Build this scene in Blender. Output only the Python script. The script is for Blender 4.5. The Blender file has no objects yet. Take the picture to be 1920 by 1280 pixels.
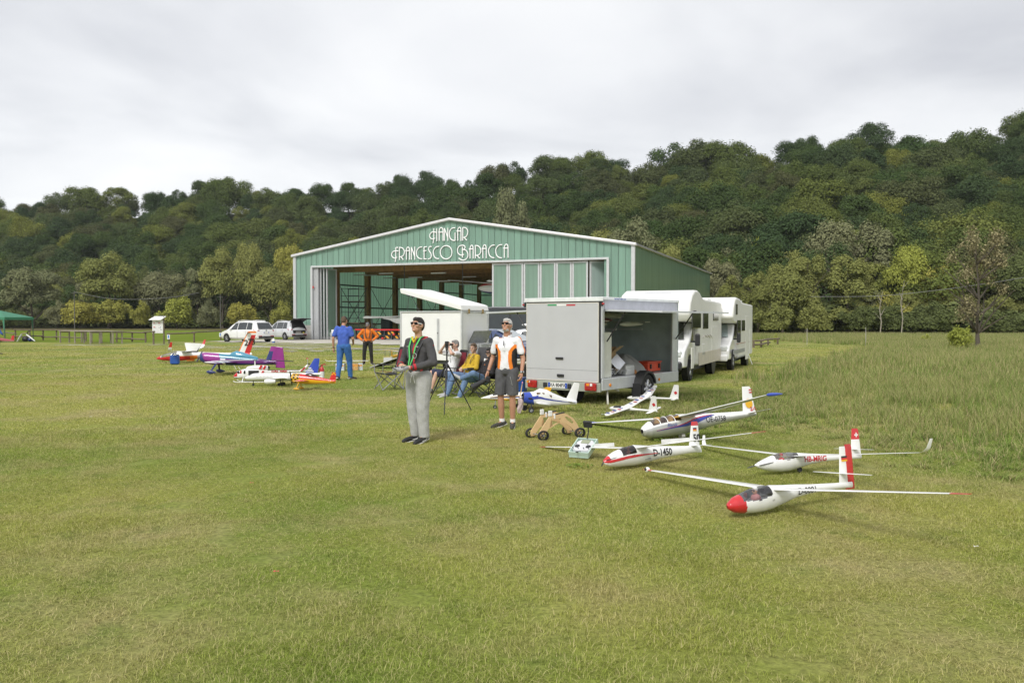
import bpy, bmesh, math, random
import numpy as np
from mathutils import Vector, Matrix, Euler
S = bpy.context.scene
C = S.collection
R = math.radians
PI = math.pi
random.seed(7)
rng = np.random.default_rng(7)
# ------------------------------------------------------------------ camera, sky, sun, exposure
F, EYE, HZ = 1540.0, 1.72, 602.0
TH = math.atan((640 - HZ) / F)
cd = bpy.data.cameras.new('camera'); cam = bpy.data.objects.new('camera', cd); C.objects.link(cam)
cd.sensor_width = 36; cd.lens = 36 * F / 1920; cd.clip_start = .1; cd.clip_end = 4000
cam.location = (0, 0, EYE); cam.rotation_euler = (PI / 2 - TH, 0, 0)
S.camera = cam
W = bpy.data.worlds.new('World'); S.world = W; W.use_nodes = True
SUN_EL, SUN_AZ = R(44), R(-26)      # light travels towards +y and a little to the right
def make_sky():
    nt = W.node_tree; N = nt.nodes; L = nt.links; N.clear()
    out = N.new('ShaderNodeOutputWorld'); bg = N.new('ShaderNodeBackground'); bg.inputs[1].default_value = .1
    sky = N.new('ShaderNodeTexSky'); sky.sky_type = 'NISHITA'; sky.sun_disc = False
    sky.sun_elevation = SUN_EL; sky.sun_rotation = R(180) + SUN_AZ
    tc = N.new('ShaderNodeTexCoord'); sp = N.new('ShaderNodeSeparateXYZ'); L.new(tc.outputs['Generated'], sp.inputs[0])
    ab = N.new('ShaderNodeMath'); ab.operation = 'ABSOLUTE'; L.new(sp.outputs[2], ab.inputs[0])
    ad = N.new('ShaderNodeMath'); ad.inputs[1].default_value = .13; L.new(ab.outputs[0], ad.inputs[0])
    cb = N.new('ShaderNodeCombineXYZ')
    for k in (0, 1):
        dv = N.new('ShaderNodeMath'); dv.operation = 'DIVIDE'; L.new(sp.outputs[k], dv.inputs[0]); L.new(ad.outputs[0], dv.inputs[1]); L.new(dv.outputs[0], cb.inputs[k])
    n1 = N.new('ShaderNodeTexNoise'); n1.inputs['Scale'].default_value = .8; n1.inputs['Detail'].default_value = 5; n1.inputs['Roughness'].default_value = .48; n1.inputs['Distortion'].default_value = .35
    L.new(cb.outputs[0], n1.inputs['Vector'])
    cr = N.new('ShaderNodeValToRGB'); e = cr.color_ramp.elements
    e[0].position = .32; e[0].color = (.64, .65, .685, 1); e[1].position = .66; e[1].color = (1, 1, 1.0, 1)
    m = e.new(.5); m.color = (.87, .878, .895, 1)
    L.new(n1.outputs[0], cr.inputs[0])
    sc = N.new('ShaderNodeVectorMath'); sc.operation = 'SCALE'; sc.inputs['Scale'].default_value = 4.9; L.new(cr.outputs[0], sc.inputs[0])
    mx = N.new('ShaderNodeMix'); mx.data_type = 'RGBA'; mx.inputs[0].default_value = .95
    L.new(sky.outputs[0], mx.inputs[6]); L.new(sc.outputs[0], mx.inputs[7]); L.new(mx.outputs[2], bg.inputs[0]); L.new(bg.outputs[0], out.inputs[0])
make_sky()
sl = bpy.data.lights.new('sun', 'SUN'); sun = bpy.data.objects.new('sun', sl); C.objects.link(sun)
sl.energy = 1.25; sl.angle = R(20); sl.color = (1, .975, .93)
_d = Vector((math.cos(SUN_EL) * math.sin(-SUN_AZ), math.cos(SUN_EL) * math.cos(SUN_AZ), -math.sin(SUN_EL)))
sun.rotation_euler = _d.to_track_quat('-Z', 'Y').to_euler()
S.view_settings.view_transform = 'Standard'; S.view_settings.look = 'None'; S.view_settings.gamma = 1; S.view_settings.use_curve_mapping = False
S.view_settings.exposure = 1.12
S.render.engine = 'CYCLES'; S.cycles.max_bounces = 6; S.cycles.diffuse_bounces = 3; S.cycles.glossy_bounces = 3; S.cycles.transparent_max_bounces = 12; S.cycles.transmission_bounces = 4
S.cycles.use_denoising = True

# ------------------------------------------------------------------ helpers
def ray(px, py):
    a = (px - 960) / F; b = (640 - py) / F
    return np.array([a, math.cos(TH) + b * math.sin(TH), -math.sin(TH) + b * math.cos(TH)])
def G(px, py, z=0.0):                       # the point of the plane at height z seen at a pixel of the photograph
    d = ray(px, py); t = (z - EYE) / d[2]
    return Vector((d[0] * t, d[1] * t, z))
def PD(px, py, Y):                          # the point at depth Y seen at a pixel
    d = ray(px, py); t = Y / d[1]
    return Vector((d[0] * t, Y, EYE + d[2] * t))
_mats = {}
def nd(nt, t, **k):
    n = nt.nodes.new(t)
    for a, b in k.items(): setattr(n, a, b)
    return n
def M(name, col, rough=.5, metal=0., var=.08, ns=6., bump=0., bs=80., spec=.5, coat=0., dirt=0., alpha=1., emit=0., sss=0.):
    if name in _mats: return _mats[name]
    m = bpy.data.materials.new(name); m.use_nodes = True; nt = m.node_tree; b = nt.nodes['Principled BSDF']; L = nt.links
    b.inputs['Roughness'].default_value = rough; b.inputs['Metallic'].default_value = metal; b.inputs['Specular IOR Level'].default_value = spec
    b.inputs['Coat Weight'].default_value = coat; b.inputs['Coat Roughness'].default_value = .08
    tc = nd(nt, 'ShaderNodeTexCoord'); n = nd(nt, 'ShaderNodeTexNoise'); n.inputs['Scale'].default_value = ns; n.inputs['Detail'].default_value = 4
    L.new(tc.outputs['Object'], n.inputs['Vector'])
    mr = nd(nt, 'ShaderNodeMapRange'); mr.inputs[1].default_value = .3; mr.inputs[2].default_value = .7; mr.inputs[3].default_value = 1 - var; mr.inputs[4].default_value = 1 + var
    L.new(n.outputs[0], mr.inputs[0])
    vm = nd(nt, 'ShaderNodeVectorMath', operation='SCALE'); vm.inputs[0].default_value = col; L.new(mr.outputs[0], vm.inputs['Scale'])
    src = vm.outputs[0]
    if dirt:
        n2 = nd(nt, 'ShaderNodeTexNoise'); n2.inputs['Scale'].default_value = ns * .35; n2.inputs['Detail'].default_value = 7; n2.inputs['Roughness'].default_value = .7; L.new(tc.outputs['Object'], n2.inputs['Vector'])
        m2 = nd(nt, 'ShaderNodeMapRange'); m2.inputs[1].default_value = .5; m2.inputs[2].default_value = .78; m2.inputs[4].default_value = dirt; L.new(n2.outputs[0], m2.inputs[0])
        mx = nd(nt, 'ShaderNodeMix', data_type='RGBA'); mx.inputs[7].default_value = (.16, .14, .10, 1); L.new(m2.outputs[0], mx.inputs[0]); L.new(src, mx.inputs[6]); src = mx.outputs[2]
    L.new(src, b.inputs['Base Color'])
    if bump:
        n3 = nd(nt, 'ShaderNodeTexNoise'); n3.inputs['Scale'].default_value = bs; n3.inputs['Detail'].default_value = 3; L.new(tc.outputs['Object'], n3.inputs['Vector'])
        bp = nd(nt, 'ShaderNodeBump'); bp.inputs['Strength'].default_value = bump; bp.inputs['Distance'].default_value = .02; L.new(n3.outputs[0], bp.inputs['Height']); L.new(bp.outputs[0], b.inputs['Normal'])
    if emit:
        b.inputs['Emission Color'].default_value = (*col, 1); b.inputs['Emission Strength'].default_value = emit
    if sss: b.inputs['Subsurface Weight'].default_value = sss; b.inputs['Subsurface Radius'].default_value = (.01, .004, .002)
    _mats[name] = m
    return m
def glass(name, tint=(.8, .85, .85), dark=.5, rough=.03):
    if name in _mats: return _mats[name]
    m = bpy.data.materials.new(name); m.use_nodes = True; nt = m.node_tree; nt.nodes.clear(); L = nt.links
    out = nd(nt, 'ShaderNodeOutputMaterial'); t = nd(nt, 'ShaderNodeBsdfTransparent'); t.inputs[0].default_value = (*[c * dark for c in tint], 1)
    g = nd(nt, 'ShaderNodeBsdfGlossy'); g.inputs['Roughness'].default_value = rough; g.inputs[0].default_value = (1, 1, 1, 1)
    fr = nd(nt, 'ShaderNodeFresnel'); fr.inputs[0].default_value = 1.5
    tc = nd(nt, 'ShaderNodeTexCoord'); n = nd(nt, 'ShaderNodeTexNoise'); n.inputs['Scale'].default_value = 3; L.new(tc.outputs['Object'], n.inputs['Vector'])
    ad = nd(nt, 'ShaderNodeMath', operation='MULTIPLY_ADD'); ad.inputs[1].default_value = .06; L.new(n.outputs[0], ad.inputs[0]); L.new(fr.outputs[0], ad.inputs[2])
    mx = nd(nt, 'ShaderNodeMixShader'); L.new(ad.outputs[0], mx.inputs[0]); L.new(t.outputs[0], mx.inputs[1]); L.new(g.outputs[0], mx.inputs[2]); L.new(mx.outputs[0], out.inputs[0])
    _mats[name] = m
    return m
class MB:
    """collects shapes into one mesh"""
    def __init__(s): s.v = []; s.f = []; s.m = []; s.X = None
    def add(s, vs, fs, mi=0):
        o = len(s.v)
        for v in vs: s.v.append(tuple(s.X @ Vector(v)) if s.X is not None else tuple(v))
        for i, f in enumerate(fs): s.f.append([o + k for k in f]); s.m.append(mi[i] if isinstance(mi, (list, tuple)) else mi)
        return s
    def box(s, c, d, mi=0, rz=0., ry=0., rx=0.):
        E = Euler((rx, ry, rz)).to_matrix(); c = Vector(c)
        vs = [c + E @ Vector((x * d[0] / 2, y * d[1] / 2, z * d[2] / 2)) for x in (-1, 1) for y in (-1, 1) for z in (-1, 1)]
        return s.add(vs, [(0, 1, 3, 2), (4, 6, 7, 5), (0, 4, 5, 1), (2, 3, 7, 6), (0, 2, 6, 4), (1, 5, 7, 3)], mi)
    def bb(s, a, b, mi=0): return s.box([(a[i] + b[i]) / 2 for i in range(3)], [abs(b[i] - a[i]) for i in range(3)], mi)
    def prism(s, poly, a, b, ax='y', mi=0):
        f = {'y': lambda p, t: (p[0], t, p[1]), 'x': lambda p, t: (t, p[0], p[1]), 'z': lambda p, t: (p[0], p[1], t)}[ax]
        n = len(poly)
        return s.add([f(p, a) for p in poly] + [f(p, b) for p in poly], [list(range(n)), list(range(2 * n - 1, n - 1, -1))] + [(i, i + n, (i + 1) % n + n, (i + 1) % n) for i in range(n)], mi)
    def tube(s, a, b, r0, r1=None, n=8, mi=0):
        return s.path([a, b], [r0, r0 if r1 is None else r1], n, mi)
    def path(s, pts, r, n=8, mi=0, flat=1.):
        pts = [Vector(p) for p in pts]; k = len(pts); vs = []; up = None
        for i, p in enumerate(pts):
            t = (pts[min(i + 1, k - 1)] - pts[max(i - 1, 0)]).normalized()
            if up is None: up = Vector((0, 0, 1)) if abs(t.z) < .9 else Vector((1, 0, 0))
            x = t.cross(up).normalized(); y = x.cross(t).normalized(); up = y
            q = r[i] if isinstance(r, (list, tuple)) else r
            vs += [p + x * (q * math.cos(2 * PI * j / n)) + y * (q * flat * math.sin(2 * PI * j / n)) for j in range(n)]
        fs = [(i * n + j, i * n + (j + 1) % n, (i + 1) * n + (j + 1) % n, (i + 1) * n + j) for i in range(k - 1) for j in range(n)]
        fs += [list(range(n - 1, -1, -1)), list(range((k - 1) * n, k * n))]
        return s.add(vs, fs, mi)
    def ell(s, c, r, n=12, mi=0, E=None):
        h = n // 2; vs = []; c = Vector(c)
        for i in range(h + 1):
            a = PI * i / h
            for j in range(n):
                b = 2 * PI * j / n; p = Vector((r[0] * math.sin(a) * math.cos(b), r[1] * math.sin(a) * math.sin(b), r[2] * math.cos(a)))
                vs.append(c + (E @ p if E else p))
        return s.add(vs, [(i * n + j, (i + 1) * n + j, (i + 1) * n + (j + 1) % n, i * n + (j + 1) % n) for i in range(h) for j in range(n)], mi)
    def lathe(s, prof, c=(0, 0, 0), ax='z', n=20, mi=0):
        c = Vector(c); vs = []; k = len(prof)
        for (r, t) in prof:
            for j in range(n):
                a = 2 * PI * j / n; p, q = r * math.cos(a), r * math.sin(a)
                vs.append(c + Vector({'z': (p, q, t), 'y': (p, t, q), 'x': (t, p, q)}[ax]))
        return s.add(vs, [(i * n + j, i * n + (j + 1) % n, (i + 1) * n + (j + 1) % n, (i + 1) * n + j) for i in range(k - 1) for j in range(n)], mi)
    def loft(s, rings, mi=0, caps=True, closed=True):
        n = len(rings[0]); k = len(rings); vs = [p for r in rings for p in r]; J = n if closed else n - 1
        fs = [(i * n + j, i * n + (j + 1) % n, (i + 1) * n + (j + 1) % n, (i + 1) * n + j) for i in range(k - 1) for j in range(J)]
        ms = [mi(i / (k - 1), j / n, i, j) if callable(mi) else mi for i in range(k - 1) for j in range(J)]
        if caps: fs += [list(range(n - 1, -1, -1)), list(range((k - 1) * n, k * n))]; ms += [ms[0], ms[-1]]
        return s.add(vs, fs, ms)
    def build(s, name, mats, parent=None, smooth=0, bevel=0., seg=2, norm=True):
        me = bpy.data.meshes.new(name); me.from_pydata(s.v, [], s.f); me.update()
        mats = mats if isinstance(mats, (list, tuple)) else [mats]
        for m in mats: me.materials.append(m)
        me.polygons.foreach_set('material_index', s.m)
        if norm:
            b = bmesh.new(); b.from_mesh(me); bmesh.ops.remove_doubles(b, verts=b.verts, dist=1e-6); bmesh.ops.recalc_face_normals(b, faces=b.faces); b.to_mesh(me); b.free()
        if smooth:
            me.polygons.foreach_set('use_smooth', [True] * len(me.polygons)); me.set_sharp_from_angle(angle=R(smooth))
        o = bpy.data.objects.new(name, me); C.objects.link(o); o.parent = parent
        if bevel:
            mo = o.modifiers.new('bevel', 'BEVEL'); mo.width = bevel; mo.segments = seg; mo.limit_method = 'ANGLE'; mo.angle_limit = R(35)
        return o
def tag(o, label=None, cat=None, group=None, kind=None):
    for k, v in (('label', label), ('category', cat), ('group', group), ('kind', kind)):
        if v: o[k] = v
    return o
def thing(name, label, cat, loc=(0, 0, 0), rz=0., group=None, scale=1.):
    o = bpy.data.objects.new(name, None); C.objects.link(o); o.empty_display_size = .2
    o.location = loc; o.rotation_euler = (0, 0, rz); o.scale = (scale,) * 3
    return tag(o, label, cat, group)
def copy_tree(o, parent=None):
    c = o.copy(); C.objects.link(c); c.parent = parent
    for ch in list(o.children): copy_tree(ch, c)
    return c
def text(name, body, size, mat, parent, loc, rot, depth=.002, shear=0., xs=1., align='CENTER', bold=0.):
    cu = bpy.data.curves.new(name, 'FONT'); cu.body = body; cu.size = size; cu.extrude = depth; cu.align_x = align; cu.align_y = 'CENTER'; cu.shear = shear; cu.offset = bold
    cu.resolution_u = 3
    t = bpy.data.objects.new(name, cu); C.objects.link(t)
    dg = bpy.context.evaluated_depsgraph_get(); me = bpy.data.meshes.new_from_object(t.evaluated_get(dg)); me.name = name
    bpy.data.objects.remove(t); bpy.data.curves.remove(cu)
    me.materials.clear(); me.materials.append(mat)
    o = bpy.data.objects.new(name, me); C.objects.link(o); o.parent = parent; o.location = loc; o.rotation_euler = rot; o.scale = (xs, 1, 1)
    return o
def lerp(a, b, t): return a + (b - a) * t
def interp(x, pts):
    xs = [p[0] for p in pts]
    return float(np.interp(x, xs, [p[1] for p in pts]))
def vnoise(x, y, s=0):                       # smooth value noise, numpy
    x = np.asarray(x, float) + 31.7 * s; y = np.asarray(y, float) - 17.3 * s
    xi = np.floor(x).astype(int); yi = np.floor(y).astype(int); u = x - xi; v = y - yi; u = u * u * (3 - 2 * u); v = v * v * (3 - 2 * v)
    h = lambda a, b: ((np.sin(a * 127.1 + b * 311.7 + s * 74.7) * 43758.5453) % 1.0)
    return (h(xi, yi) * (1 - u) + h(xi + 1, yi) * u) * (1 - v) + (h(xi, yi + 1) * (1 - u) + h(xi + 1, yi + 1) * u) * v
# ------------------------------------------------------------------ ground, fields, hill
def lawn_colour(nt, L, pos, dry=1.):
    def noise(sc, det, rough=.55):
        n = nd(nt, 'ShaderNodeTexNoise'); n.inputs['Scale'].default_value = sc; n.inputs['Detail'].default_value = det; n.inputs['Roughness'].default_value = rough; L.new(pos, n.inputs['Vector']); return n.outputs[0]
    def ramp(src, a, b, hi=1.):
        m = nd(nt, 'ShaderNodeMapRange'); m.inputs[1].default_value = a; m.inputs[2].default_value = b; m.inputs[4].default_value = hi; L.new(src, m.inputs[0]); return m.outputs[0]
    def mix(f, a, b):
        m = nd(nt, 'ShaderNodeMix', data_type='RGBA')
        L.new(f, m.inputs[0])
        for k, c in ((6, a), (7, b)):
            if isinstance(c, tuple): m.inputs[k].default_value = (*c, 1)
            else: L.new(c, m.inputs[k])
        return m.outputs[2]
    c = mix(ramp(noise(.15, 4), .36, .57), (.166, .260, .034), (.338, .348, .078))
    c = mix(ramp(noise(.55, 6, .62), .47, .67, .8 * dry), c, (.430, .365, .175))
    c = mix(ramp(noise(1.9, 4, .6), .54, .72, .6), c, (.158, .230, .040))
    c = mix(ramp(noise(14, 5, .7), .35, .75, .35), c, (.350, .345, .125))
    return c
def grass_ground(name, dry=1., bump=.6):
    m = bpy.data.materials.new(name); m.use_nodes = True; nt = m.node_tree; b = nt.nodes['Principled BSDF']; L = nt.links
    b.inputs['Roughness'].default_value = .95; b.inputs['Specular IOR Level'].default_value = .1
    g = nd(nt, 'ShaderNodeNewGeometry'); c = lawn_colour(nt, L, g.outputs['Position'], dry)
    n = nd(nt, 'ShaderNodeTexNoise'); n.inputs['Scale'].default_value = 22; n.inputs['Detail'].default_value = 6; n.inputs['Roughness'].default_value = .75; L.new(g.outputs['Position'], n.inputs['Vector'])
    mr = nd(nt, 'ShaderNodeMapRange'); mr.inputs[1].default_value = .3; mr.inputs[2].default_value = .7; mr.inputs[3].default_value = .40; mr.inputs[4].default_value = 1.15; L.new(n.outputs[0], mr.inputs[0])
    vm = nd(nt, 'ShaderNodeVectorMath', operation='SCALE'); L.new(c, vm.inputs[0]); L.new(mr.outputs[0], vm.inputs['Scale']); L.new(vm.outputs[0], b.inputs['Base Color'])
    bp = nd(nt, 'ShaderNodeBump'); bp.inputs['Strength'].default_value = bump; bp.inputs['Distance'].default_value = .05; L.new(n.outputs[0], bp.inputs['Height']); L.new(bp.outputs[0], b.inputs['Normal'])
    return m
def leafy(name, setup, trans=.25, rough=.75):
    """material for blades and leaves: setup(nt, L) gives the colour socket"""
    m = bpy.data.materials.new(name); m.use_nodes = True; nt = m.node_tree; nt.nodes.clear(); L = nt.links
    out = nd(nt, 'ShaderNodeOutputMaterial'); d = nd(nt, 'ShaderNodeBsdfDiffuse'); t = nd(nt, 'ShaderNodeBsdfTranslucent'); mx = nd(nt, 'ShaderNodeMixShader'); mx.inputs[0].default_value = trans
    c = setup(nt, L); L.new(c, d.inputs[0]); L.new(c, t.inputs[0]); L.new(d.outputs[0], mx.inputs[1]); L.new(t.outputs[0], mx.inputs[2]); L.new(mx.outputs[0], out.inputs[0])
    return m
def attr(nt, n): a = nd(nt, 'ShaderNodeAttribute'); a.attribute_name = n; return a
def mapr(nt, L, src, a, b, c=0., d=1.):
    m = nd(nt, 'ShaderNodeMapRange'); L.new(src, m.inputs[0])
    for i, v in enumerate((a, b, c, d)): m.inputs[i + 1].default_value = v
    return m.outputs[0]
def mixc(nt, L, f, a, b):
    m = nd(nt, 'ShaderNodeMix', data_type='RGBA')
    if isinstance(f, float): m.inputs[0].default_value = f
    else: L.new(f, m.inputs[0])
    for k, c in ((6, a), (7, b)):
        if isinstance(c, tuple): m.inputs[k].default_value = (*c, 1)
        else: L.new(c, m.inputs[k])
    return m.outputs[2]
def scale_c(nt, L, c, f):
    v = nd(nt, 'ShaderNodeVectorMath', operation='SCALE'); L.new(c, v.inputs[0]); L.new(f, v.inputs['Scale']); return v.outputs[0]
GRASS = grass_ground('grass_ground')
def sheet(name, pts, z, mat):
    mb = MB(); mb.add([(p[0], p[1], z) for p in pts], [list(range(len(pts)))]); o = mb.build(name, mat, norm=False)
    return tag(o, kind='structure')
sheet('ground', [(-1500, -60), (1500, -60), (1500, 2400), (-1500, 2400)], 0, GRASS)
# bright crop field beyond the fence on the left
def crop_c(nt, L):
    g = nd(nt, 'ShaderNodeNewGeometry'); n = nd(nt, 'ShaderNodeTexNoise'); n.inputs['Scale'].default_value = .35; n.inputs['Detail'].default_value = 8; L.new(g.outputs['Position'], n.inputs['Vector'])
    return mixc(nt, L, mapr(nt, L, n.outputs[0], .35, .65), (.12, .19, .022), (.20, .23, .05))
CROP = leafy('crop', crop_c, .1)
sheet('crop_field', [(-400, 66.5), (-31, 66.5), (-24.5, 72), (-23, 84), (-22, 110), (-30, 150), (-420, 175)], .006, CROP)
def meadow_c(nt, L):
    g = nd(nt, 'ShaderNodeNewGeometry'); n = nd(nt, 'ShaderNodeTexNoise'); n.inputs['Scale'].default_value = .5; n.inputs['Detail'].default_value = 8; n.inputs['Roughness'].default_value = .7; L.new(g.outputs['Position'], n.inputs['Vector'])
    return mixc(nt, L, mapr(nt, L, n.outputs[0], .35, .65), (.085, .085, .03), (.18, .16, .075))
sheet('meadow', [(-420, 175.4), (-30, 150.4), (-20, 200), (-160, 330), (-420, 330)], .006, leafy('meadow_dry', meadow_c, .1))
# gravel apron in front of the hangar, ragged edge, with stray patches
GRAVEL = M('gravel', (.50, .47, .41), .95, var=.3, ns=7, bump=.8, bs=30, dirt=.35)
HO, HPSI = Vector((-20.486, 77.899, 0)), -.373
HX = Vector((math.cos(HPSI), math.sin(HPSI), 0)); HY = Vector((-HX.y, HX.x, 0))
def hw(x, y, z=0.): return HO + HX * x + HY * y + Vector((0, 0, z))
ed = []
for i in range(70):
    t = i / 69; x = lerp(-2.5, 36, t); ed.append(hw(x, -(11.5 + 2.2 * math.sin(i * 1.7) * random.random() + 1.6 * (random.random() - .5) - 3.6 * max(0, .12 - t) * 6)))
sheet('gravel_apron', ed + [hw(36, -.02), hw(-2.5, -.02)], .010, GRAVEL)
def blob(c, rx, ry, a, n=22):
    return [(c.x + math.cos(a) * rx * q * math.cos(w) - math.sin(a) * ry * q * math.sin(w), c.y + math.sin(a) * rx * q * math.cos(w) + math.cos(a) * ry * q * math.sin(w)) for w, q in [(2 * PI * k / n, .55 + .7 * random.random()) for k in range(n)]]
for px, py, rx, ry in [(372, 648, 1.5, .35), (425, 651, 2.6, .45), (392, 653, 1.2, .3), (500, 650, 2.2, .5), (545, 652, 2.5, .45), (590, 650, 2.4, .5), (560, 646, 2.4, .6), (300, 646, .7, .3), (283, 646.5, .5, .25), (160, 647, 2.9, .55), (196, 647.5, 2.2, .4), (650, 655, 1.8, .35), (520, 645.5, 2, .5), (610, 657, 1.1, .25), (455, 655.5, 1.4, .25), (700, 656, 1.8, .3), (735, 660, 1.2, .22), (715, 663, 1.0, .2)]:
    sheet('gravel_patch', blob(G(px, py), rx, ry, HPSI), .014, GRAVEL)
rp = random.Random(4)
for k in range(46):
    px = rp.uniform(470, 775); py = rp.uniform(645, 660); sheet('gravel_patch', blob(G(px, py), rp.uniform(.3, 1.5) * (1.25 - (py - 645) / 18), rp.uniform(.12, .4), HPSI), .018 + .0005 * k, GRAVEL)
# the wooded hill
CREST = [(-900, 400), (-300, 395), (0, 380), (60, 366), (250, 362), (420, 354), (560, 352), (700, 346), (750, 328), (860, 330), (1000, 304), (1150, 294), (1210, 316), (1320, 290), (1440, 296), (1480, 264), (1560, 242), (1700, 250), (1780, 260), (1870, 222), (1920, 212), (2300, 170), (3000, 170)]
def Yc(u): return interp(u, [(-1.2, 390), (-.65, 360), (-.2, 325), (.1, 290), (.3, 250), (.65, 235), (1.2, 230)])
def Yb(u): return interp(u, [(-1.2, 215), (-.65, 208), (-.27, 200), (0, 165), (.2, 128), (.3, 119), (.65, 112), (1.2, 110)])
def hill_z(u, Y):
    yb, yc = Yb(u), Yc(u); zc = (HZ - interp(960 + F * u, CREST)) / F * yc + EYE - 9.5
    t = (Y - yb) / (yc - yb)
    if t <= 0: return 0.
    if t > 1: return zc - (Y - yc) * .25
    return zc * (t ** 1.15) * (1 - .12 * math.sin(PI * t)) + 1.2 * math.sin(u * 60 + Y * .06) * math.sin(PI * t)
mb = MB(); us = np.linspace(-1.1, 1.1, 90); ts = np.linspace(-.06, 1.5, 34)
mb.add([(u * Y, Y, hill_z(u, Y) - .05) for u in us for Y in [Yb(u) + t * (Yc(u) - Yb(u)) for t in ts]],
       [(i * 34 + j, (i + 1) * 34 + j, (i + 1) * 34 + j + 1, i * 34 + j + 1) for i in range(89) for j in range(33)])
tag(mb.build('hill', M('forest_floor', (.035, .035, .018), .95, var=.4, ns=.2), smooth=60), kind='structure')

# ------------------------------------------------------------------ scatter by geometry nodes (only for masses nobody could count)
def scatter(name, pos, rot, scl, idx, objs):
    col = bpy.data.collections.new(name + '_source')
    for o in objs: col.objects.link(o)
    me = bpy.data.meshes.new(name); n = len(pos); me.vertices.add(n); me.vertices.foreach_set('co', np.asarray(pos, float).ravel())
    for an, ty, d in (('rot', 'FLOAT_VECTOR', rot), ('scl', 'FLOAT_VECTOR', scl)):
        me.attributes.new(an, ty, 'POINT').data.foreach_set('vector', np.asarray(d, float).ravel())
    me.attributes.new('idx', 'INT', 'POINT').data.foreach_set('value', np.asarray(idx, int))
    o = bpy.data.objects.new(name, me); C.objects.link(o)
    ng = bpy.data.node_groups.new(name, 'GeometryNodeTree'); ng.interface.new_socket('Geometry', in_out='INPUT', socket_type='NodeSocketGeometry'); ng.interface.new_socket('Geometry', in_out='OUTPUT', socket_type='NodeSocketGeometry')
    N = ng.nodes; L = ng.links; gi = N.new('NodeGroupInput'); go = N.new('NodeGroupOutput')
    ip = N.new('GeometryNodeInstanceOnPoints'); ci = N.new('GeometryNodeCollectionInfo'); ci.inputs[0].default_value = col; ci.inputs[1].default_value = True; ci.inputs[2].default_value = True
    def na(nm, ty): a = N.new('GeometryNodeInputNamedAttribute'); a.data_type = ty; a.inputs[0].default_value = nm; return a.outputs[0]
    er = N.new('FunctionNodeEulerToRotation'); L.new(na('rot', 'FLOAT_VECTOR'), er.inputs[0])
    L.new(gi.outputs[0], ip.inputs['Points']); L.new(ci.outputs[0], ip.inputs['Instance']); ip.inputs['Pick Instance'].default_value = True
    L.new(na('idx', 'INT'), ip.inputs['Instance Index']); L.new(er.outputs[0], ip.inputs['Rotation']); L.new(na('scl', 'FLOAT_VECTOR'), ip.inputs['Scale']); L.new(ip.outputs[0], go.inputs[0])
    o.modifiers.new('scatter', 'NODES').node_group = ng
    return o
def raw_mesh(name, V, Fc, mats, mi=None, rnd=None, pos01=None, link=True, smooth=False):
    """V (n,3), Fc (m,k) arrays -> object"""
    me = bpy.data.meshes.new(name); k = Fc.shape[1]
    me.vertices.add(len(V)); me.vertices.foreach_set('co', np.ascontiguousarray(V, np.float32).ravel())
    me.loops.add(Fc.size); me.loops.foreach_set('vertex_index', np.ascontiguousarray(Fc, np.int32).ravel())
    me.polygons.add(len(Fc)); me.polygons.foreach_set('loop_start', np.arange(0, Fc.size, k, dtype=np.int32))
    for m in (mats if isinstance(mats, (list, tuple)) else [mats]): me.materials.append(m)
    if mi is not None: me.polygons.foreach_set('material_index', np.asarray(mi, np.int32))
    me.update(calc_edges=True)
    if rnd is not None: me.attributes.new('rnd', 'FLOAT', 'FACE').data.foreach_set('value', np.asarray(rnd, np.float32))
    if pos01 is not None: me.attributes.new('tip', 'FLOAT', 'POINT').data.foreach_set('value', np.asarray(pos01, np.float32))
    o = bpy.data.objects.new(name, me)
    if link: C.objects.link(o)
    return o
def blades(name, n, size, h0, h1, w, mat, seed, lean=.6, seg=2, clump=0, seedhead=0.):
    g = np.random.default_rng(seed)
    if clump:
        c = (g.random((clump, 2)) - .5) * size; xy = c[g.integers(0, clump, n)] + g.normal(0, size * .035, (n, 2))
    else: xy = (g.random((n, 2)) - .5) * size
    h = h0 + (h1 - h0) * g.random(n) ** 1.6; a = g.random(n) * 2 * PI; ln = lean * (.25 + g.random(n)); ww = w * (.6 + .8 * g.random(n))
    V = []; T = []
    dx, dy = np.cos(a), np.sin(a); sx, sy = -dy, dx
    ts = np.linspace(0, 1, seg + 1)
    for t in ts:
        out = h * ln * t ** 2; z = h * t * (1 - .25 * ln * t)
        wd = ww * (1 - t) ** .7 if t < 1 else ww * 0
        for sg in ((-1, 1) if t < 1 else (0,)):
            V.append(np.stack([xy[:, 0] + dx * out + sx * wd * sg, xy[:, 1] + dy * out + sy * wd * sg, z - .004], 1)); T.append(np.full(n, t))
    V = np.stack(V, 1); m = V.shape[1]; T = np.stack(T, 1).reshape(-1)
    fs = []
    for k in range(seg - 1): fs += [[2 * k, 2 * k + 1, 2 * k + 3], [2 * k, 2 * k + 3, 2 * k + 2]]
    fs += [[2 * (seg - 1), 2 * (seg - 1) + 1, 2 * seg]]
    fs = np.array(fs); Fc = (np.arange(n)[:, None, None] * m + fs[None]).reshape(-1, 3)
    rnd = np.repeat(g.random(n), len(fs))
    return raw_mesh(name, V.reshape(-1, 3), Fc, mat, rnd=rnd, pos01=T, link=False)
def lawn_c(nt, L):
    g = nd(nt, 'ShaderNodeNewGeometry'); c = lawn_colour(nt, L, g.outputs['Position']); r = attr(nt, 'rnd').outputs['Fac']
    c = mixc(nt, L, mapr(nt, L, r, .70, .86, 0, .8), c, (.43, .37, .20))
    return scale_c(nt, L, c, mapr(nt, L, r, 0, .7, .55, 1.5))
LAWN = leafy('lawn_blade', lawn_c, .3)
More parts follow.
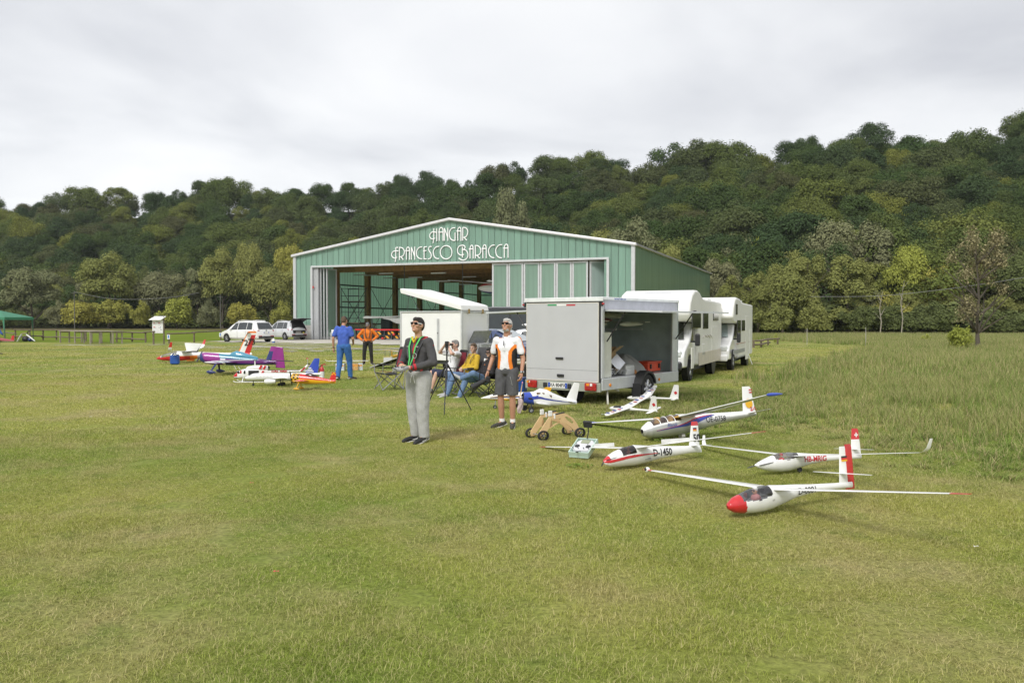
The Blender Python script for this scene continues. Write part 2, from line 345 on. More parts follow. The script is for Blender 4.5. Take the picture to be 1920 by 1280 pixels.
near = [blades('lawn_near_%d' % i, 7600, 1.2, .016, .048, .0016, LAWN, 100 + i, lean=1.7, seg=2) for i in range(5)]
mid = [blades('lawn_mid_%d' % i, 1700, 1.3, .02, .05, .0042, LAWN, 200 + i, lean=1.2, seg=1) for i in range(4)]
far = [blades('lawn_on_%d' % i, 750, 2.1, .02, .055, .011, LAWN, 300 + i, lean=1.2, seg=1) for i in range(3)]
TALL_PX = [(1660, 650), (1560, 677), (1450, 705), (1370, 735), (1335, 762), (1440, 792), (1560, 815), (1680, 850), (1800, 878), (1960, 915), (2100, 945)]
TALL = [tuple(G(*p)[:2]) for p in TALL_PX] + [(30, 6), (70, 20), (75, 100), (20, 100)]
def inside(x, y, poly):
    x = np.asarray(x); r = np.zeros(x.shape, bool); n = len(poly)
    for i in range(n):
        (x0, y0), (x1, y1) = poly[i], poly[(i + 1) % n]
        if y0 != y1: r ^= ((y0 > y) != (y1 > y)) & (x < (x1 - x0) * (y - y0) / (y1 - y0) + x0)
    return r
def grid_pts(y0, y1, step, um=.68):
    P = []
    y = y0
    while y < y1:
        xs = np.arange(-um * y - step, um * y + step, step); P.append(np.stack([xs, np.full(len(xs), y)], 1)); y += step
    P = np.concatenate(P); return P + (rng.random(P.shape) - .5) * step * .5
def edge_dist(P, poly):
    d = np.full(len(P), 1e9)
    for i in range(len(TALL_PX) - 1):
        a, b = np.array(poly[i]), np.array(poly[i + 1]); t = np.clip(((P - a) @ (b - a)) / ((b - a) @ (b - a)), 0, 1); d = np.minimum(d, np.linalg.norm(P - (a + t[:, None] * (b - a)), axis=1))
    return d
def lay(name, objs, P, zs, lab, cat='grass'):
    n = len(P); rot = np.zeros((n, 3)); rot[:, 2] = rng.random(n) * 2 * PI; s = np.ones((n, 3)); s[:, 2] = zs
    o = scatter(name, np.c_[P, np.zeros(n)], rot, s, rng.integers(0, len(objs), n), objs)
    return tag(o, lab, cat, kind='stuff')
P = grid_pts(2.6, 12.5, .98, .74); hz = .55 + .9 * vnoise(P[:, 0] * .5, P[:, 1] * .5, 1) * (.7 + .6 * vnoise(P[:, 0] * .17, P[:, 1] * .17, 2))
lay('lawn_grass', near, P, hz, 'short mown grass of the lawn in the foreground')
P = grid_pts(12.5, 26, 1.1, .7); lay('lawn_grass', mid, P, .6 + .8 * vnoise(P[:, 0] * .4, P[:, 1] * .4, 3), 'short mown grass around the parked model planes and trailers')
P = grid_pts(26, 60, 1.9, .68); P = P[~inside(P[:, 0], P[:, 1], [tuple(hw(-4, -12)[:2]), tuple(hw(38, -12)[:2]), tuple(hw(38, 50)[:2]), tuple(hw(-4, 50)[:2])])]
lay('lawn_grass', far, P, .6 + .8 * vnoise(P[:, 0] * .3, P[:, 1] * .3, 4), 'mown grass in the distance towards the fence and hangar')
# tall uncut meadow on the right
def tall_c(nt, L):
    g = nd(nt, 'ShaderNodeNewGeometry'); n = nd(nt, 'ShaderNodeTexNoise'); n.inputs['Scale'].default_value = .35; n.inputs['Detail'].default_value = 4; L.new(g.outputs['Position'], n.inputs['Vector'])
    c = mixc(nt, L, mapr(nt, L, n.outputs[0], .38, .62), (.160, .250, .050), (.270, .315, .10))
    r = attr(nt, 'rnd').outputs['Fac']; t = attr(nt, 'tip').outputs['Fac']
    c = mixc(nt, L, mapr(nt, L, r, .58, .78, 0, .85), c, (.36, .29, .165))
    c = mixc(nt, L, mapr(nt, L, t, .55, 1, 0, .45), c, (.33, .29, .15))
    return scale_c(nt, L, c, mapr(nt, L, r, 0, .6, .7, 1.35))
TALLM = leafy('tall_blade', tall_c, .3)
tall = [blades('tall_grass_%d' % i, 700, 1.3, .10, .42, .0042, TALLM, 400 + i, lean=.75, seg=3, clump=26) for i in range(4)]
tallf = [blades('tall_grass_far_%d' % i, 520, 2.2, .12, .45, .010, TALLM, 500 + i, lean=.6, seg=2, clump=22) for i in range(3)]
P = grid_pts(6, 24, .92, .8); P = P[inside(P[:, 0], P[:, 1], TALL)]
lay('tall_grass', tall, P, (.50 + .55 * vnoise(P[:, 0] * .5, P[:, 1] * .5, 5) + .014 * (P[:, 1] - 9)) * (.30 + .70 * np.clip(edge_dist(P, TALL) / 2.2, 0, 1)), 'tall uncut green grass on the right beside the gliders', 'tall grass')
P = grid_pts(24, 95, 1.35, .8); P = P[inside(P[:, 0], P[:, 1], TALL)]
lay('tall_grass', tallf, P, .75 + .5 * vnoise(P[:, 0] * .25, P[:, 1] * .25, 6) + .006 * (P[:, 1] - 24), 'tall browning meadow grass on the right reaching to the trees', 'tall grass')
rough_px = [(1110, 745), (1300, 735), (1370, 737), (1450, 795), (1330, 800), (1120, 775)]
P = grid_pts(11, 22, .8, .6); P = P[inside(P[:, 0], P[:, 1], [tuple(G(*p)[:2]) for p in rough_px])]
lay('rough_grass', tall, P, .22 + .25 * vnoise(P[:, 0], P[:, 1], 8), 'rough ankle high grass around the foam planes')
# low broad leaved weeds in the lawn
def clover(name, seed, n=60):
    g = np.random.default_rng(seed); V = []; Fc = []; r = []
    for i in range(n):
        a = g.random() * 2 * PI; d = .16 * math.sqrt(g.random()); c = np.array([d * math.cos(a), d * math.sin(a), .012 + .03 * g.random()]); s = .010 + .014 * g.random(); b = g.random() * 6.28; o = len(V)
        for q in range(5): V.append(c + [s * math.cos(b + q * 1.2566), s * math.sin(b + q * 1.2566) * .7, .006 * g.normal()])
        Fc += [[o, o + 1, o + 2], [o, o + 2, o + 3], [o, o + 3, o + 4]]; r += [g.random()] * 3
    return raw_mesh(name, np.array(V), np.array(Fc), WEED, rnd=r, link=False)
def weed_c(nt, L): return mixc(nt, L, attr(nt, 'rnd').outputs['Fac'], (.17, .27, .05), (.27, .34, .09))
WEED = leafy('weed_leaf', weed_c, .3)
cl = [clover('clover_%d' % i, 600 + i) for i in range(3)]
P = grid_pts(3, 14, .42, .74); P = P[rng.random(len(P)) < .012 * (vnoise(P[:, 0] * .35, P[:, 1] * .35, 9) > .5)]
lay('clover_weeds', cl, P, np.ones(len(P)), 'bright green low weeds dotted through the lawn', 'weeds')
# ------------------------------------------------------------------ trees
def leaf_mat(name, cols, rv=.24):
    def c(nt, L):
        r = attr(nt, 'rnd').outputs['Fac']; oi = nd(nt, 'ShaderNodeObjectInfo')
        cr = nd(nt, 'ShaderNodeValToRGB'); e = cr.color_ramp.elements
        for i, (p, q) in enumerate(cols):
            k = e[i] if i < 2 else e.new(p)
            k.position = p; k.color = (*q, 1)
        cr.color_ramp.interpolation = 'LINEAR'; L.new(oi.outputs['Random'], cr.inputs[0])
        return scale_c(nt, L, cr.outputs[0], mapr(nt, L, r, 0, 1, 1 - rv, 1 + rv))
    return leafy(name, c, .22)
BARK = M('bark', (.09, .075, .055), .9, var=.3, ns=3, bump=.6, bs=20)
LEAF = {'forest': leaf_mat('leaf_forest', [(0, (.056, .088, .034)), (1, (.064, .106, .036)), (.18, (.076, .112, .038)), (.34, (.120, .152, .046)), (.46, (.056, .090, .040)), (.58, (.070, .104, .044)), (.7, (.110, .114, .052)), (.8, (.096, .130, .050)), (.9, (.205, .222, .054))]),
        'olive': leaf_mat('leaf_olive', [(0, (.225, .245, .080)), (1, (.265, .275, .090))]),
        'grey': leaf_mat('leaf_grey', [(0, (.200, .215, .110)), (1, (.235, .235, .125))]),
        'yellow': leaf_mat('leaf_yellow', [(0, (.310, .315, .080)), (1, (.380, .355, .085))]),
        'lime': leaf_mat('leaf_lime', [(0, (.300, .335, .070)), (1, (.33, .355, .078))]),
        'dark': leaf_mat('leaf_dark', [(0, (.125, .155, .058)), (1, (.145, .165, .062))]),
        'brown': leaf_mat('leaf_brown', [(0, (.255, .230, .125)), (1, (.265, .235, .13))], .5)}
def crown_arrays(n, lobes, leaf, g, shell=.45, flat=.8):
    """lobes: (cx,cy,cz,rx,ry,rz); leaf sized quads spread through the lobes' volume"""
    w = np.array([l[3] * l[4] for l in lobes]); w = w / w.sum(); li = g.choice(len(lobes), n, p=w); Lb = np.array(lobes)[li]
    d = g.normal(size=(n, 3)); d /= np.linalg.norm(d, axis=1)[:, None]; d[:, 2] = np.where(d[:, 2] < -.35, -d[:, 2], d[:, 2])
    r = (shell + (1 - shell) * g.random(n) ** .6) * (1 + .10 * g.normal(size=n))
    c = Lb[:, :3] + d * Lb[:, 3:] * r[:, None]
    nrm = d * 1.25 + g.normal(size=(n, 3)) * .45 + [0, 0, .35]; nrm /= np.linalg.norm(nrm, axis=1)[:, None]
    t = np.cross(nrm, g.normal(size=(n, 3))); t /= np.linalg.norm(t, axis=1)[:, None]; b = np.cross(nrm, t)
    s = leaf * (.55 + .9 * g.random(n))[:, None]
    V = np.stack([c - t * s, c + b * s * flat - nrm * s * .25, c + t * s, c - b * s * flat - nrm * s * .25], 1).reshape(-1, 3)
    return V, np.arange(4 * n).reshape(n, 4), g.random(n)
def lobes_for(kind, g):
    L = []
    if kind == 'dome':                                   # broad forest crown
        for i in range(9):
            a = g.random() * 6.28; d = .26 + .10 * g.random(); z = .50 + .26 * g.random(); r = .12 + .08 * g.random(); L.append((d * math.cos(a), d * math.sin(a), z, r, r, r * .9))
        for i in range(4): a = g.random() * 6.28; L.append((.14 * math.cos(a), .14 * math.sin(a), .74 + .12 * g.random(), .13, .13, .12))
        L += [(0, 0, .50, .40, .40, .40), (.03, -.03, .62, .30, .30, .32)]
    elif kind == 'tall':                                 # upright, feathery
        for i in range(16):
            z = .18 + .78 * g.random(); w = .20 * math.sin(PI * min(1, z * .8 + .12)) + .03; a = g.random() * 6.28; L.append((w * math.cos(a), w * math.sin(a), z, .07 + .05 * g.random(), .07 + .05 * g.random(), .10 + .07 * g.random()))
        L += [(0, 0, .5, .17, .17, .36)]
    elif kind == 'round':
        for i in range(18):
            a = g.random() * 6.28; e = math.acos(1 - 1.5 * g.random()); r = .10 + .08 * g.random(); L.append((.33 * math.sin(e) * math.cos(a), .33 * math.sin(e) * math.sin(a), .56 + .32 * math.cos(e), r, r, r * .9))
        L += [(0, 0, .52, .30, .30, .33)]
    elif kind == 'bush':
        for i in range(20):
            a = g.random() * 6.28; d = .46 * math.sqrt(g.random()); r = .08 + .13 * g.random(); L.append((d * math.cos(a) * 1.1, d * math.sin(a), .22 + .62 * g.random() * (1 - d), r, r, r * (1 + .5 * g.random())))
        L += [(0, 0, .25, .40, .40, .28), (.1, .05, .42, .24, .22, .30)]
    elif kind == 'airy':                                 # thin crown with light showing through
        for i in range(26):
            z = .26 + .70 * g.random() ** .9; w = .30 * math.sin(PI * min(1, (z - .12) * .98)) ** .8; a = g.random() * 6.28; d = w * math.sqrt(g.random()); r = .05 + .06 * g.random(); L.append((d * math.cos(a), d * math.sin(a), z, r, r, r * 1.2))
    return L
def limb_mesh(name, kind, g, mat, link=True, limbs=9):
    mb = MB(); top = {'dome': .6, 'tall': .9, 'round': .7, 'bush': .4, 'airy': .88}[kind]; r0 = .022 if kind != 'bush' else .014
    bend = [(.012 * g.normal(), .012 * g.normal()) for _ in range(6)]; pts = []; x = y = 0.
    for i in range(7):
        pts.append((x, y, top * i / 6 - .01)); 
        if i < 6: x += bend[i][0]; y += bend[i][1]
    mb.path(pts, [r0 * (1.35 if i == 0 else 1 - i / 7.5) for i in range(7)], 7)
    for k in range(limbs):
        i = 1 + int(g.random() * 4.9); p = Vector(pts[i]); a = g.random() * 6.28; ln = (.16 + .2 * g.random()); rise = .6 + .6 * g.random()
        q = p + Vector((math.cos(a) * ln * .5, math.sin(a) * ln * .5, ln * .5 * rise)); e = p + Vector((math.cos(a + .2) * ln, math.sin(a + .2) * ln, ln * rise))
        mb.path([p, q, e], [r0 * .42, r0 * .28, r0 * .1], 5)
        mb.path([q, q + Vector((math.cos(a - .9) * ln * .4, math.sin(a - .9) * ln * .4, ln * .4))], [r0 * .2, r0 * .07], 4)
    o = mb.build(name, mat, smooth=60)
    if not link: C.objects.unlink(o)
    return o
# hillside wood: one mass of instanced crowns
srcs = []
NSRC = 12
for i in range(NSRC):
    g = np.random.default_rng(900 + i); kind = ('dome', 'dome', 'dome', 'round', 'dome', 'dome', 'dome', 'round', 'dome', 'round', 'dome', 'dome')[i]
    V, Fc, r = crown_arrays(14000, lobes_for(kind, g), .0108, g, .5); nl = len(Fc)
    tv = np.array([(.022 * c * (1 - z), .022 * s * (1 - z) + .02 * z, z) for z in (-.25, .25, .7) for c, s in ((1, 0), (0, 1), (-1, 0), (0, -1))]); tf = np.array([[a * 4 + b, a * 4 + (b + 1) % 4, a * 4 + 4 + (b + 1) % 4, a * 4 + 4 + b] for a in (0, 1) for b in range(4)]) + len(V)
    srcs.append(raw_mesh('hill_crown_%02d' % i, np.concatenate([V, tv]), np.concatenate([Fc, tf]), [LEAF['forest'], BARK], mi=[0] * nl + [1] * 8, rnd=np.concatenate([r, np.zeros(8)]), link=False))
pos = []; scl = []; Y0 = 0
gf = np.random.default_rng(55)
u = -.80
for u in np.arange(-.82, .82, .0255):
    yb, yc = Yb(u), Yc(u); Y = yb + 6
    while Y < yc + 6:
        uu = u + (gf.random() - .5) * .021; yy = Y + (gf.random() - .5) * 4
        h = 10 + 9 * gf.random() ** 1.3
        if yy > yc - 8: h *= .85 + .4 * gf.random()
        pos.append((uu * yy, yy, hill_z(uu, yy) - 2.2 - .14 * h)); w = h * (.72 + .38 * gf.random()); scl.append((w, w, h)); Y += 7.2 + 3.8 * gf.random()
n = len(pos); rot = np.zeros((n, 3)); rot[:, 2] = gf.random(n) * 6.28; rot[:, :2] = gf.normal(0, .06, (n, 2))
tag(scatter('hillside_forest', pos, rot, scl, gf.integers(0, NSRC, n), srcs), 'dense mixed deciduous wood covering the whole hillside', 'forest', kind='stuff')
# undergrowth along the wood's foot
V, Fc, r = crown_arrays(1500, lobes_for('bush', np.random.default_rng(3)), .05, np.random.default_rng(4), .5)
ub = [raw_mesh('undergrowth_source', V, Fc, LEAF['dark'], rnd=r, link=False)]
pos = []; scl = []
for u in np.arange(-.75, .75, .0052):
    yb = Yb(u) - 5 - 3 * gf.random(); h = 2.2 + 2.4 * gf.random() * (1 + .4 * math.sin(u * 37)); pos.append((u * yb, yb, -.1)); scl.append((h * 1.5, h * 1.3, h))
n = len(pos); rot = np.zeros((n, 3)); rot[:, 2] = gf.random(n) * 6.28
tag(scatter('undergrowth', pos, rot, scl, np.zeros(n), ub), 'dark bramble undergrowth along the foot of the wood', 'undergrowth', kind='stuff')
# lighter fringe of young growth at the wood's foot
fr_ = []
for i in range(6):
    g = np.random.default_rng(70 + i); V, Fc, r = crown_arrays(11000, lobes_for(('round', 'bush', 'tall', 'dome', 'bush', 'round')[i], g), .0135, g, .45); fr_.append(raw_mesh('fringe_%d' % i, V, Fc, LEAF[('olive', 'grey', 'grey', 'olive', 'yellow', 'olive')[i]], rnd=r, link=False))
pos = []; scl = []
for u in np.arange(-.72, .72, .0105):
    for k in (0, 1):
        yb = Yb(u) + (-2 if k else 6) + 4 * gf.random(); h = (3.2 + 3.2 * gf.random()) if k else (6 + 5.5 * gf.random()); uu = u + .006 * gf.random(); pos.append((uu * yb, yb, -.3 + max(0, hill_z(uu, yb) - .5))); w = h * (.75 + .4 * gf.random()) * (1.1 if k else .9); scl.append((w, w, h))
n = len(pos); rot = np.zeros((n, 3)); rot[:, 2] = gf.random(n) * 6.28
tag(scatter('woodland_fringe', pos, rot, scl, gf.integers(0, 6, n), fr_), 'lighter young growth filling the foot of the wood', 'undergrowth', kind='stuff')
# trees that can be told apart
_src = {}
def tree_src(kind, leaf, var, n, ls, shell):
    k = (kind, leaf, var)
    if k not in _src:
        g = np.random.default_rng(hash((kind, var)) % 1000 if False else sum(map(ord, kind)) * 7 + var)
        V, Fc, r = crown_arrays(n, lobes_for(kind, g), ls, g, shell)
        cr = raw_mesh('crown', V, Fc, LEAF[leaf], rnd=r, link=False); tr = limb_mesh('trunk', kind, g, BARK, link=False, limbs=26 if kind == 'airy' else 9)
        _src[k] = (cr.data, tr.data)
    return _src[k]
def tree(px, top, wid, D, kind, leaf, label, name='tree', base=0., var=0, n=3600, ls=.026, shell=.42, group='trees along the edge of the wood'):
    x = (px - 960) / F * D; h = (HZ - top) / F * D + EYE - base; w = wid / F * D
    wr = {'dome': .86, 'tall': .52, 'round': .86, 'bush': 1.2, 'airy': .74}[kind]
    cr, tr = tree_src(kind, leaf, var, n, ls, shell)
    t = thing(name, label, 'bush' if 'bush' in name else 'tree', (x, D, base - .05), random.random() * 6.28, group); t.scale = (w / wr, w / wr, h)
    for nm, me in (('trunk', tr), ('crown', cr)):
        o = bpy.data.objects.new(nm, me); C.objects.link(o); o.parent = t
    return t
TREES = [  # px, top, width, depth, kind, leaf, var, label
 (62, 492, 105, 190, 'round', 'grey', 0, 'big greyish brown round tree above the green gazebo'),
 (8, 540, 60, 196, 'dome', 'dark', 0, 'dark tree at the left edge of the photograph'),
 (205, 474, 108, 192, 'round', 'olive', 1, 'tall dull olive tree left of the noticeboard'),
 (300, 500, 84, 196, 'dome', 'grey', 1, 'pale olive tree directly above the white noticeboard'),
 (372, 502, 48, 198, 'tall', 'grey', 2, 'slim silvery tree between the noticeboard and the white cars'),
 (418, 466, 84, 192, 'round', 'olive', 2, 'tall olive tree behind the front of the white minivan'),
 (466, 448, 70, 205, 'dome', 'olive', 3, 'high crowned olive tree above the white minivan'),
 (510, 492, 86, 190, 'dome', 'olive', 1, 'olive tree just left of the hangar corner'),
 (548, 450, 60, 205, 'dome', 'yellow', 2, 'yellow green tree rising beside the hangar left eave'),
 (108, 556, 46, 184, 'bush', 'grey', 0, 'small grey bush right of the gazebo'),
 (150, 548, 92, 183, 'bush', 'yellow', 1, 'broad yellow green bush behind the long fence'),
 (206, 543, 80, 186, 'bush', 'yellow', 2, 'yellow green bush left of the noticeboard post'),
 (264, 556, 40, 182, 'bush', 'yellow', 0, 'small yellow bush just left of the noticeboard'),
 (332, 540, 82, 181, 'bush', 'lime', 1, 'bright yellow bush right of the noticeboard'),
 (386, 558, 54, 182, 'bush', 'grey', 2, 'silver grey bush above the low fence rail'),
 (452, 556, 62, 182, 'bush', 'yellow', 3, 'yellowing bush behind the white minivan'),
 (527, 558, 60, 184, 'bush', 'yellow', 0, 'pale yellow bush behind the car with open tailgate'),
 (25, 568, 70, 182, 'bush', 'dark', 1, 'dark bush behind the green gazebo'),
 (262, 505, 50, 204, 'tall', 'dark', 1, 'narrow dark tree between the olive trees'),
 (960, 350, 78, 205, 'round', 'grey', 3, 'pale willow like crown above the hangar ridge'),
 (1190, 412, 120, 150, 'round', 'grey', 1, 'pale grey green tree behind the hangar right corner'),
 (1130, 418, 80, 156, 'dome', 'olive', 0, 'olive tree behind the hangar right roof slope'),
 (1262, 452, 80, 142, 'dome', 'olive', 2, 'olive tree behind the hangar side wall'),
 (1345, 485, 86, 124, 'round', 'grey', 2, 'grey green tree right of the hangar far corner'),
 (1385, 424, 82, 145, 'round', 'grey', 0, 'silvery rounded tree above the rear camper'),
 (1424, 434, 52, 140, 'dome', 'lime', 3, 'small yellow topped tree above the rear camper'),
 (1372, 522, 58, 108, 'tall', 'olive', 0, 'thin upright olive tree behind the front camper roof'),
 (1420, 515, 62, 106, 'tall', 'olive', 1, 'upright olive poplar right above the rear camper roof'),
 (1468, 488, 92, 107, 'dome', 'olive', 3, 'bushy olive tree right of the rear camper'),
 (1512, 478, 74, 108, 'tall', 'olive', 2, 'tall feathery poplar in the middle of the right wood edge'),
 (1560, 415, 130, 128, 'round', 'grey', 3, 'large grey leaved poplar on the right wood edge'),
 (1590, 482, 84, 108, 'tall', 'olive', 3, 'broad feathery poplar left of the pale bare trunk'),
 (1640, 428, 96, 130, 'tall', 'grey', 1, 'tall grey poplar left of the yellow green tree'),
 (1702, 448, 86, 118, 'dome', 'lime', 0, 'bright yellow green tree in the right wood edge'),
 (1765, 424, 110, 138, 'round', 'olive', 0, 'olive green tree behind the lone brown tree'),
 (1760, 490, 76, 116, 'dome', 'yellow', 3, 'mustard yellow tree left of the lone brown tree'),
 (1905, 470, 110, 112, 'round', 'dark', 2, 'dark green tree at the right edge of the photograph'),
 (1668, 552, 96, 104, 'bush', 'dark', 2, 'dark bush right of the olive poplars'),
 (1750, 556, 92, 103, 'bush', 'dark', 0, 'dark bush behind the small yellow bush'),
 (1610, 560, 76, 104, 'bush', 'dark', 3, 'dark bush under the feathery poplars'),
 (1875, 572, 100, 103, 'bush', 'dark', 1, 'low dark bush right of the lone tree'),
 (1450, 560, 80, 103, 'bush', 'olive', 0, 'olive scrub just right of the rear camper'),
 (1530, 556, 84, 103, 'bush', 'olive', 1, 'olive scrub below the feathery poplars'),
]
for px, top, wd, D, kind, leaf, var, lab in TREES:
    tree(px, top, wd, D, kind, leaf, lab, 'bush' if kind == 'bush' else 'tree', 0., var, n=8500 if kind == "bush" else 15000, ls=.020 if kind == "bush" else (.0112 if kind == "tall" else .0122))
tree(1834, 432, 132, 50, 'airy', 'brown', 'lone tree with thin browning crown and dark trunk standing in the meadow', 'tree', 0., 4, n=5200, ls=.0085, shell=.05, group=None)
tree(1802, 598, 54, 47.5, 'bush', 'lime', 'bright yellow green bush beside the lone brown tree', 'bush', 0., 5, n=2600, ls=.028, group=None)
for px, top, w, D in ((1454, 621, 9, 62), (1735, 623, 20, 66)): tree(px, top, w, D, 'bush', 'lime', 'tiny yellow sapling ' + ('right of the rear camper' if px < 1500 else 'at the wood edge left of the yellow bush'), 'bush', 0., 6, n=350, ls=.06, group=None)
# bare pale trunks at the wood edge
for px, top, D, lab in ((1650, 545, 100, 'bare pale dead trunk at the right wood edge'), (1690, 525, 101, 'second bare pale dead trunk, right of the first')):
    mb = MB(); g = np.random.default_rng(px); x = (px - 960) / F * D; h = (HZ - top) / F * D + EYE
    mb.path([(0, 0, 0), (.15, 0, h * .3), (-.1, 0, h * .6), (.35, .1, h)], [.08, .065, .05, .015], 7)
    for k in range(6):
        z = h * (.35 + .1 * k); a = g.random() * 6.28; mb.path([(.1, 0, z), (.1 + .8 * math.cos(a), .8 * math.sin(a), z + .9)], [.04, .012], 5)
    o = tag(mb.build('dead_tree', M('dead_wood', (.30, .27, .22), .9, var=.2), smooth=60), lab, 'dead tree', 'dead trunks'); o.location = (x, D, 0)
# ------------------------------------------------------------------ hangar
HWD, HLN, EAVE, RIDGE = 32.444, 43.9, 7.87, 10.57
def poly_mat(name, col, tr=.16, rib=0., tl=.55):
    m = bpy.data.materials.new(name); m.use_nodes = True; nt = m.node_tree; nt.nodes.clear(); L = nt.links
    out = nd(nt, 'ShaderNodeOutputMaterial'); tc = nd(nt, 'ShaderNodeTexCoord'); n = nd(nt, 'ShaderNodeTexNoise'); n.inputs['Scale'].default_value = 1.2; n.inputs['Detail'].default_value = 5
    mp = nd(nt, 'ShaderNodeMapping'); mp.inputs['Scale'].default_value = (2.5, 2.5, .12); L.new(tc.outputs['Object'], mp.inputs[0]); L.new(mp.outputs[0], n.inputs['Vector'])
    oi = nd(nt, 'ShaderNodeObjectInfo'); mu = nd(nt, 'ShaderNodeMath', operation='MULTIPLY_ADD'); mu.inputs[1].default_value = .12; mu.inputs[2].default_value = -.06; L.new(oi.outputs['Random'], mu.inputs[0])
    ad = nd(nt, 'ShaderNodeMath', operation='ADD'); L.new(mapr(nt, L, n.outputs[0], .3, .7, .90, 1.10), ad.inputs[0]); L.new(mu.outputs[0], ad.inputs[1])
    v = nd(nt, 'ShaderNodeVectorMath', operation='SCALE'); v.inputs[0].default_value = col; L.new(ad.outputs[0], v.inputs['Scale']); c = v.outputs[0]
    if rib:
        wv = nd(nt, 'ShaderNodeTexWave', bands_direction='Y'); wv.inputs['Scale'].default_value = rib; wv.inputs['Distortion'].default_value = .0; L.new(tc.outputs['Object'], wv.inputs['Vector'])
        c = scale_c(nt, L, c, mapr(nt, L, wv.outputs[1], .0, .25, .72, 1.0))
    d = nd(nt, 'ShaderNodeBsdfDiffuse'); t = nd(nt, 'ShaderNodeBsdfTranslucent'); a = nd(nt, 'ShaderNodeBsdfTransparent'); g = nd(nt, 'ShaderNodeBsdfGlossy'); g.inputs['Roughness'].default_value = .18
    L.new(c, d.inputs[0]); L.new(c, t.inputs[0]); a.inputs[0].default_value = (.6, .9, .75, 1)
    m1 = nd(nt, 'ShaderNodeMixShader'); m1.inputs[0].default_value = tl; L.new(d.outputs[0], m1.inputs[1]); L.new(t.outputs[0], m1.inputs[2])
    m2 = nd(nt, 'ShaderNodeMixShader'); m2.inputs[0].default_value = tr; L.new(m1.outputs[0], m2.inputs[1]); L.new(a.outputs[0], m2.inputs[2])
    fr = nd(nt, 'ShaderNodeFresnel'); fr.inputs[0].default_value = 1.45; m3 = nd(nt, 'ShaderNodeMixShader'); L.new(fr.outputs[0], m3.inputs[0]); L.new(m2.outputs[0], m3.inputs[1]); L.new(g.outputs[0], m3.inputs[2]); L.new(m3.outputs[0], out.inputs[0])
    _mats[name] = m
    return m
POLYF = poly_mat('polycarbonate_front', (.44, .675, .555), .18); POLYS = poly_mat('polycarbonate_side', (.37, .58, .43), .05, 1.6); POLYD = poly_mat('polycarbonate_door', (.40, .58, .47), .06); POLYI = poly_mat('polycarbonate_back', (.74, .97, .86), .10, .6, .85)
ALU = M('aluminium_trim', (.55, .56, .57), .45, .3, var=.06, ns=3); STEEL = M('dark_steel', (.09, .095, .10), .5, .4)
TIMBER = M('glulam', (.36, .20, .075), .6, var=.22, ns=4, bump=.2, bs=25); CONC = M('concrete', (.36, .35, .32), .9, var=.18, ns=2, bump=.4, bs=14, dirt=.4); WHITE = M('white_letter', (.85, .85, .85), .5, var=.03)
hg = thing('hangar', 'large green translucent hangar with white art deco lettering and open folding doors', 'hangar', HO, HPSI)
def hloc(px, py, y=0.):                     # pixel -> x, z on the hangar's plane at depth y
    d = ray(px, py); o = Vector((0, 0, EYE)) - (HO + HY * y); dv = Vector(d); t = -o.dot(HY) / dv.dot(HY); p = o + dv * t
    return p.dot(HX), p.z
def rz_(x): return EAVE + (RIDGE - EAVE) * (1 - abs(x - HWD / 2) / (HWD / 2))
XL, ZT = hloc(588, 503); XR, ZT2 = hloc(1138, 497); ZT = 6.72
PW = HWD / 54
for i in range(54):
    x0, x1 = i * PW + .022, (i + 1) * PW - .022
    for zb in ((ZT + .16,) if XL < (x0 + x1) / 2 < XR else (1.35,)):
        pts = [(x0, zb), (x1, zb), (x1, rz_(x1) - .06)] + ([(HWD / 2, RIDGE - .06)] if x0 < HWD / 2 < x1 else []) + [(x0, rz_(x0) - .06)]
        mb = MB(); mb.prism(pts, -.03 - .008 * (i % 2), .0, 'y'); mb.build('wall_panel', POLYF, hg)
mb = MB()
for i in range(1, 54):
    x = i * PW; zb = ZT + .16 if XL < x < XR else 1.35; mb.bb((x - .03, .002, zb), (x + .03, .05, rz_(x) - .07))
mb.build('panel_rail', POLYI, hg)
for xa, xb in ((0, XL - .01), (XR + .01, HWD)):
    mb = MB(); mb.bb((xa, -.14, 0), (xb, .12, 1.34)); mb.build('plinth', CONC, hg, bevel=.02)
mb = MB(); s = (RIDGE - EAVE) / (HWD / 2)
for x0, x1 in ((-.3, HWD / 2), (HWD + .3, HWD / 2)):
    z0, z1 = rz_(x0), rz_(x1); mb.add([(x0, -.35, z0 - .08), (x1, -.35, z1 - .08), (x1, -.35, z1 + .15), (x0, -.35, z0 + .15), (x0, .1, z0 - .08), (x1, .1, z1 - .08), (x1, .1, z1 + .15), (x0, .1, z0 + .15)], [(0, 1, 2, 3), (7, 6, 5, 4), (0, 4, 5, 1), (3, 2, 6, 7), (0, 3, 7, 4), (1, 5, 6, 2)])
mb.build('verge_trim', M('roof_trim', (.66, .65, .67), .4, .2), hg, bevel=.05)
for x in (-.02, HWD + .02):
    mb = MB(); mb.box((x, -.05, EAVE / 2), (.30, .26, EAVE)); mb.build('corner_post', ALU, hg, bevel=.02)
mb = MB(); mb.bb((XL - .2, -.22, ZT), (XR + .2, .1, ZT + .17)); mb.build('door_header', ALU, hg, bevel=.02)
for x in (XL - .12, XR + .12):
    mb = MB(); mb.box((x, -.08, ZT / 2), (.22, .3, ZT - .004)); mb.build('door_post', ALU, hg, bevel=.02)
mb = MB(); mb.bb((XL, .0, 0), (XL + .5, .9, ZT - .02)); mb.build('door_pocket', M('grey_sheet', (.42, .43, .44), .5, .2), hg, bevel=.02)
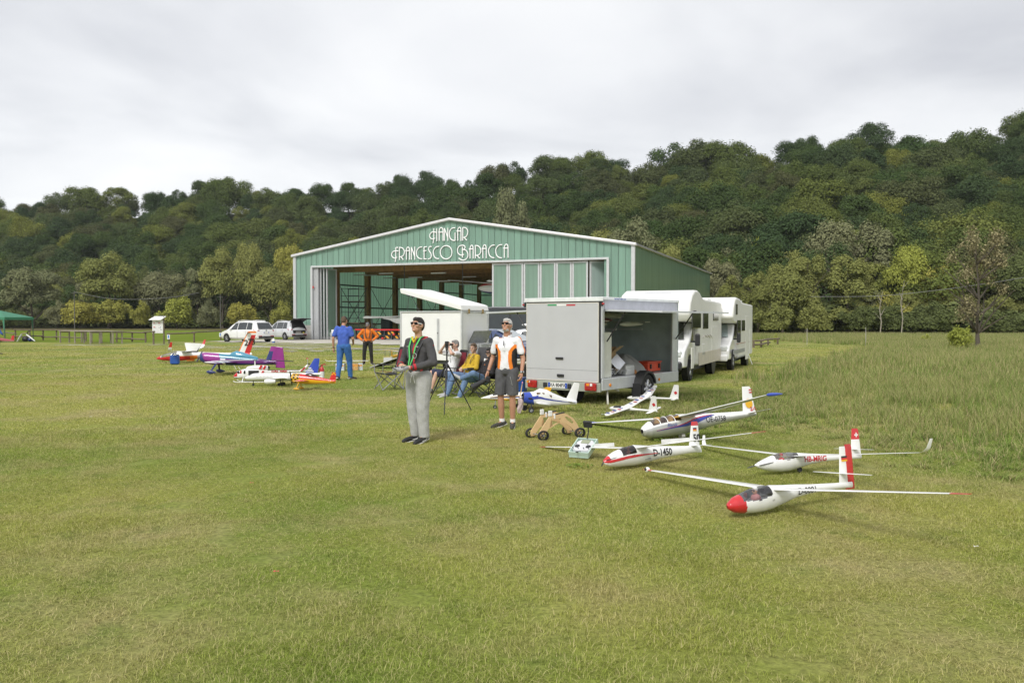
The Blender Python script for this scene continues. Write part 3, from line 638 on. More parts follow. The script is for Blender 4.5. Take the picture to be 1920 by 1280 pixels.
# side walls, back wall, roof
for x, mt in ((0.01, POLYI), (HWD - .01, POLYS)):
    mb = MB(); mb.bb((x - .02, .14, .0), (x + .02, HLN, EAVE - .02)); mb.build('side_wall', mt, hg)
mb = MB(); mb.prism([(.05, 0), (HWD - .05, 0), (HWD - .05, EAVE - .05), (HWD / 2, RIDGE - .05), (.05, EAVE - .05)], HLN, HLN + .04, 'y'); mb.build('back_wall', POLYI, hg)
mb = MB()
for x0, x1 in ((-.25, HWD / 2), (HWD + .25, HWD / 2)):
    z0, z1 = rz_(x0), rz_(x1); a = [(x0, .12, z0), (x1, .12, z1), (x1, HLN + .3, z1), (x0, HLN + .3, z0)]
    mb.add(a + [(p[0], p[1], p[2] + .14) for p in a], [(0, 1, 2, 3), (7, 6, 5, 4), (0, 4, 5, 1), (1, 5, 6, 2), (2, 6, 7, 3), (3, 7, 4, 0)], [1, 0, 0, 0, 0, 0])
mb.build('roof', [M('roof_sheet', (.33, .33, .34), .5, .3), M('timber_ceiling', (.30, .17, .07), .7, var=.2, ns=2)], hg)
mb = MB(); mb.path([(HWD + .1, 0, EAVE + .02), (HWD + .1, HLN, EAVE + .02)], .09, 8); mb.build('gutter', ALU, hg, smooth=50)
mb = MB(); mb.bb((.1, -.3, .0), (HWD - .1, HLN, .02)); mb.build('floor', CONC, hg)
# glulam frames every six metres
for k in range(7):
    y = 6. * (k + 1)
    for x in (.55, HWD - .55):
        mb = MB(); mb.box((x, y, 3.32), (.5, .55, 6.64)); mb.build('column', TIMBER, hg, bevel=.02)
    mb = MB(); mb.add([(x, yy, z) for yy in (y - .14, y + .14) for x, z in ((.3, 6.62), (HWD - .3, 6.62), (HWD - .3, rz_(.3) - .05), (HWD / 2, RIDGE - .2), (.3, rz_(.3) - .05))], [(0, 1, 2, 3, 4), (9, 8, 7, 6, 5)] + [(i, i + 5, (i + 1) % 5 + 5, (i + 1) % 5) for i in range(5)]); mb.build('roof_beam', TIMBER, hg)
    mb = MB(); mb.box((.56, y + .30, 4.1), (.34, .03, 5)); mb.build('column_edge', STEEL, hg)
for z in (5.45, 3.15, 1.4):
    mb = MB(); mb.box((.30, HLN / 2, z), (.1, HLN - .6, .14)); mb.build('girt', STEEL, hg)
    mb = MB(); mb.box((HWD / 2, HLN - .12, z), (HWD - .6, .1, .16)); mb.build('girt', STEEL, hg)
for x in (5.5, 11, 16.2, 21.5, 27):
    mb = MB(); mb.box((x, HLN - .3, 3.7), (.3, .3, 7.4)); mb.build('column', TIMBER, hg)
for y0 in (6.3, 12.3, 24.3):
    for za, zb in ((.3, 5.4), (5.4, .3)):
        mb = MB(); mb.tube((.7, y0, za), (.7, y0 + 5.4, zb), .03, n=6); mb.build('brace_rod', STEEL, hg)
for x in (10, 16, 22):
    mb = MB(); mb.tube((x, 3, 4.6 if x < 20 else 5.2), (x, 3, 8), .035, n=6); mb.build('hanger_rod', STEEL, hg)
LAMP = M('tube_lamp', (.62, .62, .60), .4)
for (px, py, y) in ((724, 512.5, 5), (822, 512, 4), (779, 520, 9), (695, 515, 11), (831, 527, 9), (872, 533, 14), (675, 515, 9), (730, 521, 15), (880, 519, 10)):
    x, z = hloc(px, py, y); mb = MB(); mb.box((x, y, min(z, 6.6)), (1.5, .18, .10)); mb.build('ceiling_lamp', LAMP, hg)
# right hand door leaves
edges = [922, 952, 981, 1011, 1042, 1071.5, 1102.5]
xs = [hloc(e, 560)[0] for e in edges]
def leaf(x0, x1, y0, y1, pm=POLYD):
    d = Vector((x1 - x0, y1 - y0, 0)); w = d.length; a = math.atan2(d.y, d.x)
    t = bpy.data.objects.new('door_leaf', None); C.objects.link(t); t.parent = hg; t.location = (x0, y0, 0); t.rotation_euler = (0, 0, a)
    mb = MB()
    for q0, q1 in ((.02, .17), (w - .17, w - .02)): mb.bb((q0, -.05, .05), (q1, .05, ZT - .06))
    for z0, z1 in ((.05, .3), (ZT - .2, ZT - .06)): mb.bb((.172, -.045, z0), (w - .172, .045, z1))
    mb.build('frame', ALU, t, bevel=.012)
    mb = MB(); mb.bb((.172, -.012, .3), (w - .172, .012, ZT - .2)); mb.build('pane', pm, t)
for i in range(6): leaf(xs[i], xs[i + 1], .06 + (.10 if i % 2 else 0), .06 + (0 if i % 2 else .10))
leaf(xs[6] + .08, XR - .2, .12, 1.2, poly_mat('polycarbonate_pale', (.55, .68, .64), .05))
for x in (XL + .62, XL + .95, XL + 1.28): leaf(x, x + .10, .2, 1.75)
mb = MB(); mb.box((XL + .07, -.18, 4.9), (.10, .08, .22)); mb.build('alarm_box', M('alarm_red', (.5, .05, .04), .4), hg)
# lettering, one part per letter
LET = [
 [[(785,195),(785,330),(775,385)],[(823,195),(823,360)],[(823,250),(775,240),(745,258),(732,290),(740,318),(765,333),(800,322)]],
 [[(855,355),(855,225),(865,195),(880,187),(896,198),(903,230),(903,355)],[(845,245),(903,245)]],
 [[(920,355),(920,190)],[(920,194),(965,312)],[(965,355),(965,188)]],
 [[(1060,190),(1025,192),(995,220),(985,265),(995,320),(1025,348),(1058,352)],[(1058,352),(1058,250)]],
 [[(1093,355),(1093,225),(1103,190),(1116,183),(1128,193),(1134,230),(1134,355)],[(1078,230),(1134,230)]],
 [[(1157,352),(1157,185)],[(1157,185),(1195,190),(1220,225),(1218,265),(1200,300),(1165,315)],[(1175,312),(1207,350)]],
 [[(297,440),(297,580),(290,625)],[(297,443),(328,440)],[(330,487),(290,485),(258,498),(243,530),(252,560),(280,578),(312,565)]],
 [[(343,600),(343,440)],[(343,440),(380,448),(405,480),(404,520),(385,550),(350,562)],[(362,560),(393,598)]],
 [[(433,597),(433,475),(443,444),(455,436),(467,447),(473,480),(473,597)],[(420,483),(473,483)]],
 [[(497,597),(497,435)],[(497,438),(540,556)],[(540,597),(540,430)]],
 [[(636,435),(600,440),(570,475),(563,515),(572,555),(600,582),(636,587)]],
 [[(660,590),(660,435)],[(660,436),(695,432)],[(650,485),(690,482)],[(660,588),(693,588)]],
 [[(758,430),(730,432),(718,460),(728,490),(748,520),(752,555),(740,580),(710,588)]],
 [[(855,428),(815,435),(785,470),(778,510),(790,555),(815,580),(852,585)]],
 [[(943 + 75 * math.cos(k * PI / 12), 503 + 85 * math.sin(k * PI / 12)) for k in range(25)]],
 [[(1152,430),(1152,570)],[(1150,412),(1178,420),(1186,445),(1168,466),(1150,470)],[(1150,412),(1110,425),(1090,465),(1095,510),(1120,535),(1150,540),(1172,527)],[(1150,470),(1195,475),(1222,520),(1218,565),(1190,595),(1155,603),(1120,590),(1105,575)]],
 [[(1250,582),(1250,460),(1258,425),(1271,413),(1284,424),(1290,460),(1290,582)],[(1236,460),(1290,460)]],
 [[(1318,580),(1318,415)],[(1318,415),(1360,425),(1387,465),(1385,505),(1362,535),(1325,545)],[(1340,543),(1375,580)]],
 [[(1415,578),(1415,455),(1425,417),(1438,408),(1451,418),(1458,455),(1458,578)],[(1402,455),(1458,455)]],
 [[(1568,410),(1525,418),(1495,455),(1488,490),(1500,540),(1530,568),(1563,573)]],
 [[(1663,405),(1620,412),(1588,450),(1580,490),(1592,540),(1625,570),(1660,573)]],
 [[(1690,573),(1690,450),(1700,411),(1716,400),(1732,411),(1738,450),(1738,573)],[(1677,450),(1738,450)]]]
def crom(p, k=4):
    if len(p) < 3: return p
    P = [p[0]] + list(p) + [p[-1]]; out = []
    for i in range(1, len(P) - 2):
        a, b, c, d = (np.array(P[j], float) for j in (i - 1, i, i + 1, i + 2))
        for s_ in range(k):
            t = s_ / k; out.append(tuple(.5 * (2 * b + (c - a) * t + (2 * a - 5 * b + 4 * c - d) * t * t + (3 * b - a - 3 * c + d) * t ** 3)))
    return out + [tuple(p[-1])]
for L_ in LET:
    mb = MB()
    for st in L_:
        pts = [hloc(700 + x / 6.857, 400 + y / 6.857) for x, y in (crom(st) if len(st) > 3 else st)]
        mb.path([(x, -.10, z) for x, z in pts], .052, 8)
    mb.build('letter', WHITE, hg, smooth=60)
# ------------------------------------------------------------------ things inside the hangar
def in_h(px, py, y): x, z = hloc(px, py, y); return hw(x, y, 0), z
sc_ = thing('scaffold_tower', 'grey metal scaffold tower inside the hangar entrance left', 'scaffold', hw(3.2, 5.0), HPSI)
for a in (-.65, .65):
    for b in (-1.0, 1.0):
        mb = MB(); mb.tube((b, a, 0), (b, a, 5.0), .035, n=6); mb.build('upright', STEEL, sc_)
for z in (.5, 1.0, 1.5, 2.0, 2.6, 3.1, 3.6, 4.2, 4.9):
    for a in (-.65, .65): mb = MB(); mb.tube((-1, a, z), (1, a, z), .028, n=6); mb.build('rung', STEEL, sc_)
for z in (1.5, 3.6): mb = MB(); mb.box((0, 0, z + .06), (1.9, 1.1, .06)); mb.build('platform', M('plywood_dark', (.22, .16, .09), .8), sc_)
for s_ in (-1, 1): mb = MB(); mb.tube((-1, s_ * .66, .6), (1, s_ * .66, 3.4), .025, n=6); mb.build('brace', STEEL, sc_)
w, z = in_h(716, 605, 3.)
gw = thing('aircraft_wing', 'grey fabric covered aircraft wing stored on trestles in the hangar', 'aircraft wing', w, HPSI)
mb = MB(); prof = [(0, 0), (.25, .16), (.9, .22), (1.7, .10), (2.1, 0), (1.6, -.04), (.6, -.06), (.15, -.05)]
mb.loft([[(x, y * .6 - .3, zz * (1 - .1 * k) + 2.0 + .04 * k * k * .1) for y, zz in prof] for k, x in enumerate(np.linspace(-1.9, 2.6, 8))]); mb.build('wing_panel', M('grey_fabric', (.36, .37, .35), .8, var=.1), gw, smooth=40)
mb = MB(); mb.loft([[(x, -.32 + q * .08, zz) for q, zz in ((0, 2.02), (0, 2.02 - d), (1, 2.02 - d), (1, 2.02))] for x, d in ((.3, .06), (1.0, .18), (1.6, .45), (2.2, .6), (2.6, .62))]); mb.build('flap', M('grey_fabric', (.36, .37, .35)), gw)
for x in (-1.2, 2): mb = MB(); mb.tube((x, .2, 0), (x, .2, 2.0), .05, n=6); mb.build('trestle', STEEL, gw)
w, z = in_h(675, 612, 7.)
wp = thing('plank_stack', 'stack of dark wooden planks lying behind the man in orange', 'planks', w, HPSI)
for k in range(6): mb = MB(); mb.box((.1 * math.sin(k * 2), 0, .95 + k * .11), (3.4 - .2 * (k % 3), 1.2, .07), rz=.02 * math.sin(k * 5)); mb.build('plank', M('old_plank', (.26, .17, .08), .8, var=.3), wp)
for x in (-1.3, 1.3): mb = MB(); mb.box((x, 0, .45), (.15, 1.1, .9)); mb.build('trestle', TIMBER, wp)
HAZ = bpy.data.materials.new('hazard_stripe'); HAZ.use_nodes = True
def hz_nodes():
    nt = HAZ.node_tree; L = nt.links; b = nt.nodes['Principled BSDF']; tc = nd(nt, 'ShaderNodeTexCoord'); wv = nd(nt, 'ShaderNodeTexWave', bands_direction='DIAGONAL'); wv.inputs['Scale'].default_value = 1.3
    L.new(tc.outputs['Object'], wv.inputs['Vector']); L.new(mixc(nt, L, mapr(nt, L, wv.outputs[1], .48, .52), (.02, .02, .02), (.72, .33, .02)), b.inputs['Base Color'])
hz_nodes()
w, z = in_h(708, 630, 1.6)
hb = thing('barrier_rack', 'long red topped rack with yellow black striped boards across the hangar opening', 'rack', w, HPSI)
mb = MB(); mb.box((.4, 0, .92), (5.6, .22, .14)); mb.build('top_rail', M('rack_red', (.55, .03, .035), .4), hb, bevel=.02)
for x in np.linspace(-2.3, 3.1, 8):
    mb = MB(); mb.box((x, 0, .43), (.07, .3, .86)); mb.build('leg', STEEL, hb)
for x in (-1.5, .2, 1.5, 2.6):
    mb = MB(); mb.box((x, -.16, .62), (.62, .03, .26)); mb.build('striped_board', HAZ, hb)
for x in (1.1, 2.2):
    mb = MB(); mb.box((x, -.16, .25), (.62, .03, .22)); mb.build('striped_board', HAZ, hb)
mb = MB(); mb.box((.4, .1, .40), (5.3, .5, .04)); mb.build('shelf', STEEL, hb)
for x, z0 in ((1.9, .5), (.7, .12), (-1.9, .2)):
    mb = MB(); mb.ell((x, -.3, z0), (.13, .13, .13), 10); mb.build('red_reel', M('rack_red', (.55, .03, .035)), hb, smooth=60)
pc = thing('plastic_chair', 'white plastic garden chair just inside the hangar opening', 'chair', in_h(625, 637, .6)[0], HPSI + .4)
PLW = M('white_plastic', (.78, .78, .76), .4)
mb = MB(); mb.box((0, 0, .43), (.46, .46, .04)); mb.build('seat', PLW, pc, bevel=.01)
mb = MB(); mb.box((0, .22, .68), (.46, .04, .5), rx=-.15); mb.build('backrest', PLW, pc, bevel=.01)
for a in (-.2, .2):
    for b in (-.2, .2): mb = MB(); mb.tube((a, b, 0), (a * .9, b * .9, .42), .025, n=6); mb.build('leg', PLW, pc)
for s_ in (-.25, .25): mb = MB(); mb.box((s_, 0, .63), (.05, .44, .03)); mb.box((s_, -.2, .53), (.04, .04, .18)); mb.build('armrest', PLW, pc)
x, z = hloc(915, 540, 6.)
ha = thing('hanging_aircraft', 'red white and blue nosed aircraft hung under the hangar ceiling', 'aircraft', hw(x + 1.2, 6, z), HPSI)
def ha_m(t, a, i, j): return 1 if .12 < a < .38 else (2 if .62 < a < .88 else 0)
RED = M('gloss_red', (.56, .022, .028), .28, coat=.4); NAVY = M('gloss_navy', (.022, .035, .16), .3, coat=.4); GWH = M('gloss_white', (.80, .80, .785), .28, var=.03, coat=.4)
def ellring(x, zc, hw_, hh, n=24, e=1.): return [(x, hw_ * math.copysign(abs(math.cos(2 * PI * j / n)) ** e, math.cos(2 * PI * j / n)), zc + hh * math.copysign(abs(math.sin(2 * PI * j / n)) ** e, math.sin(2 * PI * j / n))) for j in range(n)]
mb = MB(); mb.loft([ellring(-2.2 + q * 6, .0, .62 * f, .55 * f) for q, f in ((0, .02), (.02, .3), (.06, .58), (.12, .8), (.2, .95), (.35, 1), (.6, .8), (.8, .5), (1, .2))], ha_m); mb.build('fuselage', [GWH, RED, NAVY], ha, smooth=60)
mb = MB(); mb.loft([[(.1 + a * .9, y, .45 + b * .12) for a, b in ((0, 0), (.3, 1), (1, 0), (.3, -.4))] for y in (-3.5, 0, 3.5)]); mb.build('wing', GWH, ha, smooth=40)
mb = MB(); mb.loft([[(lerp(-4.6, 0, q), -1.3 - a * .5, .75 - .4 * q + b * .06) for a, b in ((0, 0), (.3, 1), (1, 0), (.3, -1))] for q in (0, 1)]); mb.build('strut_wing', GWH, ha)
for x0 in (-.5, 1.5): mb = MB(); mb.tube((x0, 0, .4), (x0, 0, 9.0 - z), .02, n=5); mb.build('suspension_rod', STEEL, ha)
for i, (px, py) in enumerate(((703, 598), (709, 597.5), (725, 597))):
    w, z = in_h(px, py, 12.)
    if i == 2:
        sh = thing('tool_cabinet', 'dark tool cabinet standing at the hangar left wall', 'cabinet', w, HPSI); mb = MB(); mb.box((0, 0, 1.0), (1.1, .6, 2.0)); mb.build('body', M('cabinet_dark', (.05, .055, .06), .5), sh, bevel=.02); mb = MB(); mb.box((-.27, -.31, 1.0), (.5, .02, 1.8)); mb.box((.27, -.31, 1.0), (.5, .02, 1.8)); mb.build('door', M('cabinet_grey', (.12, .13, .14), .5), sh)
# ------------------------------------------------------------------ vehicles and trailers
TYRE = M('tyre', (.022, .022, .023), .85, var=.2); RIM = M('alloy_rim', (.42, .43, .44), .35, .7); BLK = M('black_plastic', (.02, .02, .022), .5); GLS = M('car_glass', (.025, .032, .035), .06, spec=.8, var=.2, ns=2)
CARW = M('car_white', (.80, .80, .80), .25, coat=.6, var=.02); CARS = M('car_silver', (.62, .63, .65), .28, .25, coat=.6, var=.02); REDL = M('tail_light', (.36, .012, .015), .15, coat=.6, var=.25, ns=12); AMB = M('amber_light', (.75, .25, .02), .2)
def onplane(O, e, px, py):                   # pixel -> (along e, z) on the vertical plane through O along e
    n = Vector((-e.y, e.x, 0)); o = Vector((0, 0, EYE)) - O; dv = Vector(ray(px, py)); t = -o.dot(n) / dv.dot(n); p = o + dv * t
    return p.dot(e), p.z
def wheel(par, c, r, w, ax='y', spokes=5, rim=RIM, name='wheel', out=1, back=True, sp=.13, ri=.62):
    mb = MB(); mb.lathe([(r * ri, -w / 2), (r * .93, -w / 2), (r, -w * .36), (r, w * .36), (r * .93, w / 2), (r * ri, w / 2), (r * ri, -w / 2)], c, ax, 28); o = mb.build(name, TYRE, par, smooth=40)
    mb = MB(); mb.lathe([(r * ri, -w * .40), (r * ri, w * .40), (r * ri * .9, w * .36), (r * ri * .84, -w * .2)], c, ax, 24)
    q = out * w * .34
    for k in range(spokes):
        a = 2 * PI * k / spokes + .3; A = Vector({'y': (math.cos(a), 0, math.sin(a)), 'x': (0, math.cos(a), math.sin(a))}[ax]); B = Vector({'y': (0, q, 0), 'x': (q, 0, 0)}[ax])
        mb.path([Vector(c) + A * r * .1 + B, Vector(c) + A * r * ri + B], [r * sp, r * sp * .7], 6)
    mb.lathe([(0.001, q * 1.05), (r * .16, q * 1.02), (r * .16, q * .5)], c, ax, 12); mb.build('rim', rim, o, smooth=40)
    if back: mb = MB(); mb.lathe([(.001, -q * .1), (r * .6, -q * .1)], c, ax, 20); mb.build('wheel_back', BLK, o)
    return o
VAN = [(0, .36, .84, .92, .80, .74), (.06, .31, .95, 1.04, .90, .82), (.25, .28, 1.0, 1.36, .94, .79), (.48, .27, 1.0, 1.64, .95, .74), (.9, .26, 1.0, 1.72, .95, .71), (2.1, .26, .99, 1.74, .95, .71), (2.8, .26, .98, 1.69, .95, .70), (3.35, .26, .97, 1.46, .95, .68), (3.85, .26, .95, 1.14, .94, .72), (4.05, .26, .94, 1.02, .93, .76), (4.5, .28, .82, .89, .90, .74), (4.76, .31, .68, .75, .82, .68), (4.85, .40, .60, .65, .68, .56)]
def sec(S_, x): return [float(np.interp(x, [s[0] for s in S_], [s[k] for s in S_])) for k in range(1, 6)]
def make_car(t, S_, paint, win, wheels, wr, detail=True, plate=True, openback=False, rear_win=True):
    L = S_[-1][0]
    xs = sorted(set([s[0] for s in S_] + list(np.linspace(0, L, 40)))); rings = []
    for x in xs:
        zb, zl, zr, w, r = sec(S_, x); h = [(w * .86, zb), (w * .98, zb + .14), (w, zb + (zl - zb) * .55), (w * .985, zl), (r + .02, zr - .07), (r * .86, zr - .015), (r * .45, zr + .005)]
        rings.append([(x, -y, z) for y, z in h] + [(x, 0, zr + .012)] + [(x, y, z) for y, z in reversed(h)])
    mb = MB(); mb.loft(rings); mb.build('body', paint, t, smooth=32)
    for s in (-1, 1):
        for k, (x0, x1, x2, x3) in enumerate(win):      # bottom rear, bottom front, top front, top rear
            mb = MB(); pts = []
            for (xa, f) in ([(lerp(x0, x1, q), .07) for q in (0, .5, 1)] + [(lerp(x2, x3, q), .93) for q in (0, .5, 1)]):
                zb, zl, zr, w, r = sec(S_, xa); pts.append((xa, s * (lerp(w * .985, r + .02, f) + .008), lerp(zl, zr - .07, f)))
            mb.add(pts, [list(range(6))]); mb.build('side_window', GLS, t, norm=False)
    zb, zl, zr, w, r = sec(S_, .3)
    for xw in wheels:
        for s in (-1, 1):
            w_ = sec(S_, xw)[3]
            mb = MB(); mb.lathe([(wr * 1.16, -.01), (wr * 1.16, .012), (.001, .012)], (xw, s * (w_ - .006), wr + .015), 'y', 26); mb.build('wheel_arch', BLK, t)
            wheel(t, (xw, s * (w_ - .075), wr), wr, .21, out=s)
    def slope(xa, xb, ya, yb, name, mat, off=.012, zo=0.):
        a, b = sec(S_, xa), sec(S_, xb); mb = MB(); mb.add([(xa - off, -ya, a[2] + off + zo), (xa - off, ya, a[2] + off + zo), (xb - off, yb, b[2] + off), (xb - off, -yb, b[2] + off)], [(0, 1, 2, 3)]); return mb.build(name, mat, t, norm=False)
    return slope
WIN = [(.62, 1.30, 1.28, .72), (1.36, 2.42, 2.40, 1.34), (2.50, 3.42, 2.86, 2.48)]
def minivan(label, loc, rz, paint, opened):
    t = thing('parked_car', label, 'car', loc, rz, 'cars parked left of the hangar')
    sl_ = make_car(t, VAN, paint, WIN, (.92, 3.84), .335)
    a, b = sec(VAN, 3.78), sec(VAN, 2.95); mb = MB(); mb.add([(3.80, -.70, a[2] + .03), (3.80, .70, a[2] + .03), (2.97, .60, b[2] + .022), (2.97, -.60, b[2] + .022)], [(0, 1, 2, 3)]); mb.build('windscreen', GLS, t, norm=False)
    for s in (-1, 1):
        mb = MB(); mb.loft([[(x, s * y, z) for x, y, z in ((.04, .80, 1.0), (.02, .62, .98), (.02, .62, .84), (.02, .84, .82))], [(x, s * y, z) for x, y, z in ((.42, .955, 1.04), (.06, .63, 1.0), (.06, .63, .84), (.30, .96, .88))]]); mb.build('tail_light', REDL, t, smooth=30)
        mb = MB(); mb.box((3.25, s * 1.03, 1.06), (.14, .2, .15)); mb.build('mirror', BLK if s < 0 else paint, t, bevel=.04)
        mb = MB(); mb.path([(.9, s * .66, 1.75), (2.0, s * .66, 1.79), (2.7, s * .65, 1.74)], .022, 6); mb.build('roof_rail', paint, t)
        mb = MB(); mb.box((1.6, s * .952, .86), (.18, .02, .035)); mb.box((2.5, s * .952, .86), (.18, .02, .035)); mb.build('door_handle', paint, t)
        mb = MB(); mb.box((2.45, s * .952, .62), (.012, .006, .7)); mb.box((1.35, s * .952, .62), (.012, .006, .7)); mb.build('door_gap', BLK, t)
        mb = MB(); mb.loft([[(4.78, s * .40, .70), (4.80, s * .40, .62), (4.74, s * .70, .64), (4.70, s * .72, .74)], [(4.40, s * .62, .84), (4.5, s * .6, .80), (4.46, s * .86, .74), (4.36, s * .86, .84)]]); mb.build('headlight', M('headlight_glass', (.6, .62, .62), .1, coat=.5), t)
    mb = MB(); mb.box((-.02, 0, .42), (.1, 1.5, .16)); mb.build('bumper_lip', BLK, t, bevel=.03)
    for y in (-.6, .6): mb = MB(); mb.box((-.015, y, .52), (.05, .34, .05)); mb.build('reflector', REDL, t)
    if not opened:
        mb = MB(); mb.add([(.045, -.73, 1.09), (.045, .73, 1.09), (.40, .60, 1.60), (.40, -.60, 1.60)], [(0, 1, 2, 3)]); o = mb.build('rear_window', GLS, t, norm=False)
        mb = MB(); mb.box((-.01, 0, .80), (.03, .52, .115)); o = mb.build('number_plate', PLW, t)
        mb = MB(); mb.box((-.018, -.235, .80), (.03, .05, .11)); mb.box((-.018, .235, .80), (.03, .05, .11)); mb.build('blue_band', M('plate_blue', (.02, .08, .45), .4), o)
        mb = MB(); mb.lathe([(.001, -.02), (.06, -.02), (.06, .02)], (-.0, 0, .97), 'x', 14); mb.build('emblem', RIM, t)
    else:
        mb = MB(); mb.add([(-.022, -.62, .62), (-.022, .62, .62), (-.022, .66, .86), (.0, .72, 1.06), (.36, .60, 1.64), (.36, -.60, 1.64), (.0, -.72, 1.06), (-.022, -.66, .86)], [list(range(8))]); mb.build('boot_opening', M('boot_dark', (.012, .012, .013), .9), t, norm=False)
        mb = MB(); mb.box((-.02, .1, .72), (.03, .55, .2)); mb.build('box_in_boot', M('boot_grey', (.20, .19, .18), .8), t); mb = MB(); mb.box((-.025, -.42, .68), (.03, .16, .08)); mb.build('yellow_bag', M('bag_yellow', (.6, .5, .03), .6), t)
        tg = MB(); rings = []
        for q in np.linspace(0, 1, 7):
            x, z = lerp(.46, -.72, q), 1.68 + .30 * math.sin(q * 2.0); wd = lerp(.66, .80, q); rings.append([(x, -wd, z), (x, 0, z + .05), (x, wd, z), (x, wd * .95, z - .09), (x, 0, z - .06), (x, -wd * .95, z - .09)])
        tg.loft(rings, lambda f, a, i, j: 1 if j >= 2 else 0); tg.build('tailgate', [paint, BLK], t, smooth=30)
    return t
p1 = G(455, 641.5); minivan('white people carrier with closed boot parked by the wooden fence', (p1.x + .84 * 2.4, p1.y - .54 * 2.4 + 1, 0), R(146), CARW, False)
p2 = G(541, 637.6); minivan('silver people carrier with its tailgate raised beside the hangar', (p2.x + .9, p2.y + .3, 0), R(136), CARS, True)
# dark panel van behind the grey trailer
PV = [(0, .35, 1.15, 2.30, .98, .86), (.1, .30, 1.2, 2.46, 1.0, .88), (1, .28, 1.2, 2.52, 1.0, .88), (3.9, .28, 1.2, 2.50, 1.0, .88), (4.4, .28, 1.18, 2.3, 1.0, .84), (5.0, .28, 1.12, 1.6, .98, .8), (5.3, .3, 1.05, 1.25, .95, .8), (5.75, .34, .8, .92, .85, .7), (5.85, .4, .6, .7, .7, .6)]
t = thing('panel_van', 'black high roof panel van parked behind the grey trailer', 'van', (-1.9, 46, 0), R(-8))
make_car(t, PV, M('van_black', (.018, .019, .021), .22, coat=.5), [(.5, 1.9, 1.88, .52), (2.0, 3.4, 3.38, 2.02), (3.7, 4.9, 4.35, 3.68)], (1.0, 4.7), .36)
mb = MB(); mb.box((2, -.99, 1.0), (3.4, .02, .05)); mb.build('side_moulding', BLK, t)
# blue hatchback between the trailers, and a grey car behind it
HB = [(0, .38, .8, .88, .74, .66), (.1, .32, .92, 1.1, .84, .68), (.5, .28, .94, 1.36, .86, .62), (1.2, .26, .93, 1.45, .86, .6), (1.9, .26, .92, 1.43, .86, .6), (2.5, .26, .91, 1.2, .86, .6), (3.0, .26, .90, .98, .85, .68), (3.6, .28, .8, .87, .82, .66), (3.95, .34, .64, .7, .7, .58), (4.02, .4, .56, .6, .6, .5)]
def hatch(label, loc, rz, paint):
    t = thing('parked_car', label, 'car', loc, rz, 'cars between the trailers'); make_car(t, HB, paint, [(.55, 1.25, 1.2, .75), (1.32, 2.62, 2.05, 1.28)], (.75, 3.25), .31)
    a, b = sec(HB, 2.92), sec(HB, 1.98); mb = MB(); mb.add([(2.94, -.62, a[2] + .02), (2.94, .62, a[2] + .02), (2.0, .54, b[2] + .02), (2.0, -.54, b[2] + .02)], [(0, 1, 2, 3)]); mb.build('windscreen', M('screen_pale', (.30, .34, .36), .05, spec=.9), t, norm=False)
    for s in (-1, 1): mb = MB(); mb.box((2.45, s * .95, .98), (.12, .16, .12)); mb.build('mirror', paint, t, bevel=.03); mb = MB(); mb.box((3.82, s * .52, .68), (.2, .26, .12)); mb.build('headlight', M('headlight_glass', (.6, .62, .62)), t, bevel=.03)
    return t
q = G(918, 672, 0); hatch('dark blue hatchback with pale windscreen behind the white trailer', (-2.05, 30.2, 0), R(-28), M('car_blue', (.05, .075, .17), .25, .3, coat=.6))
hatch('silver hatchback half hidden behind the man in the orange and white shirt', (-.2, 34.5, 0), R(-10), CARS)
# small model airliner resting on the silver car's roof
ma = thing('model_aircraft', 'small white model airliner with red tail on the silver car roof', 'model aircraft', (.95, 34.28, 1.50), R(165)); mb = MB(); mb.loft([ellring(x, .07, r, r) for x, r in ((-.55, .01), (-.5, .03), (-.2, .06), (.3, .065), (.5, .03), (.56, .005))]); mb.build('fuselage', GWH, ma, smooth=60)
mb = MB(); mb.prism([(-.55, .08), (-.3, .08), (-.46, .36), (-.58, .36)], -.01, .01, 'y'); mb.build('fin', RED, ma)
mb = MB(); mb.prism([(-.05, -.6), (.05, -.6), (.22, 0), (.05, .6), (-.05, .6), (.0, 0)], .03, .05, 'z'); mb.build('wing', GWH, ma)
# ------------------------------------------------------------------ white box trailer with raised lid
WO, WP = Vector((-3.568, 26.411, 0)), -.529
WPAN = M('trailer_white', (.80, .80, .79), .4, var=.03, ns=2, dirt=.12); EDGE = M('alu_edge', (.60, .61, .62), .35, .5)
t = thing('white_trailer', 'white box trailer with its lid propped up at an angle', 'trailer', WO, WP)
W1, L1, zb, zt = 2.349, 1.5, .495, 2.0
mb = MB(); mb.bb((0, 0, zb), (W1, L1, zt)); mb.build('box', WPAN, t, bevel=.015)
for x, y in ((0, 0), (W1, 0), (W1, L1), (0, L1)): mb = MB(); mb.box((x, y, (zb + zt) / 2), (.06, .06, zt - zb + .02)); mb.build('edge_profile', EDGE, t, bevel=.012)
mb = MB(); mb.bb((-.03, -.03, zt), (W1 + .03, .03, zt + .04)); mb.bb((W1 - .03, .03, zt), (W1 + .03, L1 + .03, zt + .04)); mb.build('top_rail', EDGE, t)
mb = MB(); mb.box((1.47, -.02, 1.30), (.07, .03, 1.0)); o = mb.build('lock_bar', EDGE, t); mb = MB(); mb.box((1.47, -.04, 1.35), (.03, .02, .03)); mb.build('lock', BLK, o)
lid = MB(); A = R(13.5); LX = 2.42
def lp(x, y, z): return (W1 + .02 - x * math.cos(A) - z * math.sin(A), y, zt + .05 + x * math.sin(A) + z * math.cos(A) * 1.)
pr = [(0, 0), (0, .17), (.1, .18), (LX - .1, .18), (LX, .15), (LX, 0)]
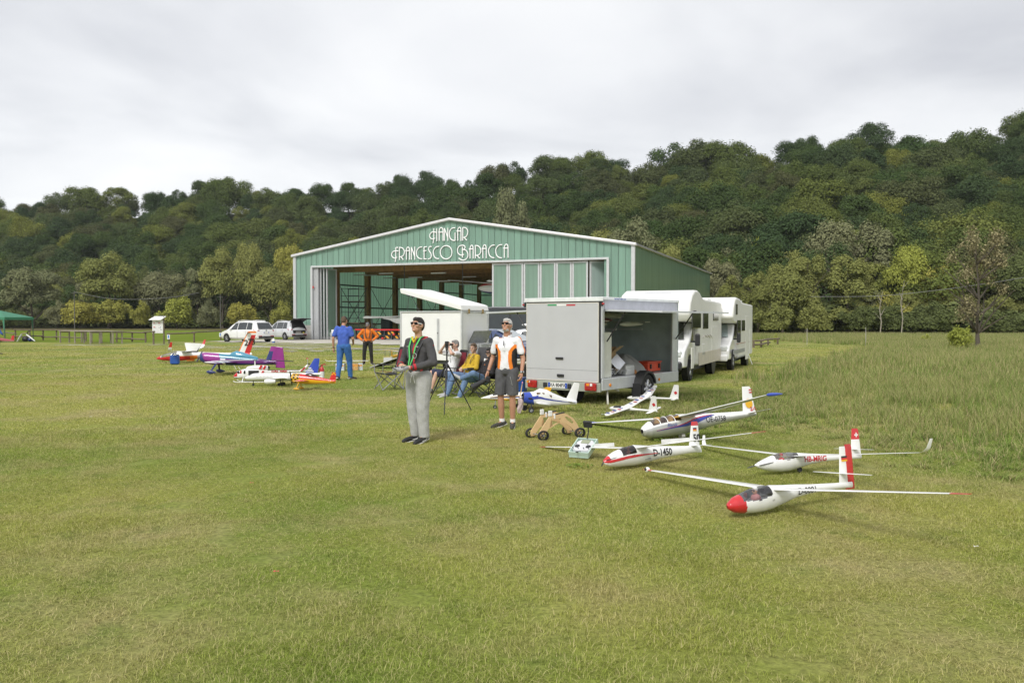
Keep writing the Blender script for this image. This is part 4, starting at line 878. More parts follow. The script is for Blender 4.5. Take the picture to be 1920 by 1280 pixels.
lid.add([lp(x, -.04, z) for x, z in pr] + [lp(x, L1 + .04, z) for x, z in pr], [(5, 4, 3, 2, 1, 0), (6, 7, 8, 9, 10, 11)] + [(i, (i + 1) % 6, (i + 1) % 6 + 6, i + 6) for i in range(6)]); lid.build('lid', WPAN, t, bevel=.02)
for x in (1.9, 2.1): mb = MB(); mb.box(lp(x, -.05, -.01), (.12, .03, .03), ry=A); mb.build('lid_latch', BLK, t)
for a, b in (((.25, .0, zt), lp(2.1, 0, 0)), ((.75, 0, zt), lp(2.0, 0, 0)), ((.25, L1, zt), lp(2.1, L1, 0))): mb = MB(); mb.tube(a, b, .009, n=5); mb.build('stay', STEEL, t)
for y in (.35, 1.15): mb = MB(); mb.box((W1 + .04, y, zt + .03), (.03, .06, .14)); mb.build('hinge', M('brass', (.4, .28, .12), .4, .7), t)
mb = MB(); mb.path([(W1 + .05, L1 * .98, 1.35), (W1 + .14, L1, 1.32), (W1 + .14, L1, 1.12), (W1 + .05, L1 * .98, 1.08)], .014, 6); mb.build('grab_handle', BLK, t)
for s in (.0, L1): wheel(t, (.9, s + (.02 if s else -.02), .3), .3, .18, out=1 if s else -1)
mb = MB(); mb.bb((.05, .1, .38), (W1 - .05, L1 - .1, zb)); mb.build('chassis', STEEL, t)
DP = bpy.data.materials.new('diamond_plate'); DP.use_nodes = True
def dp_nodes():
    nt = DP.node_tree; L = nt.links; b = nt.nodes['Principled BSDF']; b.inputs['Metallic'].default_value = .25; b.inputs['Roughness'].default_value = .45
    tc = nd(nt, 'ShaderNodeTexCoord'); ck = nd(nt, 'ShaderNodeTexVoronoi'); ck.inputs['Scale'].default_value = 26; L.new(tc.outputs['Object'], ck.inputs['Vector'])
    L.new(mixc(nt, L, mapr(nt, L, ck.outputs[0], .2, .5), (.55, .56, .56), (.30, .31, .32)), b.inputs['Base Color']); bp = nd(nt, 'ShaderNodeBump'); bp.inputs['Strength'].default_value = .6; L.new(ck.outputs[0], bp.inputs['Height']); L.new(bp.outputs[0], b.inputs['Normal'])
dp_nodes(); _mats['diamond_plate'] = DP
mb = MB(); mb.bb((W1 + .08, .30, .58), (W1 + .52, 1.25, 1.02)); o = mb.build('tool_box', DP, t, bevel=.01)
mb = MB(); mb.add([(W1 + .09, .26, 1.04), (W1 + .09, 1.28, 1.04), (W1 + .30, 1.28, 1.42), (W1 + .30, .26, 1.42)], [(0, 1, 2, 3)]); mb.add([(W1 + .06, .26, 1.04), (W1 + .06, 1.28, 1.04), (W1 + .27, 1.28, 1.42), (W1 + .27, .26, 1.42)], [(0, 1, 2, 3)]); mb.build('tool_box_lid', DP, t)
mb = MB(); mb.path([(W1, .75, .45), (W1 + 2.0, .75, .45)], .05, 8); mb.path([(W1 + .5, .5, .50), (W1 + 1.9, .3, .55)], .045, 8); mb.build('drawbar', M('galvanised', (.50, .49, .44), .5, .4), t, smooth=50)
mb = MB(); mb.tube((W1 + 1.8, .75, .05), (W1 + 1.8, .75, .7), .04, n=8); mb.lathe([(.09, -.03), (.1, 0), (.09, .03), (.001, .03), (.001, -.03), (.09, -.03)], (W1 + 1.8, .75, .1), 'y', 16); mb.build('jockey_wheel', BLK, t, smooth=40)
# ------------------------------------------------------------------ grey exhibition trailer with side hatch
TO, TP = Vector((.300, 17.751, 0)), -.653
TX = Vector((math.cos(TP), math.sin(TP), 0)); TY = Vector((-TX.y, TX.x, 0)); TW, TL, TB, TT = 1.915, 3.44, .45, 2.2
GREY = M('trailer_grey', (.47, .475, .485), .5, var=.03, ns=2.5, dirt=.10); FR = M('trailer_frame', (.60, .62, .64), .4, .35); OLV = M('bumper_green', (.36, .38, .33), .5, .2)
t = thing('grey_trailer', 'grey box trailer with open side hatch showing model planes and tools inside', 'trailer', TO, TP)
INT = M('trailer_inside', (.46, .54, .54), .7, var=.15, ns=3)
def bx(n, a, b, m, p=t, bv=0.): mb = MB(); mb.bb(a, b); return mb.build(n, m, p, bevel=bv)
bx('floor', (.02, .02, TB), (TW - .02, TL - .02, TB + .10), FR)
bx('far_wall', (0, .03, TB + .102), (.03, TL - .03, TT - .05), INT)
bx('front_wall', (.0, TL - .03, TB + .102), (TW, TL, TT - .05), INT)
bx('roof', (0, 0, TT - .05), (TW, TL, TT), FR, bv=.015)
bx('side_band', (TW - .03, .06, 1.92), (TW, TL - .05, TT - .052), M('trailer_band', (.46, .47, .52), .45))
bx('side_post', (TW - .05, .0, TB + .102), (TW, .10, TT - .052), FR, bv=.01); bx('side_post', (TW - .05, TL - .30, TB + .102), (TW + .002, TL - .03, 1.92), FR, bv=.01)
bx('sill', (TW - .02, .0, TB - .14), (TW + .012, TL, TB + .10), FR, bv=.01)
bx('roof_trim', (TW - .01, .0, TT - .05), (TW + .025, TL, TT + .012), M('trim_white', (.74, .76, .76), .35, .1), bv=.01)
bx('roof_trim', (-.01, -.03, TT - .075), (TW + .03, -.001, TT + .012), M('trim_white', (.74, .76, .76)), bv=.01)
# rear door
bx('gasket', (.03, -.022, TB + .02), (TW - .03, -.001, TT - .08), BLK)
rd = bx('rear_door', (.065, -.042, TB + .045), (TW - .075, -.023, TT - .115), GREY)
for a, b in (((.05, -.046, TB + .04), (.064, -.024, TT - .11)), ((TW - .074, -.046, TB + .04), (TW - .06, -.024, TT - .11)), ((.05, -.046, TB + .028), (TW - .06, -.024, TB + .044)), ((.05, -.046, TT - .114), (TW - .06, -.024, TT - .10))): bx('door_border', a, b, M('border_cream', (.66, .63, .56), .5), rd)
bx('door_seam', (.07, -.0435, TB + .262), (TW - .08, -.0425, TB + .266), STEEL, rd)
def onrear(px, py): s, z = onplane(TO, TX, px, py); return s, z
s0, z0 = onrear(1048, 671); hd = MB(); hd.box((s0 + .05, -.06, z0), (.19, .03, .045)); hd.build('handle', BLK, rd, bevel=.012)
s0, z0 = onrear(1053.5, 703.5); hd = MB(); hd.box((s0, -.055, z0), (.17, .03, .06)); hd.build('latch', BLK, rd, bevel=.01)
for k, (pa, pb, c) in enumerate(((1029, 1046, (.05, .30, .12)), (1046, 1064, (.78, .78, .76)), (1064, 1081, (.5, .05, .06)))):
    a, z0 = onrear(pa, 572); b, _ = onrear(pb, 572); bx('flag_sticker', (a, -.0445, z0 - .016), (b - .002, -.0425, z0 + .016), M('sticker_%d' % k, c, .5), rd)
bx('bumper_beam', (.02, -.05, TB - .17), (TW - .02, .02, TB + .018), OLV, bv=.01)
for px, w in ((1000.5, .26), (1112.5, .30)):
    s0, _ = onrear(px, 708); mb = MB(); mb.box((s0 + (.02 if px < 1050 else -.02), -.075, TB - .065), (w * .92, .05, .16)); o = mb.build('tail_light', REDL, t, bevel=.02)
    mb = MB(); mb.box((s0 - .07, -.103, TB - .02), (.07, .01, .05)); mb.build('indicator', AMB, o)
    mb = MB(); mb.box((s0 - .02 + (.1 if px > 1050 else -.1) * .3, -.103, TB - .02), (.05, .01, .05)); mb.build('reversing_light', PLW, o)
for px in (1025.5, 1071): s0, _ = onrear(px, 711); mb = MB(); mb.box((s0, -.07, TB - .075), (.085, .04, .10)); mb.build('rubber_buffer', BLK, t, bevel=.01)
s0, z0 = onrear(1048, 712.5); s0 += .01
o = bx('number_plate', (s0 - .24, -.066, TB - .125), (s0 + .24, -.051, TB - .015), PLW)
for q in (-.215, .215): bx('blue_band', (s0 + q - .023, -.0685, TB - .123), (s0 + q + .023, -.0665, TB - .017), M('plate_blue', (.02, .08, .45)), o)
text('plate_number', 'XA 804PX', .105, M('ink_black', (.01, .01, .01), .5), o, (s0, -.068, TB - .070), (PI / 2, 0, 0), .001, xs=.86, bold=.002)
for x in (-.01, TW + .01): mb = MB(); mb.box((x, -.02, TT - .13), (.03, .04, .10)); o = mb.build('marker_mount', BLK, t); mb = MB(); mb.ell((x + (.03 if x > 0 else -.03), -.03, TT - .13), (.035, .025, .025), 10); mb.build('marker_light', REDL, o, smooth=60)
for y in (.30, 2.45): mb = MB(); mb.lathe([(.001, .02), (.035, .015), (.035, 0)], (TW + .012, y, TB - .04), 'x', 12); mb.build('side_marker', AMB, t, smooth=40)
# hatches: right open over the counter, left open on the far side
def flap(sign, x0, d, y0, y1, z):
    mb = MB(); x1 = x0 + sign * d; mb.add([(x0, y0, z), (x1, y0, z - .04), (x1, y1, z - .04), (x0, y1, z), (x0, y0, z + .035), (x1, y0, z - .005), (x1, y1, z - .005), (x0, y1, z + .035)], [(0, 1, 2, 3), (7, 6, 5, 4), (0, 4, 5, 1), (1, 5, 6, 2), (2, 6, 7, 3), (3, 7, 4, 0)], [1, 0, 0, 0, 0, 0]); mb.build('hatch', [FR, M('hatch_under', (.40, .41, .40), .5)], t)
    for y in (y0 + .06, y1 - .06): mb = MB(); mb.path([(x0 + sign * .01, y, z - .62), (x0 + sign * d * .34, y, z - .02)], .014, 6); mb.build('gas_strut', BLK, t)
flap(1, TW + .005, 1.28, .10, TL - .10, 1.925); flap(-1, -.005, 1.28, .2, TL - .4, 1.93)
mb = MB(); mb.box((TW + .9, 2.4, 1.935), (.05, .05, .03)); mb.build('hatch_latch', BLK, t)
text('side_lettering', 'barSeniTrailer.com', .062, M('ink_blue', (.10, .16, .42), .5), t, (TW + .027, .68, TT - .02), (PI / 2, 0, PI / 2), .001)
# running gear
wheel(t, (TW + .09, 1.62, .29), .29, .18, 'x', 6, out=1); wheel(t, (-.09, 1.62, .29), .29, .18, 'x', 6, out=-1)
for x in (TW + .09, -.09):
    mb = MB(); rings = []
    for k in range(9):
        a = PI * (.06 + .88 * k / 8); rings.append([(x + dx, 1.62 + r * math.cos(a), .30 + r * math.sin(a)) for dx, r in ((-.10, .35), (.115, .35), (.115, .305), (-.10, .305))])
    mb.loft(rings); mb.build('mudguard', BLK, t, smooth=50)
    mb = MB(); mb.box((x, 1.25, .26), (.21, .02, .26)); mb.build('mud_flap', BLK, t)
mb = MB(); mb.bb((.2, .1, TB - .12), (TW - .2, TL - .1, TB - .01)); mb.build('chassis', STEEL, t)
mb = MB(); mb.tube((.1, 1.62, .29), (TW - .1, 1.62, .29), .045, n=8); mb.build('axle', STEEL, t)
for (a, b) in (((TW - .1, .35, TB - .05), (TW + .05, .15, .02)), ((TW - .12, .1, TB - .1), (TW - .02, .55, .32)), ((TW - .1, .55, .33), (TW - .05, .75, .26))): mb = MB(); mb.tube(a, b, .022, n=6); mb.build('corner_steady', M('galvanised', (.50, .49, .44)), t)
mb = MB(); mb.lathe([(.001, -.12), (.24, -.12), (.26, 0), (.24, .12), (.001, .12)], (.95, .45, .26), 'x', 18); mb.build('spare_wheel', TYRE, t, smooth=40)
mb = MB(); mb.path([(TW / 2, TL, TB - .05), (TW / 2, TL + 1.2, TB - .05)], .05, 8); mb.build('drawbar', STEEL, t)
# ribs and straps on the far wall
for y in (.6, 1.25, 1.9, 2.55, 3.1): mb = MB(); mb.box((.045, y, 1.3), (.025, .05, 1.5)); mb.build('wall_rib', M('rib_alu', (.42, .45, .44), .5, .3), t)
mb = MB(); mb.box((.05, 1.9, .95), (.03, 2.7, .03)); mb.build('wall_rail', M('rib_alu', (.42, .45, .44)), t)
for y in (1.35, 2.1): mb = MB(); mb.box((.08, y, 1.42), (.05, .5, .045)); mb.path([(.08, y + .22, 1.42), (.08, y + .25, 1.25), (.09, y + .19, 1.12)], .016, 5); mb.build('wall_strap', BLK, t)
for y in (2.62, 3.05): mb = MB(); mb.path([(.08, y + .07 * math.cos(a), 1.40 + .075 * math.sin(a)) for a in np.linspace(0, 6.28, 13)], .014, 5); mb.build('wall_strap', BLK, t)
def in_t(x, y, z): return TO + TX * x + TY * y + Vector((0, 0, z))
TF = TB + .102
cb_ = thing('cabinet', 'tall white cabinet inside the grey trailer beside the opening', 'cabinet', in_t(TW - .30, .33, TF), TP); mb = MB(); mb.box((0, 0, .47), (.42, .40, .94)); mb.build('body', M('cream_panel', (.66, .67, .60), .5), cb_, bevel=.01); mb = MB(); mb.box((.213, 0, .47), (.008, .36, .9)); mb.build('door', M('cream_panel2', (.68, .69, .63), .5), cb_)
shelf = thing('rack', 'metal rack across the grey trailer ceiling holding model parts', 'rack', in_t(.9, 1.7, TF), TP)
for y in (-1.0, .0, 1.2): mb = MB(); mb.box((-.3, y, .98), (1.3, .04, .04)); mb.build('bar', FR, shelf)
for y in (-1.0, .0): mb = MB(); mb.box((.0, y, .5), (.05, .05, .98)); mb.build('upright', FR, shelf)
for k, (y, x, ln, c, w) in enumerate(((.7, 1.2, 1.1, (.62, .62, .55), .10), (.9, .9, 1.6, (.5, .5, .5), .07), (1.9, .9, 1.5, (.58, .60, .52), .09), (2.3, 1.3, 1.2, (.7, .7, .68), .06), (1.4, 1.1, 1.0, (.16, .05, .05), .07), (1.8, .6, 1.8, (.08, .09, .10), .10))):
    m_ = thing('model_fuselage', ['pale green model hull on the trailer rack nearest the rear door', 'grey model body lying along the trailer rack', 'olive white model wing body at the middle of the rack', 'white model nose at the front end of the rack', 'dark red model body under the trailer roof', 'black model case at the back of the rack'][k], 'model aircraft', in_t(x, y, TF + 1.02 + .09 * (k % 3)), TP + PI / 2 + .06 * (k - 2))
    mb = MB(); mb.loft([ellring(lerp(-ln / 2, ln / 2, q), .08, w * f * 1.2, w * f) for q, f in ((0, .1), (.08, .6), (.3, 1), (.6, .8), (.9, .4), (1, .15))]); mb.build('body', M('stored_%d' % k, c, .4), m_, smooth=60)
    mb = MB(); mb.prism([(-ln * .1, -.4), (ln * .12, -.4), (ln * .12, .4), (-ln * .1, .4)], .08 + w * .6, .10 + w * .6, 'z'); mb.build('wing', M('stored_wing', (.45, .46, .44), .5), m_)
cbx = thing('cardboard_box', 'open brown cardboard box tilted among the tools in the grey trailer', 'box', in_t(TW - .62, 1.10, TF + .26), TP + .3)
CARD = M('cardboard', (.42, .29, .16), .85, var=.1)
for n_, c, d, ry in (('side', (0, -.2, .18), (.42, .012, .36), .12), ('side', (0, .2, .18), (.42, .012, .36), .12), ('side', (-.21, 0, .18), (.012, .4, .36), .12), ('side', (.21, 0, .18), (.012, .4, .36), .12), ('bottom', (0, 0, .006), (.42, .4, .012), .12), ('flap', (.30, 0, .30), (.012, .4, .22), .9), ('flap', (-.22, 0, .46), (.012, .4, .22), .1), ('flap', (0, -.27, .38), (.42, .2, .012), .1)): mb = MB(); mb.box(c, d, ry=ry); mb.build(n_, CARD, cbx)
rb = thing('tool_crate', 'bright orange red plastic crate at the front of the trailer floor', 'crate', in_t(TW - .40, 2.68, TF), TP + PI / 2)
CR = M('crate_red', (.62, .07, .025), .45)
mb = MB(); mb.box((0, 0, .12), (.62, .36, .20)); mb.build('body', CR, rb, bevel=.02); mb = MB(); mb.box((0, 0, .232), (.66, .40, .03)); mb.build('lid', CR, rb, bevel=.01)
for s in (-.2, .2): mb = MB(); mb.box((s, -.19, .14), (.05, .03, .10)); mb.build('clasp', BLK, rb)
sf = thing('foil_bundle', 'crumpled silver foil bundle on the trailer floor', 'foil', in_t(TW - .42, .95, TF), TP); mb = MB(); g = np.random.default_rng(2)
for k in range(26): p = g.normal(0, 1, 3) * [.16, .22, .06] + [0, 0, .14]; mb.box(p, (.30 * g.random() + .1, .25 * g.random() + .08, .012), rx=g.normal(0, .6), ry=g.normal(0, .6), rz=g.random() * 3)
mb.build('foil', M('foil', (.62, .63, .65), .25, .9), sf); tag(sf.children[0], kind='stuff')
gc = thing('grey_cloth', 'rumpled grey cloth heap between the cardboard box and red crate', 'cloth', in_t(TW - .62, 1.95, TF), TP); mb = MB(); g2 = np.random.default_rng(5)
rings = [[(math.cos(a) * .45 * math.cos(e) * (1 + .18 * math.sin(3 * a + e * 4)), math.sin(a) * .38 * math.cos(e) * (1 + .15 * math.sin(4 * a)), .36 * math.sin(e) * (1 + .22 * math.sin(2.5 * a + 1))) for a in np.linspace(0, 6.28, 24, endpoint=False)] for e in np.linspace(0, 1.5, 9)]
mb.loft(rings); mb.build('cloth', M('cloth_grey', (.34, .34, .33), .9), gc, smooth=60)
for k, (y, x, c, d) in enumerate(((1.45, .30, (.55, .56, .55), (.30, .35, .20)), (1.75, .28, (.55, .22, .04), (.12, .4, .07)), (2.2, .3, (.25, .05, .05), (.14, .35, .06)), (2.5, .72, (.5, .5, .48), (.2, .3, .05)))):
    o_ = thing('tool_tray', ['white box on the trailer floor beside the foil', 'orange tube lying on the trailer sill', 'dark red tool roll on the trailer sill', 'pale flat tray behind the red crate'][k], 'tool', in_t(TW - x, y, TF), TP); mb = MB(); mb.box((0, 0, d[2] / 2), d, ); mb.build('body', M('tray_%d' % k, c, .5), o_, bevel=.02); mb = MB(); mb.box((0, 0, d[2] + .012), (d[0] * .9, d[1] * .9, .02)); mb.build('lid', M('tray_lid_%d' % k, tuple(q * .8 for q in c), .5), o_)
# ------------------------------------------------------------------ campers
CW = M('camper_white', (.76, .755, .72), .4, var=.03, dirt=.14, ns=1.5); CB = M('camper_beige', (.58, .53, .45), .5, dirt=.2); CWIN = M('camper_window', (.03, .034, .03), .08, spec=.8, var=.3, ns=2)
def camper(label, O, rz, Wd, Ln, sc, second):
    t = thing('camper_van', label, 'camper', O, rz, 'campers parked behind the grey trailer', sc)
    ex = Vector((math.cos(rz), math.sin(rz), 0)); ey = Vector((-ex.y, ex.x, 0)); SO = Vector(O) + ex * Wd * sc
    side = lambda px, py: tuple(q / sc for q in onplane(SO, ey, px, py))
    if not second: hull = [(1.75, .42), (Ln, .42), (Ln, 2.40), (2.75, 2.44), (2.3, 2.50), (1.95, 2.62), (1.6, 2.67), (1.15, 2.66), (.72, 2.53), (.42, 2.28), (.30, 1.95), (.42, 1.76), (1.75, 1.70)]
    else: hull = [(1.75, .42), (Ln, .42), (Ln, 2.50), (2.6, 2.54), (2.2, 2.66), (1.2, 2.70), (.7, 2.62), (.35, 2.3), (.22, 1.95), (.45, 1.76), (1.75, 1.70)]
    mb = MB(); mb.prism(hull, 0, Wd, 'x'); mb.build('living_body', CW, t, smooth=35, bevel=.07, seg=3)
    cab = [(0, .42), (1.74, .38), (1.74, 1.70), (1.30, 1.70), (.78, 1.16), (.55, 1.08), (.10, .92), (-.02, .75)]
    mb = MB(); mb.prism(cab, .10, Wd - .10, 'x'); mb.build('cab', CARW, t, smooth=35, bevel=.06, seg=3)
    mb = MB(); mb.add([(.26, .80, 1.21), (Wd - .26, .80, 1.21), (Wd - .34, 1.22, 1.66), (.34, 1.22, 1.66)], [(0, 1, 2, 3)]); o = mb.build('windscreen', M('blind_glass', (.30, .36, .36), .08, spec=.8) if second else CWIN, t, norm=False); o.location = (0, -.035, .03)
    for s, x in ((1, Wd - .097), (-1, .097)):
        mb = MB(); mb.add([(x + s * .006, 1.0, 1.15), (x + s * .006, 1.62, 1.13), (x + s * .006, 1.60, 1.60), (x + s * .006, 1.36, 1.60)], [(0, 1, 2, 3)]); mb.build('cab_window', CWIN, t, norm=False)
        mb = MB(); mb.box((x + s * .20, .98, 1.20), (.14, .12, .36)); mb.build('mirror', BLK, t, bevel=.04); mb = MB(); mb.tube((x, 1.05, 1.15), (x + s * .16, 1.0, 1.15), .03, n=6); mb.build('mirror_arm', BLK, t)
        wheel(t, (x - s * .08, .88, .33), .33, .22, 'x', 5, out=s); wheel(t, (x - s * .03, Ln * .72, .33), .33, .22, 'x', 5, out=s)
        for yw, x_ in ((.88, x + s * .004), (Ln * .72, x + s * .101)): mb = MB(); mb.lathe([(.40, -.008), (.40, .004), (.001, .004)], (x_, yw, .38), 'x', 24); mb.build('wheel_arch', BLK, t)
        mb = MB(); mb.box((x - s * .22, .02, .82), (.3, .12, .2)); mb.build('headlight', M('headlight_glass', (.6, .62, .62)), t, bevel=.05)
    x = Wd + .004
    def rect(name, a, b, m, dp=.02, bv=.015, par=None): 
        (s0, z0), (s1, z1) = a, b; mb = MB(); mb.bb((x - .01, min(s0, s1), min(z0, z1)), (x + dp, max(s0, s1), max(z0, z1))); return mb.build(name, m, par or t, bevel=bv)
    if not second:
        for a, b in (((1297, 583), (1313, 615)), ((1318, 585), (1327, 616)), ((1337, 584), (1346, 601))): rect('window', side(*a), side(*b), CWIN)
        rect('entrance_door', side(1334, 612), side(1345, 672), M('camper_door', (.75, .745, .71), .4), .008)
        rect('service_hatch', side(1296, 652), side(1300, 690), M('camper_door', (.75, .745, .71)), .01); rect('service_hatch', side(1316, 645), side(1321, 665), M('camper_door', (.75, .745, .71)), .012)
        rect('skirt', (1.76, .40), (Ln - .02, .80), CB, .012)
        (s0, z0) = side(1325, 632)
        for k in range(3): mb = MB(); mb.path([(x + .003, s0 - .7 + k * .5, z0 + .02 * k), (x + .003, s0 - .35 + k * .5, z0 + .07), (x + .003, s0 + .1 + k * .5, z0 - .03 * k)], .012, 4); mb.build('side_decal', M('decal_gold', (.45, .42, .35), .5), t)
        mb = MB(); mb.loft([[(x_, y, z) for x_, y, z in ((.62, .62, 2.36), (1.52, .62, 2.36), (1.48, .93, 2.585), (.66, .93, 2.585))], [(x_, y - .025, z + .025) for x_, y, z in ((.62, .62, 2.36), (1.52, .62, 2.36), (1.48, .93, 2.585), (.66, .93, 2.585))]]); mb.build('alcove_window_cover', M('cover_grey', (.50, .50, .53), .5), t, bevel=.02)
        mb = MB(); rings = [[(x_, y, 2.46 + h * f) for x_, f in ((.5, 0), (.62, 1), (1.5, 1), (1.62, 0))] for y, h in ((3.2, .02), (3.35, .16), (4.3, .26), (4.5, .22), (4.55, .02))]; mb.loft(rings); mb.build('roof_hatch', PLW, t, smooth=30)
        mb = MB(); mb.bb((.9, 5.2, 2.40), (1.8, 5.9, 2.52)); mb.build('roof_vent', PLW, t, bevel=.03)
    else:
        rect('window', (.85, 2.05), (1.25, 2.45), CWIN); 
        for a, b in (((1382, 600), (1388, 629)), ((1390.5, 600), (1396, 620))): rect('window', side(*a), side(*b), CWIN)
        rect('entrance_door', side(1398, 592), side(1403, 672), M('camper_door', (.75, .745, .71)), .008); rect('garage_door', side(1405, 618), side(1409, 662), M('camper_door', (.75, .745, .71)), .01)
        rect('red_stripe', side(1381, 645), side(1409, 639), M('stripe_brown', (.30, .07, .03), .5), .004, 0); rect('grey_band', side(1375, 664), side(1396, 652), M('band_grey', (.30, .31, .31), .5), .005, 0); rect('grey_band', side(1381, 669), side(1396, 667), M('band_grey', (.30, .31, .31)), .006, 0)
        for xx in (Wd * .2, Wd * .8): mb = MB(); mb.path([(xx, 3.4, 2.52), (xx, 3.4, 2.66), (xx, Ln - .3, 2.66), (xx, Ln - .3, 2.5)], .022, 6); mb.build('roof_rail', PLW, t)
        mb = MB(); mb.path([(x, 4.6, .5), (x + .12, 4.5, .2), (x + .2, 4.35, .04)], .012, 5); mb.build('cable', PLW, t)
    mb = MB(); mb.box((Wd / 2, Ln * .55, .32), (Wd * .7, Ln * .6, .2)); mb.build('chassis', STEEL, t)
    mb = MB(); mb.bb((.15, -.12, .36), (Wd - .15, .02, .6)); mb.build('bumper', CARW if second else BLK, t, bevel=.05)
    return t
camper('cream camper with rounded alcove front directly behind the grey trailer', (2.95, 23.6, 0), -.40, 2.12, 6.2, .985, False)
_e = Vector((math.cos(-.40), math.sin(-.40), 0))
camper('white alcove camper with grey side band parked farthest back', Vector((7.52, 28.1, 0)) - _e * 2.0, -.40, 2.12, 6.1, .95, True)
# ------------------------------------------------------------------ model aircraft
SILV = M('silver_paint', (.50, .50, .49), .35, .45, coat=.3); SKIN = M('skin', (.52, .29, .19), .55, var=.08, ns=14, sss=.08); BLUE = M('gloss_blue', (.03, .07, .42), .3, coat=.4); YEL = M('gloss_yellow', (.75, .40, .015), .3, coat=.4); ORG = M('gloss_orange', (.75, .19, .02), .3, coat=.4)
PURP = M('gloss_purple', (.13, .02, .17), .28, coat=.5); MAG = M('gloss_magenta', (.27, .025, .23), .28, coat=.5); TEAL = M('gloss_teal', (.04, .20, .29), .28, coat=.5); CLEAR = glass('canopy_clear', (.95, .97, .97), .95); SMOKE = glass('canopy_smoke', (.7, .55, .42), .55); INK = M('ink_black', (.01, .01, .01), .5); INKR = M('ink_red', (.5, .02, .03), .5); INKB = M('ink_blue2', (.03, .05, .3), .5); PROPB = M('prop_black', (.02, .02, .022), .4, coat=.2)
AF = [(1, 0), (.9, .018), (.7, .045), (.45, .068), (.25, .072), (.1, .055), (.03, .03), (0, 0), (.03, -.016), (.12, -.026), (.35, -.03), (.7, -.016), (.9, -.005)]
class Plane:
    def __init__(s, name, label, loc, rot, st, L, nose, group=None, cat='model aircraft'):
        s.t = thing(name, label, cat, loc, 0, group); s.t.rotation_euler = rot; s.st = st; s.L = L; s.nose = nose       # st: (q, halfwidth, halfheight, zc) as fractions of L
    def at(s, q): return [s.L * float(np.interp(q, [a[0] for a in s.st], [a[k] for a in s.st])) for k in (1, 2, 3)]
    def fuselage(s, mats, col, n=60, k=120, e=1., canopy=None, cmat=None, name='fuselage', frames=()):
        mb, cm, fm = MB(), MB(), MB(); qs = sorted(set(list(np.linspace(0, 1, k) ** 1.15) + [a[0] for a in s.st])); rings = []
        for q in qs:
            w, h, zc = s.at(q); rings.append([(s.nose - q * s.L, y, z) for _, y, z in ellring(0, zc, w, h, n, e)])
        V = [p for r in rings for p in r]; m = len(qs); a_, b_, mi = [], [], []
        for i in range(m - 1):
            for j in range(n):
                f = (i * n + j, i * n + (j + 1) % n, (i + 1) * n + (j + 1) % n, (i + 1) * n + j); q = (qs[i] + qs[i + 1]) / 2; sn = math.sin(2 * PI * (j + .5) / n); side = math.cos(2 * PI * (j + .5) / n)
                if canopy and canopy(q, sn): b_.append(f)
                else: a_.append(f); mi.append(col(q, sn, side))
        mb.add(V, a_ + [list(range((m - 1) * n, m * n))], mi + [mi[-1]]); o = mb.build(name, mats, s.t, smooth=50)
        if b_:
            cm.add(V, b_); c = cm.build('canopy', cmat or CLEAR, s.t, smooth=60)
            for (q0, w_) in frames:
                w, h, zc = s.at(q0); fm.path([(s.nose - q0 * s.L, 1.01 * w * math.cos(a), zc + 1.01 * h * math.sin(a)) for a in np.linspace(.35, PI - .35, 14)], w_, 5)
            if frames: fm.build('canopy_frame', GWH, c)
        s.body = o; return o
    def cockpit(s, q0, q1, zf, mat=BLK):
        mb = MB(); pts = []
        for q in np.linspace(q0, q1, 8):
            w, h, zc = s.at(q); z = zc + zf * h; w2 = w * math.sqrt(max(.0, 1 - zf * zf)) * .98; pts.append((s.nose - q * s.L, w2, z))
        mb.add(pts + [(x, -y, z) for x, y, z in reversed(pts)], [list(range(16))]); mb.build('cockpit_floor', mat, s.t)
    def pilot(s, q, z, sc, shirt, cap=None, glasses=True):
        x = s.nose - q * s.L; mb = MB(); mb.ell((x, 0, z), (.055 * sc, .09 * sc, .07 * sc), 14); o = mb.build('pilot', shirt, s.t, smooth=60)
        mb = MB(); mb.ell((x + .012 * sc, 0, z + .105 * sc), (.042 * sc, .036 * sc, .052 * sc), 14); mb.ell((x + .055 * sc, 0, z + .10 * sc), (.012 * sc, .008 * sc, .012 * sc), 8); mb.build('head', SKIN, o, smooth=60)
        mb = MB(); mb.ell((x + .002 * sc, 0, z + .13 * sc), (.044 * sc, .04 * sc, .04 * sc), 14); mb.build('cap', cap or BLK, o, smooth=60)
        if glasses: mb = MB(); mb.box((x + .048 * sc, .0, z + .115 * sc), (.014 * sc, .062 * sc, .018 * sc)); mb.build('goggles', BLK, o)
    def wing(s, side, x, y0, z, span, c0, c1, dih=.05, sweep=0., th=1., mats=GWH, col=None, tip=None, name='wing', k=14, z1=None):
        mb = MB(); rings = []; ts = list(np.linspace(0, 1, k))
        for t in ts:
            c = lerp(c0, c1, t) * (1 if t < .97 else .72); y = side * (y0 + t * span); zz = z + dih * t * span; xl = x - sweep * t * span
            rings.append([(xl - a * c + (c0 - c) * 0, y, zz + b * c * th) for a, b in AF])
        if tip:
            for (dy, dz, dx, cs) in tip: rings.append([(x - sweep * span - dx - a * c1 * cs, side * (y0 + span + dy - b * c1 * cs * th * .8), z + dih * span + dz + b * c1 * cs * th * .25) for a, b in AF])
        f = (lambda t, a, i, j: col(t, a)) if col else 0
        mb.loft(rings, f); return mb.build(name, mats, s.t, smooth=45)
